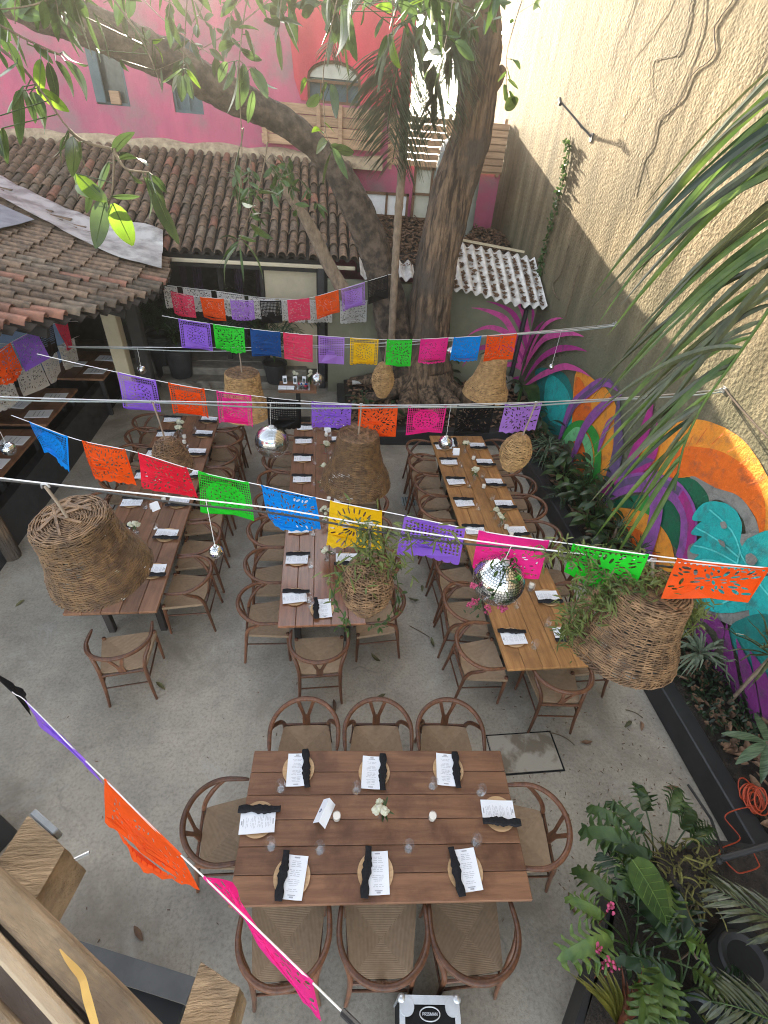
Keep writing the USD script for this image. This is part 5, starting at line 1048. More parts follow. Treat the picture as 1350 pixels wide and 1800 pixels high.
obj('stub', trunk_mesh([tp(862, 150), tp(878, 130), tp(886, 118)], [.14, .11, .05], 12, seed=31), 'bark', big, smooth=True)
tag(obj('stone', MB().ball(tp(885, 672, 9.7), .2, 3, (1, .8, .8), .5, 4), 'grey_stone', smooth=True), 'pale rounded stone at the foot of the big trunk', 'stone')

def leaf_mesh(p, d, L_, w, droop=.35, fold=.3, n=7, up=None):
    d = unit(d); q = [p + d * L_ * t + np.array([0, 0, -droop * L_ * t * t]) for t in np.linspace(0, 1, n)]
    return blade(q, w, fold, up if up is not None else (0, 0, 1))
# slender palm in front of the trunk
pt = thing('slender_palm', 'slender palm with thin ringed stem and drooping fronds left of big trunk', 'palm')
Yp = 9.0
q = smoothpath([aty(688, 605, Yp), aty(693, 500, Yp), aty(700, 380, Yp), aty(708, 280, Yp), aty(712, 150, Yp), aty(716, 60, Yp)], 60); q[0][2] = .25
rad = .062 + .006 * (np.sin(np.arange(60) * 2.1) > .6); obj('stem', MB().tube(q, rad, 12), 'bark_pale', pt, smooth=40)
def frond(parent, P, w0, n, ll, mt, seed, droop=.6, spread=1.0, stem='leaf_mid', name='frond', lw=.03):
    rr = np.random.default_rng(seed); q = smoothpath(P, n); T = np.gradient(q, axis=0); T /= np.linalg.norm(T, axis=1, keepdims=True)
    p = obj(name, MB().tube(q, np.linspace(w0, w0 * .3, n), 6), stem, parent, smooth=True); m = MB()
    for i in range(2, n):
        t = i / (n - 1); s = unit(np.cross(T[i], [0, 0, 1.0])) if abs(T[i][2]) < .93 else unit(np.cross(T[i], [0.3, 1, 0])); L_ = ll * (math.sin(math.pi * min(.97, .18 + .76 * t)) ** .7) * rr.uniform(.85, 1.1)
        for sg in (-1, 1):
            d = unit(s * sg * spread * rr.uniform(.8, 1.1) + T[i] * rr.uniform(.6, .95)); m_ = leaf_mesh(q[i], d, L_, lw * rr.uniform(.8, 1.15), droop * rr.uniform(.8, 1.3), .35, 7); v, f = m_.mesh(); m.add(v, f)
    obj('leaflets', m, mt, p); return p
for k, (P, ll) in enumerate((([(712, 40), (722, 70), (715, 150), (700, 225), (690, 285)], .62), ([(716, 30), (735, 60), (760, 130), (768, 190), (765, 235)], .5), ([(712, 40), (690, 60), (672, 120), (665, 180)], .5), ([(716, 20), (770, 0), (800, 40), (806, 110)], .55), ([(714, 40), (745, 20), (785, 60), (790, 150), (784, 205)], .5), ([(712, 50), (705, 90), (690, 160), (680, 235)], .6), ([(712, 30), (660, -10), (610, 20), (580, 90)], .45))):
    frond(pt, [aty(*p, Yp - .12 - .05 * k) for p in P], .022, 56, ll * 1.2, 'leaf_greypalm', 60 + k, .3, 1.0, lw=.05)

# leafy branches of the tree reaching into the top of the view, near the eye
def branch(label, path, leaves, seed, r=.006, mt='leaf_green', lw=.42, stemm='twig', cat='branch'):
    """path: (px, py, depth); leaves: (px, py of base, px, py of tip, depth)"""
    rr = np.random.default_rng(seed); t = thing('leafy_branch', label, cat)
    P = [atd(*p) for p in path]; q = smoothpath(P, 36); obj('stem', MB().tube(q, np.linspace(r, r * .4, 36), 6), stemm, t, smooth=True)
    for b in leaves:
        p, e = atd(b[0], b[1], b[4]), atd(b[2], b[3], b[4] * rr.uniform(.97, 1.06)); d = e - p; Lf = np.linalg.norm(d); w = Lf * (b[5] if len(b) > 5 else lw) * rr.uniform(.9, 1.1)
        n0 = unit(np.cross(d, rr.normal(0, 1, 3))); view = unit(p - EYE); side = unit(np.cross(d, view) + .9 * rr.normal(0, .5, 3)); bend = unit(np.cross(side, d)) * Lf * rr.uniform(-.08, .14)
        Q = [p + d * s + bend * math.sin(math.pi * s) + [0, 0, -.10 * Lf * s * s] for s in np.linspace(0, 1, 9)]
        W = lambda x: np.clip(np.sin(np.pi * np.clip(x, .01, 1) ** .85), .03, 1) ** .62
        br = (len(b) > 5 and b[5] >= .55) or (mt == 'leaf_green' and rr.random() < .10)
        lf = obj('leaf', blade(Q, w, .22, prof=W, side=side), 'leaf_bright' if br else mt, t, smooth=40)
        i = int(np.argmin(np.linalg.norm(q - p, axis=1)))
        if np.linalg.norm(q[i] - p) > .004: obj('leaf_stalk', MB().tube([q[i], p], r * .3, 5), 'leaf_mid', lf)
        obj('midrib', MB().tube(np.array(Q)[:8] + unit(np.cross(side, d)) * .0008, np.linspace(.0022, .0008, 8), 4), 'leaf_light', lf)
    return t
D = 1.75
branch('leafy branch at the far left, highest of the left hand leaves', [(-60, 20, 1.6), (0, 45, 1.65), (52, 72, 1.7), (105, 95, 1.75)],
    [(12, 75, 42, 140, 1.6), (48, 78, 105, 92, 1.7), (60, 78, 92, 108, 1.7), (72, 105, 68, 165, 1.7), (85, 110, 100, 175, 1.7), (98, 108, 128, 165, 1.7), (115, 108, 150, 168, 1.7), (112, 90, 152, 106, 1.7), (0, 92, 12, 118, 1.6), (30, 110, -10, 130, 1.6)], 1)
branch('leafy branch hanging at the left edge with large elliptical leaves', [(-40, 60, 1.6), (30, 110, 1.65), (80, 170, 1.7), (120, 225, 1.75), (128, 232, 1.75)],
    [(40, 152, 10, 195, 1.65), (38, 160, 32, 245, 1.65), (45, 158, 60, 210, 1.7), (52, 165, 75, 225, 1.7), (66, 158, 120, 190, 1.7), (5, 225, 12, 282, 1.6), (-5, 205, 5, 268, 1.6)], 2)
branch('leafy branch hanging before the white flashing, with one bright sunlit leaf', [(120, 228, 1.75), (150, 250, 1.78), (200, 265, 1.8), (198, 330, 1.8), (190, 360, 1.8)],
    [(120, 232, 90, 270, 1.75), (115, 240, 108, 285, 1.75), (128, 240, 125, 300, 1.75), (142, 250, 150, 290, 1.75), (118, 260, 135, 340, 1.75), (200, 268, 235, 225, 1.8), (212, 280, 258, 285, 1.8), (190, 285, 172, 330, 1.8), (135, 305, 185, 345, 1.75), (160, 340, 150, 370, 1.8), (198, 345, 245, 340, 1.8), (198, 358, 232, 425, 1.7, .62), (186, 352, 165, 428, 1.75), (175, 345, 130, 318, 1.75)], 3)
branch('leafy branch hanging right of the bright leaf before the tile roof', [(200, 262, 1.8), (230, 300, 1.8), (262, 303, 1.8)],
    [(252, 310, 260, 378, 1.8), (258, 312, 275, 360, 1.8), (268, 308, 292, 335, 1.8), (274, 340, 312, 420, 1.75), (262, 320, 290, 378, 1.8), (228, 302, 250, 318, 1.8)], 4)
branch('thin branch with small bright leaves over the left pink windows', [(180, -30, 2.2), (215, 20, 2.2), (240, 55, 2.2), (268, 110, 2.2), (285, 160, 2.2)],
    [(250, 48, 262, 75, 2.1), (268, 70, 286, 62, 2.1), (272, 80, 286, 108, 2.1), (150, 30, 175, 85, 2.0), (165, 25, 190, 95, 2.0), (172, 88, 176, 105, 2.1), (212, 105, 226, 122, 2.1)], 5, r=.005)
branch('leafy twig in front of the arched window on the left', [(330, -20, 2.6), (325, 60, 2.6), (322, 120, 2.6)],
    [(318, 125, 286, 138, 2.6, .6), (320, 130, 302, 155, 2.6), (318, 132, 318, 172, 2.6), (326, 130, 336, 168, 2.6), (330, 122, 352, 150, 2.5, .6), (332, 132, 340, 166, 2.6)], 6, r=.004)
branch('leafy branch with bright leaves hanging before the pink wall', [(440, -30, 2.4), (425, 60, 2.4), (420, 130, 2.4), (425, 250, 2.5), (412, 400, 2.6)],
    [(400, 110, 384, 140, 2.4), (412, 108, 392, 152, 2.4), (418, 110, 398, 188, 2.4), (428, 112, 415, 185, 2.4), (440, 120, 470, 165, 2.3), (448, 118, 488, 150, 2.4), (425, 90, 460, 100, 2.4), (410, 75, 385, 85, 2.4), (420, 50, 455, 48, 2.4), (432, 60, 448, 95, 2.4), (445, 160, 435, 210, 2.5, .3), (428, 225, 420, 260, 2.5), (420, 262, 410, 300, 2.6)], 7, r=.004)
branch('leafy branch hanging right of the pink wall, with small round leaves', [(600, -30, 2.5), (580, 60, 2.5), (568, 140, 2.5), (572, 230, 2.5), (585, 262, 2.5)],
    [(575, 145, 560, 175, 2.5), (580, 150, 592, 200, 2.4), (560, 165, 540, 180, 2.5), (568, 235, 548, 228, 2.5), (575, 250, 556, 262, 2.5), (580, 258, 600, 255, 2.5), (585, 262, 612, 308, 2.4), (582, 268, 568, 320, 2.5, .3), (590, 265, 622, 260, 2.5), (570, 215, 590, 230, 2.5), (540, 140, 528, 160, 2.5)], 8, r=.004)
branch('leafy branch at the top centre hanging over the slender palm', [(680, -40, 2.3), (690, 10, 2.3), (690, 60, 2.3)],
    [(680, 62, 665, 100, 2.3), (684, 60, 690, 100, 2.3), (692, 58, 705, 112, 2.3), (672, 30, 660, 62, 2.3), (640, 8, 634, 40, 2.2), (700, 5, 735, 20, 2.2), (720, 10, 745, -10, 2.2), (758, 12, 764, 32, 2.2, .6), (690, 20, 660, 5, 2.3), (700, 30, 716, 60, 2.3), (620, -10, 615, 60, 2.2), (600, 10, 590, 90, 2.3), (612, 20, 628, 100, 2.3)], 9)
branch('leafy branch hanging between the slender palm and the big trunk', [(800, -40, 2.6), (790, 40, 2.6), (778, 100, 2.6), (770, 150, 2.6)],
    [(775, 95, 745, 95, 2.6), (780, 100, 772, 130, 2.6), (792, 70, 822, 92, 2.6), (800, 75, 835, 98, 2.5), (765, 110, 748, 132, 2.6), (772, 130, 764, 160, 2.6), (760, 60, 775, 90, 2.6), (785, 60, 810, 60, 2.6)], 10, r=.004)
branch('sunlit twig with small yellow green leaves beside the stuccoed wall', [(930, -30, 3.2), (905, 40, 3.2), (890, 110, 3.2), (892, 165, 3.2)],
    [(898, 105, 915, 118, 3.2), (892, 118, 900, 140, 3.2), (893, 140, 912, 150, 3.2), (890, 150, 888, 172, 3.2), (895, 160, 908, 180, 3.2), (890, 125, 876, 140, 3.2), (900, 50, 888, 40, 3.2), (940, 5, 950, 14, 3.1, .6), (897, 42, 902, 30, 3.2), (893, 172, 903, 185, 3.2)], 11, r=.004, mt='leaf_light')
branch('pale leafy spray hanging low before the cream panel', [(470, 250, 3.6), (455, 330, 3.6), (430, 400, 3.6), (418, 430, 3.6)],
    [(420, 425, 385, 465, 3.6, .25), (418, 432, 395, 495, 3.6, .25), (422, 432, 428, 490, 3.6, .25), (428, 425, 462, 485, 3.6, .25), (415, 420, 380, 420, 3.6, .25), (440, 395, 480, 415, 3.6, .3), (445, 380, 475, 370, 3.6, .3), (450, 360, 425, 350, 3.6, .3), (456, 340, 490, 335, 3.6, .3), (420, 415, 450, 420, 3.6, .3)], 12, r=.005, mt='leaf_mid')
# dense hanging foliage at the top of the view
def spray(label, cx, cy, dpt, nb_, nl, L_, seed, mt='leaf_mid', spread=60, hang=90):
    rr = np.random.default_rng(seed); t = thing('leafy_branch', label, 'branch'); st = MB(); lv = MB()
    for b in range(nb_):
        p0 = atd(cx + rr.normal(0, spread), cy - 60, dpt * rr.uniform(.92, 1.08)); p1 = atd(cx + rr.normal(0, spread), cy + rr.uniform(0, hang), dpt * rr.uniform(.92, 1.08)); q = smoothpath([p0, (p0 + p1) / 2 + rr.normal(0, .04, 3), p1], 14); st.tube(q, np.linspace(.006, .002, 14), 5)
        for k in range(nl):
            p = q[rr.integers(3, 14)]; d = unit(rr.normal(0, 1, 3) + [0, 0, -1.1]); v, f = leaf_mesh(p, d, L_ * rr.uniform(.6, 1.2), L_ * .36, rr.uniform(-.1, .3), .25, 6, rr.normal(0, 1, 3)).mesh(); lv.add(v, f)
    s = obj('stem', st, 'twig', t); obj('leaves', lv, mt, t); return t
spray('dark cluster of leaves filling the upper left corner', 60, -15, 2.2, 6, 9, .15, 101, 'leaf_mid', 70, 70)
spray('drooping leaf cluster at the top between the sunlit branches', 250, -30, 3.0, 5, 8, .17, 102, 'leaf_mid', 90, 80)
spray('leaf cluster hanging from the top above the red wall', 560, -10, 3.2, 6, 9, .18, 103, 'leaf_mid', 60, 90)
spray('leaf cluster at the top hanging over the big limb', 420, -40, 3.4, 4, 8, .16, 106, 'leaf_mid', 70, 60)
spray('leaf cluster at the top right above the slender palm', 740, -30, 3.0, 6, 9, .16, 104, 'leaf_mid', 60, 70)
spray('hanging leaf cluster before the big limb at the upper left', 330, 60, 5.0, 6, 10, .17, 107, 'leaf_mid', 80, 70)
spray('hanging leaf cluster between the red wall and the big trunk', 790, 20, 5.5, 6, 12, .17, 108, 'leaf_mid', 30, 120)
spray('thin creeper with many small leaves trailing over the tile roof in the middle', 480, 330, 6.5, 7, 16, .17, 105, 'leaf_mid', 42, 75)

# big palm frond in the right foreground
pf = thing('palm_frond', 'big arching palm frond in the right foreground with long dark leaflets hanging', 'palm frond')
NL = 82
rq = smoothpath([atd(1570, -10, 2.2), atd(1500, 190, 2.2), atd(1432, 370, 2.22), atd(1365, 520, 2.26), atd(1292, 632, 2.3), atd(1228, 725, 2.36), atd(1198, 800, 2.4), atd(1186, 862, 2.44)], 84)
rc = obj('rachis', MB().tube(rq, np.linspace(.014, .004, 84), 8), 'leaf_light', pf, smooth=True)
rr = np.random.default_rng(33); Tq = np.gradient(rq, axis=0); Tq /= np.linalg.norm(Tq, axis=1, keepdims=True)
for i in range(0, NL):
    t = i / (NL - 1); p = rq[i]; view = unit(p - EYE); out = unit(np.cross(Tq[i], view)); out = out if out @ RT < 0 else -out   # towards the left
    L_ = .92 - .60 * t
    if rr.random() < .34: continue
    d = unit(out * rr.uniform(.6, 1.05) * (1 - .7 * t) + Tq[i] * rr.uniform(.35, .75) + np.array([0, 0, .42 * (1 - t)]) + rr.normal(0, .09, 3)); dr = rr.uniform(.6, 1.25); Lk = L_ * rr.uniform(.8, 1.12)
    q = [p + d * Lk * s + np.array([0, 0, -dr * Lk * s * s]) for s in np.linspace(0, 1, 11)]
    obj('leaflet', blade(q, rr.uniform(.036, .056) * (1 - .35 * t), .3, up=unit(view + rr.normal(0, .45, 3)), prof=([0, .06, .45, .8, 1], [.4, .8, 1, .6, .04])), rr.choice(['leaf_palm', 'leaf_dark', 'leaf_light'], p=[.55, .13, .32]), pf)

# climbing roots and creeper on the big wall
def wall_root(label, zoomed, r, cat='climbing root'):
    P = [atx(675 + X / 2, Y / 2, WX - .012) for X, Y in pts(zoomed)]; q = smoothpath(P, 50); rg = np.random.default_rng(int(abs(q[0][1]) * 1000)); q += np.stack([0 * q[:, 0], *(rg.normal(0, .006, (2, 50)))], 1)
    r = r * .36; t = thing('climbing_root', label, cat); obj('stem', MB().tube(q, np.linspace(r, r * .45, 50), 6), 'root', t, smooth=True)
wall_root('thick dark climbing root zigzagging down the sunlit wall, thickest of all', '1240 -60 1225 0 1165 90 1160 190 1080 270 1050 340 960 430 945 510 910 560 890 640 880 690', .02)
wall_root('thin root branching off the lower end of the thickest root', '910 560 930 660 960 740', .008)
wall_root('dark climbing root curling left with a hooked end on the sunlit wall', '1085 -60 1080 0 1060 120 1040 180 940 220 935 280 960 360', .016)
wall_root('thin climbing root farthest left on the sunlit wall', '890 -50 880 0 850 90 815 150 800 240 760 265', .011)
wall_root('thin wavering climbing root, second from the left at the top of the wall', '1020 -50 1010 0 940 120 860 230 840 330 815 370', .011)
wall_root('straight climbing root between the hooked and the thickest one', '1130 -50 1125 0 1110 130 1070 240 1000 400 965 430', .016)
wall_root('dark root at the right edge of the wall above the palm frond', '1420 20 1350 150 1300 270 1240 390', .014)
wall_root('short thin root low on the sunlit wall left of the others', '890 340 860 390 820 440', .009)
cv = thing('creeper', 'leafy creeper climbing straight up the wall across the edge of the shadow', 'creeper'); q = smoothpath([atx(675 + X / 2, Y / 2, WX - .02) for X, Y in pts('655 480 640 600 610 720 585 810 565 900 545 1010 535 1080')], 60)
obj('stem', MB().tube(q, .009, 6), 'twig', cv); m = MB(); rr = np.random.default_rng(9)
for k in range(260):
    p = q[rr.integers(0, 60)] + [rr.uniform(-.05, .0), rr.normal(0, .05), rr.normal(0, .03)]; v, f = leaf_mesh(p, rr.normal(0, 1, 3) + [-.6, 0, .2], .075, .05, .1, .2, 4, rr.normal(0, 1, 3)).mesh(); m.add(v, f)
obj('leaves', m, 'leaf_mid', cv)
for X, s_ in (('600 1110 610 1040 625 960 628 900', 'first'), ('610 1280 640 1130 665 1050 680 1010', 'second')):
    P = [aty(675 + a / 2, 200 + b / 2, 9.9) for a, b in pts(X)]
cr = thing('creeper', 'thin creeper stems climbing the shaded corner of the wall above the banana leaf', 'creeper')
for s_ in ('1290 980 1270 900 1300 830 1315 740 1325 700', '1310 1080 1335 950 1350 860 1365 800'):
    a = pts(s_); q = smoothpath([atx(675 + (x - 675) * .5 + 0, 200 + y * .333, WX - .02) for x, y in a], 30); obj('stem', MB().tube(q, .012, 6), 'twig', cr)

wb = thing('wall_bracket', 'dark metal lamp bracket sticking out of the sunlit wall, casting a long shadow', 'bracket')
b0, b1 = atx(1040, 242, WX), atx(985, 178, WX - .34)
obj('arm', MB().tube([b0, b1], .016, 8), 'black_paint', wb, smooth=40); obj('plate', MB().box(b0 - [.008, 0, 0], (.016, .10, .12), bev=.003), 'black_paint', wb)
b2 = atx(1022, 225, WX); obj('brace', MB().tube([b2, (b0 + b1) / 2], .009, 6), 'black_paint', wb)
obj('lamp_head', MB().tube([b1 + [0, .05, .03], b1 + [-.01, -.06, -.04]], .03, 10), 'black_paint', wb, smooth=40)
# ------------------------------------------------------------------ plants in the beds
def rosette(name, label, loc, n, L_, w, mt, seed, up=.9, droop=.9, cat='plant', group=None, stem=0.0, part='leaf'):
    rr = np.random.default_rng(seed); t = thing(name, label, cat, loc, group=group)
    if stem: obj('stem', MB().tube([(0, 0, -.05), (.01, .01, stem * .5), (0, 0, stem + .02)], .018, 8), 'bark_pale', t, smooth=True)
    for k in range(n):
        a = 2.4 * k + rr.normal(0, .2); e = rr.uniform(.15, 1.2) * up; d = np.array([math.cos(a) * math.cos(e), math.sin(a) * math.cos(e), math.sin(e)]); l = L_ * rr.uniform(.7, 1.1)
        q = [np.array([0, 0, stem]) + d * l * s + np.array([0, 0, -droop * l * s * s * rr.uniform(.6, 1)]) for s in np.linspace(0, 1, 9)]
        obj(part, blade(q, w * rr.uniform(.8, 1.15), .3, prof=([0, .1, .4, .8, 1], [.5, .8, 1, .6, .03])), mt, t)
    return t
def broadleaf(name, label, loc, n, L_, w, mt, seed, h=.4, cat='plant', group=None, stripes=False):
    rr = np.random.default_rng(seed); t = thing(name, label, cat, loc, group=group); st = MB()
    for k in range(n):
        a = 2.4 * k + rr.normal(0, .3); rad = rr.uniform(.04, .22); hh = h * rr.uniform(.5, 1.1); p = np.array([rad * math.cos(a), rad * math.sin(a), hh]); st.tube(smoothpath([(0, 0, 0), p * [.4, .4, .7], p], 7), .005, 5)
        d = np.array([math.cos(a), math.sin(a), rr.uniform(-.1, .5)]); l = L_ * rr.uniform(.7, 1.15)
        obj('leaf', leaf_mesh(p, d, l, w * l / L_, rr.uniform(.25, .6), .22, 8), mt, t, smooth=40)
    obj('stalks', st, 'leaf_mid', t); return t
def lobed_leaf(L_, W_, n=6, seed=0):
    rr = np.random.default_rng(seed); pts_ = []
    for sg in (1, -1):
        side = []
        for k in range(n):
            t = (k + .5) / n; env = math.sin(math.pi * (.16 + .74 * t)) ** .8 * W_ / 2
            side += [((t - .32 / n) * L_, env * .30 * sg), ((t + .10 / n + .05) * L_, env * rr.uniform(.9, 1.1) * sg), ((t + .26 / n + .055) * L_, env * rr.uniform(.86, 1.0) * sg), ((t + .42 / n) * L_, env * .28 * sg)]
        pts_.append(side)
    P = Polygon([(-.02 * L_, 0)] + pts_[0] + [(L_ * 1.06, 0)] + pts_[1][::-1]).buffer(0); P = P if P.geom_type == 'Polygon' else max(P.geoms, key=lambda g: g.area)
    return trimesh.creation.triangulate_polygon(P.segmentize(L_ * .09), engine='earcut')
def philodendron(name, label, loc, n, L_, mt, seed, h=.5, cat='philodendron', reach=.3, rot0=0, arc=6.28):
    rr = np.random.default_rng(seed); t = thing(name, label, cat, loc)
    for k in range(n):
        a = rot0 + arc * (k + rr.uniform(-.2, .2)) / n; rad = reach * rr.uniform(.35, 1.0); p = np.array([rad * math.cos(a), rad * math.sin(a), h * rr.uniform(.6, 1.1)]); l = L_ * rr.uniform(.75, 1.15)
        v, f = lobed_leaf(l, l * .85, int(rr.integers(6, 8)), seed * 31 + k); x = v[:, 0]; z = .16 * np.abs(v[:, 1]) - .5 * x * x / l - .03 * np.sin(v[:, 1] * 60 / l * .3)
        e = rr.uniform(-.25, .35); ca, sa, ce, se = math.cos(a + rr.normal(0, .25)), math.sin(a + rr.normal(0, .25)), math.cos(e), math.sin(e)
        x2, z2 = x * ce - z * se, x * se + z * ce; V = np.stack([p[0] + x2 * ca - v[:, 1] * sa, p[1] + x2 * sa + v[:, 1] * ca, p[2] + z2], 1)
        lf = obj('leaf', (V, f), mt, t, smooth=True); obj('stalk', MB().tube(smoothpath([(0, 0, 0), p * [.5, .5, .75], p], 8), .006, 5), 'leaf_mid', lf)
    return t
def at_soil(px, py, z=.27): return atz(px, py, z)
p = atx(1145, 1175, 3.95); rosette('spiky_dracaena', 'spiky grey green dracaena right of the fern draped basket lamp', (3.88, 2.75, .3), 34, .52, .030, 'leaf_greypalm', 201, 1.0, .8, 'dracaena', stem=.25)
rosette('spider_plant', 'grassy striped spider plant beside the egg shaped tan lamp', (3.8, 6.95, .28), 40, .62, .024, 'leaf_striped', 202, 1.0, 1.1, 'spider plant', stem=.25)
rosette('small_dracaena', 'small spiky dracaena standing before the orange painted leaf, left of two', (3.95, 4.75, .28), 22, .3, .022, 'leaf_dark', 203, 1.0, .45, 'dracaena', stem=.28)
rosette('small_dracaena', 'small spiky dracaena standing before the orange painted leaf, right of two', (4.02, 4.3, .28), 22, .3, .022, 'leaf_dark', 204, 1.0, .45, 'dracaena', stem=.28)
rosette('fan_palm', 'palm with narrow leaves at the right edge before the teal painted leaf', (4.1, 2.35, .3), 34, .6, .024, 'leaf_palm', 205, 1.1, .6, 'palm', stem=.75)
rosette('grassy_plant', 'dark grassy plant at the foot of the wall below the purple painted arch', (3.9, 3.55, .28), 30, .45, .03, 'leaf_dark', 206, 1.0, .9, 'plant', stem=.1)
b = thing('banana_plant', 'banana like plant with one big torn leaf in the corner by the teal painted leaf', 'banana plant', (3.85, 8.75, .25))
for k, (a, l, e, w) in enumerate(((-1.3, .85, .9, .34), (2.6, .6, .9, .2), (-2.4, .5, 1.1, .16))):
    d = np.array([math.cos(a) * math.cos(e), math.sin(a) * math.cos(e), math.sin(e)]); q = [np.array([0, 0, .5]) + d * l * s + np.array([0, 0, -1.0 * l * s * s]) for s in np.linspace(0, 1, 14)]; obj('leaf', blade(q, w, .12, prof=([0, .1, .5, .9, 1], [.3, .85, 1, .7, .1])), 'leaf_mid' if k == 0 else 'leaf_dark', b, smooth=40)
obj('stem', MB().tube([(0, 0, -.05), (.01, 0, .3), (0, 0, .55)], .035, 8), 'leaf_mid', b, smooth=True)
GB = 'dark leafy plants in the right planting bed'
spots = [(3.85, 7.6, 'leaf_dark', .42), (3.95, 6.45, 'leaf_dark', .45), (3.75, 6.1, 'leaf_mid', .35), (4.05, 5.85, 'leaf_dark', .55), (3.8, 5.55, 'leaf_dark', .4), (3.95, 5.25, 'leaf_dark', .5), (3.72, 5.05, 'leaf_mid', .3), (3.78, 4.6, 'leaf_dark', .3), (3.75, 3.9, 'leaf_dark', .32), (3.95, 8.2, 'leaf_dark', .4)]
wh = ['nearest the spider plant', 'behind the right long table, tallest clump', 'low pale one behind the right long table', 'tall one against the painted green leaf', 'bushy one by the black border', 'against the purple painted stems', 'low pale one by the black border', 'just before the small dracaenas', 'under the purple painted arch', 'in the corner below the banana leaf']
for i, (x, y, mt, h) in enumerate(spots): broadleaf('leafy_plant', f'dark broad leaved plant in the right bed, {wh[i]}', (x, y, .25), 16, .24, .10, mt, 300 + i, h, group=GB)
fo = [(3.8, 6.8), (4.1, 6.2), (3.68, 5.8), (4.1, 4.95), (3.7, 4.3), (4.05, 3.9)]
for i, (x, y) in enumerate(fo):
    t = thing('fern', f'feathery green fern in the right bed, {ORD[i]} from the far end', 'fern', (x, y, .27), group='ferns in the right planting bed'); rr = np.random.default_rng(400 + i)
    for k in range(9):
        a = 2.4 * k; l = rr.uniform(.25, .4); P = [np.array([math.cos(a) * l * s, math.sin(a) * l * s, .35 * s - .3 * s * s]) for s in np.linspace(0, 1, 5)]; frond(t, P, .003, 16, .07, 'leaf_mid' if i % 2 else 'leaf_dark', 410 + k + i * 9, .3, 1.0, lw=.016)
# low ground cover at the near end of the bed
m = MB(); rr = np.random.default_rng(55)
for k in range(1900):
    p = np.array([rr.uniform(3.64, 4.25), rr.uniform(1.9, 4.2) if rr.random() < .7 else rr.uniform(4.2, 8), .27 + rr.uniform(0, .12)]); v, f = leaf_mesh(p, rr.normal(0, 1, 3) * [1, 1, .5] + [0, 0, .5], rr.uniform(.04, .08), .026, .2, .25, 4).mesh(); m.add(v, f)
tag(obj('ground_cover', m, 'leaf_dark'), 'low dark ground cover leaves along the right planting bed', 'ground cover', kind='stuff')
lp = thing('lady_palm', 'small palm with four striped leaflets leaning over the black border', 'palm', (3.86, 1.75, .26)); 
obj('stem', MB().tube(smoothpath([(.2, -.1, -.05), (.1, -.06, .25), (-.06, 0, .42)], 10), .014, 8), 'twig', lp, smooth=True)
for k, (a, e, l) in enumerate(((2.7, .0, .32), (3.5, -.1, .33), (-1.9, -.6, .3), (.3, .1, .38), (1.2, .2, .3))):
    d = np.array([math.cos(a) * math.cos(e), math.sin(a) * math.cos(e), math.sin(e)]); obj('leaflet', leaf_mesh(np.array([-.06, 0, .42]), d, l, .085, .25, .25, 9), 'leaf_striped', lp, smooth=40)
# plants in black box at the lower right
pb2 = thing('planter_box', 'black wooden planter box in the lower right corner', 'planter box'); 
poly = [atz(*p, .38)[:2] for p in ((1078, 1545), (1065, 1640), (1010, 1810), (1020, 1900), (1500, 1900), (1500, 1500), (1235, 1470))]
v, f = trimesh.creation.triangulate_polygon(Polygon(poly).buffer(0), engine='earcut')
bx_ = trimesh.creation.extrude_polygon(Polygon(poly).buffer(0), .34, engine='earcut'); obj('box', MB().tm(bx_), 'black_paint', pb2); obj('soil', MB().add(np.column_stack([shapely.affinity.scale(Polygon(poly), .94, .94).exterior.coords[:-1], np.full(len(poly), .345)])[:, :3], [(0, k, k + 1) for k in range(1, len(poly) - 1)]), 'soil', pb2)
def wz(px, py, z): return atz(px, py, z)
p = wz(1165, 1530, .5); philodendron('philodendron', 'lobed philodendron at the top of the lower right planter, its leaves over the floor', (p[0] - .02, p[1] + .02, .34), 9, .27, 'leaf_mid', 501, .42, reach=.34, rot0=.3, arc=3.6)
p = wz(1110, 1690, .5); philodendron('philodendron', 'bright lobed philodendron at the left of the lower right planter', (p[0] + .06, p[1] + .04, .34), 10, .30, 'leaf_light', 502, .50, reach=.30)
p = wz(1150, 1740, .5); philodendron('philodendron', 'dark lobed philodendron low in the lower right corner', (p[0] + .2, p[1] - .02, .34), 7, .32, 'leaf_dark', 503, .35, reach=.3)
e = thing('elephant_ear', 'single big glossy heart shaped leaf on a stalk in the lower right planter', 'plant'); p0 = wz(1112, 1512, .86); p1 = wz(1178, 1628, .72); d = p1 - p0
Q = [p0 + d * s + np.array([0, 0, .03 * math.sin(math.pi * s) - .02 * s]) for s in np.linspace(0, 1, 14)]; obj('leaf', blade(Q, .235, .10, prof=lambda x: np.clip(np.sin(np.pi * np.clip(x, .02, .99) ** .62), .05, 1) ** .7), 'leaf_mid', e, smooth=50); obj('midrib', MB().tube(np.array(Q) + [0, 0, .003], np.linspace(.006, .002, 14), 5), 'leaf_light', e); obj('stalk', MB().tube(smoothpath([p0, p0 + [.05, .0, -.2], (p0 + p1) / 2 + [.05, -.05, -.38]], 8), .008, 6), 'leaf_mid', e)
V = MB()
for s in np.linspace(.15, .85, 7):
    c = p0 + d * s + np.array([0, 0, .03 * math.sin(math.pi * s) + .004]); sd = unit(np.cross(d, [0, 0, 1.0])); w_ = .1 * math.sin(math.pi * s ** .62) ** .7
    for sg in (-1, 1): V.tube([c, c + sd * sg * w_ + d * .1 + [0, 0, .012]], .0018, 4)
obj('veins', V, 'leaf_light', e)
tpn = thing('ti_plant', 'ti plant with narrow yellow and red leaves at the bottom of the view', 'plant'); rr = np.random.default_rng(77); b0 = wz(1085, 1800, .5)
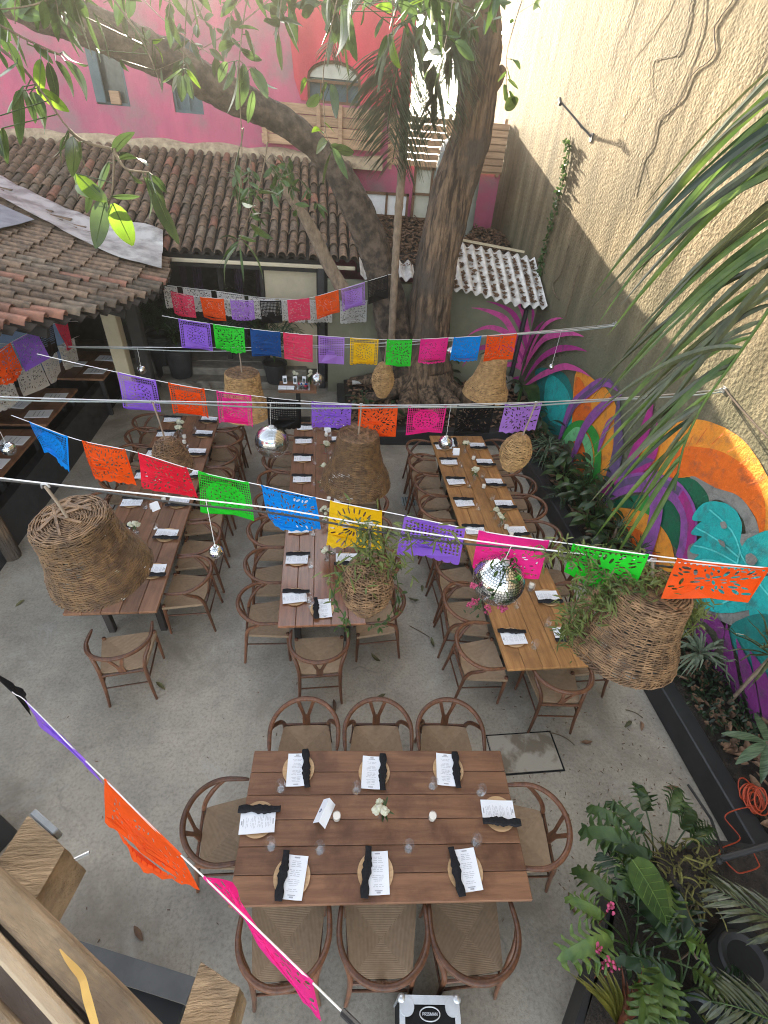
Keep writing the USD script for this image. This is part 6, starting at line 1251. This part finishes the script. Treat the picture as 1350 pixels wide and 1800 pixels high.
for k in range(30):
    tip = wz(1000 + 150 * (k + rr.random()) / 30 + rr.normal(0, 10), 1690 + rr.uniform(-10, 45) + abs(k - 12) * 1.2, .78); q = [b0 + (tip - b0) * s + np.array([0, 0, .07 * math.sin(math.pi * s)]) for s in np.linspace(0, 1, 9)]; obj('leaf', blade(q, .026, .3, prof=([0, .2, .6, 1], [.5, 1, .8, .05])), 'leaf_yellow' if k < 17 else 'leaf_red', tpn)
pkf = thing('flower_spike', 'pink flower spikes rising among the lobed leaves at the lower right', 'flowers'); rr = np.random.default_rng(78)
for k, (px, py) in enumerate(((1052, 1665), (1068, 1690), (1082, 1695), (1075, 1590))):
    p = wz(px, py, .85); st_ = p + np.array([.05, -.02, -.4]); obj('stem', MB().tube([st_, p], .004, 5), 'leaf_red', pkf); m = MB()
    for q in range(16): c = p + (st_ - p) * rr.uniform(0, .28) + rr.normal(0, .012, 3); m.ball(c, rr.uniform(.006, .011), 1)
    obj('blossom', m, 'bloom_pink', pkf, smooth=True)
mr = thing('root_ball', 'tangled mossy yellow green root ball of the philodendron at the lower right', 'plant'); c0 = wz(1195, 1545, .5)
c0 = c0 + np.array([0, 0, .06]); m = MB().ball(c0, .17, 3, (1.1, 1.0, .6), .7, 3); obj('core', m, 'soil', mr, smooth=True); m = MB(); rr = np.random.default_rng(79)
for k in range(120):
    a = c0 + unit(rr.normal(0, 1, 3) * [1, 1, .5] + [0, 0, .4]) * rr.uniform(.10, .2); b_ = a + rr.normal(0, .09, 3); m.tube(smoothpath([a, (a + b_) / 2 + rr.normal(0, .03, 3), b_ + [0, 0, -.03]], 8), rr.uniform(.003, .009), 5)
obj('roots', m, 'moss_root', mr, smooth=True); m = MB()
for k in range(5):
    a = c0 + np.array([-.05 + .03 * k, -.1, -.02]); m.tube(smoothpath([a, a + [rr.uniform(-.15, .1), -.14, -.06], a + [rr.uniform(-.3, .1), -.32, -.14]], 12), .006, 5)
obj('hanging_roots', m, 'bark_pale', mr, smooth=True)
pl2 = thing('palm_leaf', 'green palm leaf reaching in from the right edge of the lower corner', 'palm frond'); frond(pl2, [wz(1470, 1690, .7), wz(1400, 1640, .85), wz(1320, 1595, .88), wz(1262, 1565, .82)], .008, 22, .3, 'leaf_palm', 88, .4, .55, lw=.026)
pl3 = thing('palm_leaf', 'green palm leaf at the very bottom of the lower right corner', 'palm frond'); frond(pl3, [wz(1430, 1850, .6), wz(1370, 1800, .75), wz(1310, 1775, .78), wz(1250, 1760, .72)], .008, 20, .28, 'leaf_palm', 89, .4, .7, lw=.024)
pl4 = thing('palm_leaf', 'dark cut palm leaf with narrow fingers beside the lower right planter, over the floor', 'palm frond'); frond(pl4, [wz(1150, 1560, .6), wz(1120, 1530, .66), wz(1085, 1512, .64), wz(1062, 1500, .58)], .006, 16, .2, 'leaf_dark', 90, .3, .7, lw=.022)
# cable coil, tripod foot and loudspeaker
cc = thing('cable_coil', 'coil of orange cable lying in the planting bed behind the black border', 'cable coil'); c0 = wz(1325, 1405, .36); rr = np.random.default_rng(80)
for k in range(11):
    a = np.linspace(0, 2 * np.pi, 30, endpoint=False); r1, r2 = rr.uniform(.05, .10), rr.uniform(.05, .09); th = rr.uniform(0, 3); x, y = r1 * np.cos(a), r2 * np.sin(a)
    obj('loop', MB().tube(np.stack([x * math.cos(th) - y * math.sin(th), x * math.sin(th) + y * math.cos(th), .05 * np.sin(a + th) + rr.uniform(-.04, .05)], 1) + c0 + rr.normal(0, .02, 3), .006, 6, closed=True), 'orange_cable', cc, smooth=True)
q = smoothpath([c0 + [0, -.05, 0], wz(1275, 1440, .33), wz(1300, 1470, .33), wz(1265, 1500, .4), wz(1300, 1535, .4), wz(1335, 1520, .4), wz(1320, 1490, .42)], 50); obj('loose_end', MB().tube(q, .005, 6), 'orange_cable', cc, smooth=True)
sp = thing('loudspeaker', 'black floor loudspeaker with a round cone in the lower right corner', 'loudspeaker'); c0 = wz(1310, 1690, .45); Mz = np.array([[.9, -.43, 0], [.43, .9, 0], [0, 0, 1.0]])
obj('cabinet', MB().box(c0 + [0, 0, -.14], (.46, .4, .28), M=Mz, bev=.02), 'black_matte', sp); obj('cone', MB().lathe([(0, -.02), (.05, -.012), (.055, -.03), (.13, .004), (.15, .012), (.165, .006), (.17, 0)], 40, c0 + [0, 0, .004]), 'black_paint', sp, smooth=40)
sp2 = thing('loudspeaker', 'black loudspeaker with a clear rimmed round cone at the bottom edge', 'loudspeaker'); c0 = wz(1235, 1800, .42); obj('cabinet', MB().box(c0 + [0.02, -.05, -.15], (.42, .36, .3), M=Mz, bev=.02), 'black_matte', sp2); obj('cone', MB().lathe([(0, -.02), (.05, -.012), (.055, -.03), (.12, .004), (.14, .012), (.15, .008), (.155, 0)], 40, c0 + [0, 0, .004]), 'glass_grey', sp2, smooth=40); obj('badge', MB().box(c0 + [.02, .02, .02], (.012, .035, .006), M=Mz), 'leaf_yellow', sp2)
sd = thing('mic_stand', 'black metal stand with a thick tube lying over the black border at the right', 'stand'); obj('tube', MB().tube([wz(1265, 1510, .5), wz(1370, 1480, .62)], .022, 10), 'black_paint', sd, smooth=40); obj('leg', MB().tube([wz(1210, 1380, .05), wz(1250, 1440, .2), wz(1275, 1512, .48)], .012, 8), 'black_paint', sd, smooth=40); obj('leg', MB().tube([wz(1275, 1512, .48), wz(1240, 1500, .1)], .01, 8), 'black_paint', sd); obj('knob', MB().ball(wz(1262, 1512, .5), .03, 2), 'black_paint', sd, smooth=True)

# greenery on the lamps
def vine(label, pts3, n, L_, w, mt, seed, sp_=.05, cat='vine', flowers=None):
    rr = np.random.default_rng(seed); t = thing('vine', label, cat); st_ = MB(); lv = MB()
    for P in pts3:
        q = smoothpath(P, 30); st_.tube(q, .0028, 5)
        for k in range(n):
            p = q[rr.integers(0, 30)] + rr.normal(0, sp_, 3) * [1, 1, .8]; v, f = leaf_mesh(p, rr.normal(0, 1, 3) + [0, 0, -.2], L_ * rr.uniform(.6, 1.2), w, .25, .25, 5, rr.normal(0, 1, 3)).mesh(); lv.add(v, f)
    obj('stem', st_, 'leaf_mid', t); obj('leaves', lv, mt, t)
    if flowers is not None:
        for P in flowers:
            m = MB(); q = smoothpath(P, 20)
            for k in range(26): m.ball(q[rr.integers(0, 20)] + rr.normal(0, .008, 3), rr.uniform(.004, .008), 1)
            obj('blossom', m, 'bloom_pink', t, smooth=True)
    return t
top = cE; W1 = on_wire(W_FRONT, cE[0])
vine('green vine growing over the egg shaped lamp and along the front cable', [[on_wire(W_FRONT, cE[0] - .18), on_wire(W_FRONT, cE[0]) + [0, 0, -.02], on_wire(W_FRONT, cE[0] + .16) + [0, 0, -.03], on_wire(W_FRONT, cE[0] + .42)], [W1, top + [-.05, .02, .05], top + [-.12, -.02, -.02], top + [-.17, .0, -.2]], [W1, top + [.05, -.03, .08], top + [.14, 0, -.02], top + [.2, .04, -.12]],
    [W1, top + [.0, -.05, .04], top + [.04, -.1, -.06]]], 85, .075, .013, 'leaf_fern', 601, .045)
vine('thin green vine hanging down both sides of the egg shaped lamp to below it', [[top + [-.15, -.04, -.05], top + [-.19, -.05, -.25], top + [-.13, -.05, -.42], top + [-.12, -.04, -.55]], [top + [.14, -.04, -.05], top + [.18, -.04, -.25], top + [.12, -.06, -.45], top + [.02, -.08, -.5]]], 26, .045, .02, 'leaf_mid', 602, .018)
R0 = cR
vine('feathery green fern draped over the top and left side of the right basket lamp', [[R0 + [.16, .02, .0], R0 + [.0, -.02, .04], R0 + [-.15, .0, .04], R0 + [-.25, .02, -.08]], [R0 + [-.1, -.06, .03], R0 + [-.22, -.04, -.05], R0 + [-.27, -.03, -.2], R0 + [-.33, -.02, -.32]], [R0 + [-.2, .1, .03], R0 + [-.32, .05, -.02], R0 + [-.36, .0, -.2], R0 + [-.34, -.02, -.35]], [R0 + [.2, -.04, -.02], R0 + [.24, -.05, -.12], R0 + [.27, -.06, -.25]], [on_wire(W_FRONT, R0[0] - .5), on_wire(W_FRONT, R0[0] - .3), on_wire(W_FRONT, R0[0]) + [0, 0, -.04]]], 260, .062, .010, 'leaf_fern', 603, .038)
for k, (px, py) in enumerate(()): pass
B0_ = cB
vine('sprigs of green leaves and pink blossom stuck on top of the large mirror ball', [[B0_ + [-.07, -.04, .15], B0_ + [.0, -.02, .17], B0_ + [.08, -.04, .13]], [B0_ + [0, -.05, .15], B0_ + [-.05, -.12, .09], B0_ + [-.08, -.14, .0]]], 16, .055, .02, 'leaf_mid', 604, .02, 'flowers', [[B0_ + [-.15, -.06, .03], B0_ + [-.17, -.06, .02]], [B0_ + [.0, -.12, -.1], B0_ + [.04, -.1, -.12]]])
p = aty(838, 1075, 1.9); vine('sprig of pink blossom and leaves hanging below the large mirror ball', [[B0_ + [-.08, -.02, -.1], p + [0, 0, .05], p + [-.04, 0, -.02]]], 18, .04, .014, 'leaf_mid', 605, .022, 'flowers', [[p + [-.07, 0, .06], p + [-.02, 0, .09]], [p + [.05, 0, .05], p + [.08, 0, .0]]])

# potted plants and back corner
def pot(name, label, loc, r, h, build):
    t = thing(name, label, 'potted plant', loc); obj('pot', MB().lathe([(0, 0), (r * .75, 0), (r, h * .92), (r * 1.06, h * .93), (r * 1.06, h), (r * .92, h), (r * .9, h * .9), (0, h * .9)], 28), 'black_paint', t, smooth=40); build(t, h); return t
def palmy(seed, n, l, lw=.03, mt='leaf_dark'):
    def go(t, h):
        rr = np.random.default_rng(seed)
        for k in range(n):
            a = 2.4 * k + rr.normal(0, .2); L_ = l * rr.uniform(.8, 1.15); e = rr.uniform(.6, 1.1); d = np.array([math.cos(a), math.sin(a), 0]); P = [np.array([0, 0, h]), d * L_ * .35 * math.cos(e) + [0, 0, h + L_ * .6], d * L_ * .75 * math.cos(e) + [0, 0, h + L_ * .85], d * L_ * (1.2 * math.cos(e) + .2) + [0, 0, h + L_ * .7]]
            frond(t, P, .008, 18, l * .33, mt, seed * 7 + k, .35, .9, lw=lw)
    return go
q = aty(484, 640, 10.2); pot('potted_palm', 'palm in a black pot in front of the cream panel', (q[0], 10.1, .16), .24, .42, palmy(701, 12, 1.0))
pot('potted_palm', 'dark palm in a tall black pot at the left of the stone steps', (-2.95, 10.3, 0), .26, .75, palmy(702, 11, .9))
pot('potted_palm', 'palm in a tall black pot deep in the shade beside the dark column', (-3.35, 10.6, 0), .25, .9, palmy(703, 10, .8))
pot('potted_palm', 'palm with dark leaves in the dark opening of the back building', (-1.45, 11.3, .32), .2, .4, palmy(704, 9, 1.1))
broadleaf('leafy_plant', 'plant with dark trailing stems against the back corner by the painted palm', (3.55, 9.6, .25), 18, .22, .1, 'leaf_dark', 711, .8, 'plant')
broadleaf('leafy_plant', 'low green plant at the foot of the back wall beside the tan lamp', (2.55, 9.6, .25), 12, .25, .1, 'leaf_dark', 712, .7, 'plant')
broadleaf('leafy_plant', 'low green plant behind the black border at the far end of the right table', (1.2, 8.2, .25), 14, .2, .09, 'leaf_dark', 713, .3, 'plant')
broadleaf('leafy_plant', 'low dark plant left of the big trunk behind the black border', (.75, 8.6, .25), 14, .2, .08, 'leaf_dark', 714, .3, 'plant')
dp = thing('drain_pipe', 'dark drain pipe in the corner under the end of the corrugated sheet', 'drain pipe'); obj('pipe', MB().tube([(4.05, 9.9, 1.9), (4.05, 9.88, .3)], .045, 12), 'black_paint', dp, smooth=40); obj('box', MB().box((4.02, 9.86, 2.0), (.2, .14, .16), bev=.01), 'black_paint', dp)

# ------------------------------------------------------------------ wooden terrace edge in the lower left foreground
bd, bn = unit([.83, -.55, 0]), unit([.55, .83, 0])
tr = thing('terrace_rail', 'rough sawn wooden rail of the terrace in the lower left corner, built of stacked beams', 'wooden rail')
def beam(name, mt, px0, px1, z, wdt, hgt, ext=(.9, .5), label=None):
    a, b = atz(*px0, z), atz(*px1, z); d = unit(b - a); a = a - d * ext[0]; b = b + d * ext[1]; nrm = np.array([-d[1], d[0], 0]); nrm = nrm if nrm @ np.array([.5, .8, 0]) > 0 else -nrm
    c = (a + b) / 2 - nrm * wdt / 2 - np.array([0, 0, hgt / 2]); Lb = np.linalg.norm(b - a); m = MB().box((0, 0, 0), (Lb, wdt, hgt), bev=.006); v, f = m.mesh(); m2 = trimesh.Trimesh(v, f).subdivide_to_size(.06, max_iter=20); v = np.array(m2.vertices); v += .006 * (meshkit.fbm(v * [4, 25, 25], 3, 3)[:, None] - .5)
    p = obj(name, (v, m2.faces), mt, tr, smooth=35, label=label); xf(p, c, (0, 0, math.degrees(math.atan2(d[1], d[0])))); return p
beam('beam', 'beam_wood', (0, 1528), (283, 1806), 3.42, .052, .16)
beam('beam', 'plank_grey', (0, 1576), (236, 1806), 3.37, .072, .12)
beam('beam', 'plank_pale', (0, 1643), (150, 1806), 3.43, .026, .12)
beam('board', 'plank_grey', (0, 1672), (118, 1806), 3.38, .10, .05)
beam('board', 'beam_wood', (-60, 1700), (60, 1830), 3.41, .30, .05)
jd = unit([-.06, .998, 0])
for k, (a, b, L_) in enumerate((((50, 1432), (115, 1490), .5), ((352, 1692), (420, 1738), .5))):
    A_, B_ = atz(*a, 3.25), atz(*b, 3.25); w_ = np.linalg.norm(B_ - A_); wx = unit(B_ - A_); m = MB(); hgt = .17
    back = -unit([.25, .97, 0]) * .34 if k == 0 else -unit([.25, .97, 0]) * .34
    c = np.array([A_, B_, B_ + back, A_ + back]); V8 = np.vstack([c, c - [0, 0, hgt]]); h_ = trimesh.convex.convex_hull(V8).subdivide_to_size(.04, max_iter=20); v = np.array(h_.vertices); v += .008 * (meshkit.fbm(v * [14, 14, 14], 3, 7)[:, None] - .5)
    t = thing('joist_end', 'sawn thick joist end below the rail, ' + ('upper left one by the black box' if k == 0 else 'lower one beside the near chairs'), 'joist'); obj('timber', (v, h_.faces), 'beam_wood' if k else 'beam_wood', t, smooth=30); 
    if k == 0: obj('bracket', MB().bar(A_ + [.0, .012, -.03], A_ * .35 + B_ * .65 + [0, .012, -.03], .016, .04, bev=.003), 'tin_dark', t); obj('bolt', MB().tube([B_ + [-.01, .0, -.09], B_ + [.025, .015, -.09]], .005, 8), 'steel_wire', t)
sg = thing('straw_strip', 'yellow dry palm strip caught on the wooden rail', 'dry leaf'); q = smoothpath([atz(105, 1668, 3.43), atz(125, 1695, 3.45), atz(142, 1715, 3.45), atz(152, 1750, 3.47), atz(170, 1812, 3.5)], 14); obj('strip', blade(q, .013, .1, prof=([0, .3, .7, 1], [.15, .8, 1, .8])), 'straw', sg)
blk = thing('black_bench', 'black box shaped bench below the terrace in the lower left', 'bench'); z0 = .55
P4 = [atz(*p, z0)[:2] for p in ((135, 1652), (338, 1716), (300, 1800), (150, 1800))]; a, b = np.array(P4[0]), np.array(P4[1]); d = unit(b - a); nn = np.array([d[1], -d[0]]); nn = nn if nn[1] < 0 else -nn
top_ = Polygon([a - d * .7, b + d * .02, b + d * .02 + nn * .12, a - d * .7 + nn * .12]); obj('top', MB().tm(trimesh.creation.extrude_polygon(top_, .03, engine='earcut').apply_translation([0, 0, z0 - .03])), 'bench_grey', blk)
bod = Polygon([a - d * .7 + nn * .12, b + nn * .12, b + nn * .8, a - d * .7 + nn * .8]); obj('body', MB().tm(trimesh.creation.extrude_polygon(bod, z0 - .06, engine='earcut')), 'black_matte', blk)
db = thing('black_box', 'black box on the floor at the left edge beyond the joist end', 'box'); c = atz(-62, 1480, .3); obj('box', MB().box((c[0] - .05, c[1], .2), (.3, .5, .4), rz=-.5, bev=.01), 'black_paint', db); obj('lid', MB().box((c[0] - .05, c[1], .41), (.32, .52, .02), rz=-.5, bev=.004), 'black_matte', db)

# flight case at the bottom
fc = thing('flight_case', 'black flight case with aluminium edges and an oval badge at the bottom', 'flight case')
z1 = .42; a, b = atz(702, 1749, z1), atz(806, 1751, z1); d = unit(b - a); nn = unit(np.array([d[1], -d[0], 0])); w_ = np.linalg.norm(b - a); Mx = np.stack([d, -nn, np.array([0, 0, 1.0])], 1); dep = .30
cc_ = (a + b) / 2 + nn * dep / 2
obj('body', MB().box(cc_ - [0, 0, .21 + .004], (w_ - .012, dep - .012, .41), M=Mx), 'black_matte', fc)
m = MB()
for s in (-1, 1): m.box(cc_ + d * s * (w_ / 2 - .016) + [0, 0, .001], (.034, dep, .006), M=Mx); m.box(cc_ + nn * s * (dep / 2 - .02) + [0, 0, .003], (w_, .042, .006), M=Mx)
for s in (-1, 1):
    for q in (-1, 1): m.box(cc_ + d * s * (w_ / 2 - .002) + nn * q * (dep / 2 - .002) - [0, 0, .21], (.012, .012, .42), M=Mx)
obj('edging', m, 'aluminium', fc)
for s in (-1, 1):
    for q in (-1, 1): obj('corner', MB().ball(cc_ + d * s * (w_ / 2 - .014) + nn * q * (dep / 2 - .014) + [0, 0, -.004], .027, 2, (1, 1, .8)), 'aluminium', fc, smooth=True); obj('corner_plate', MB().lathe([(0, .0045), (.045, .0045), (.047, 0)], 20, cc_ + d * s * (w_ / 2 - .045) + nn * q * (dep / 2 - .05) + [0, 0, .004]), 'aluminium', fc, smooth=40)
for s in (-1, 1): obj('latch', MB().box(cc_ + d * s * .075 + nn * .055 + [0, 0, .012], (.10, .08, .022), M=Mx, bev=.006), 'aluminium', fc)
obj('handle', MB().tube([cc_ - d * (w_ / 2 + .004) + nn * .0 - [0, 0, .1], cc_ - d * (w_ / 2 + .04) + nn * .01 - [0, 0, .1], cc_ - d * (w_ / 2 + .04) + nn * .09 - [0, 0, .1], cc_ - d * (w_ / 2 + .004) + nn * .1 - [0, 0, .1]], .008, 8), 'aluminium', fc, smooth=40)
bc = cc_ - nn * (dep / 2 - .082) + [0, 0, .0005]; aa = np.linspace(0, 2 * np.pi, 48, endpoint=False); rg = obj('badge', MB().tube([bc + d * .062 * math.cos(t) + nn * .032 * math.sin(t) for t in aa], .0038, 6, closed=True), 'aluminium', fc, smooth=True)
tx = meshkit.text_mesh('PRISMAN', .014, .0012, bold=True); v = np.array(tx.vertices); v[:, 0] = (v[:, 0] - (v[:, 0].max() + v[:, 0].min()) / 2); sc_ = .092 / (v[:, 0].max() - v[:, 0].min()); v[:, :2] *= [sc_, 1]; v[:, 1] -= .007
obj('lettering', MB().add(bc + v[:, :1] * d - v[:, 1:2] * nn + v[:, 2:] * np.array([0, 0, 1.0]), tx.faces), 'aluminium', rg)

# fallen leaves and twigs on the floor
LV = [(640, 1035, 'dead_green', 'under the egg lamp trailing vine'), (700, 1055, 'dead_leaf', 'brown, between middle and right tables, left of a greener leaf'), (727, 1055, 'dead_green', 'greenish, between middle and right tables, right of a brown leaf'), (742, 1033, 'dead_green', 'in the aisle near the left chairs of the right table'),
      (760, 1130, 'dead_green', 'curled, in the aisle level with the last chair of the right table'), (660, 1158, 'dead_green', 'behind the chair at the end of the middle table'), (282, 1205, 'dead_green', 'on open floor right of the left table end chair'), (588, 1240, 'dead_leaf', 'yellowish, just above the foreground table far chairs'), (668, 1225, 'dead_green', 'above the middle far chair of the foreground table'),
      (1128, 1275, 'dead_leaf', 'long yellowish one near the black border'), (1105, 1272, 'dead_green', 'small green one left of the long yellowish leaf'), (1003, 1588, 'dead_leaf', 'curled brown one right of the foreground table corner'), (744, 888, 'dead_leaf', 'beside the floor drain'), (1030, 1305, 'dead_leaf', 'right of the square hatch'),
      (35, 1060, 'dead_green', 'at the left edge under the big basket lamp'), (243, 1640, 'dead_leaf', 'below the orange foreground flag'), (1180, 1385, 'dead_leaf', 'beside the black border near the stand')]
for i, (px, py, mt, wh_) in enumerate(LV):
    p = atz(px, py, .012); g_ = dead_leaf(R.uniform(.09, .15), .02); o = thing('fallen_leaf', 'fallen leaf, ' + wh_, 'leaf', p, (0, 0, R.uniform(0, 360)), 'fallen leaves on the concrete floor'); obj('blade', MB().grid(g_), mt, o, smooth=True)
m = MB(); rr = np.random.default_rng(91)
for k in range(420):
    px, py = (rr.uniform(850, 1250), rr.uniform(1180, 1560)) if rr.random() < .75 else (rr.uniform(100, 1100), rr.uniform(1000, 1700)); p = atz(px, py, .004)
    if p[0] > 3.4: continue
    a = rr.uniform(0, 6.28); l = rr.uniform(.006, .03); m.bar(p, p + [l * math.cos(a), l * math.sin(a), .002], .005, .004)
tag(obj('floor_debris', m, 'dead_leaf'), 'crumbs of leaf and bark scattered over the concrete floor', 'debris', kind='stuff')
for i, P in enumerate((((965, 1288), (990, 1295), (1010, 1310)), ((1100, 1248), (1115, 1252), (1130, 1262)), ((720, 1100), (735, 1108), (755, 1120)))):
    o = thing('fallen_twig', 'thin fallen twig on the concrete floor, ' + ['right of the square hatch', 'below the fern draped lamp', 'between the middle and right tables'][i], 'twig'); obj('twig', MB().tube(smoothpath([atz(*p, .008) for p in P], 10), .005, 5), 'twig', o)
print('prims', sum(1 for _ in stage.Traverse()))
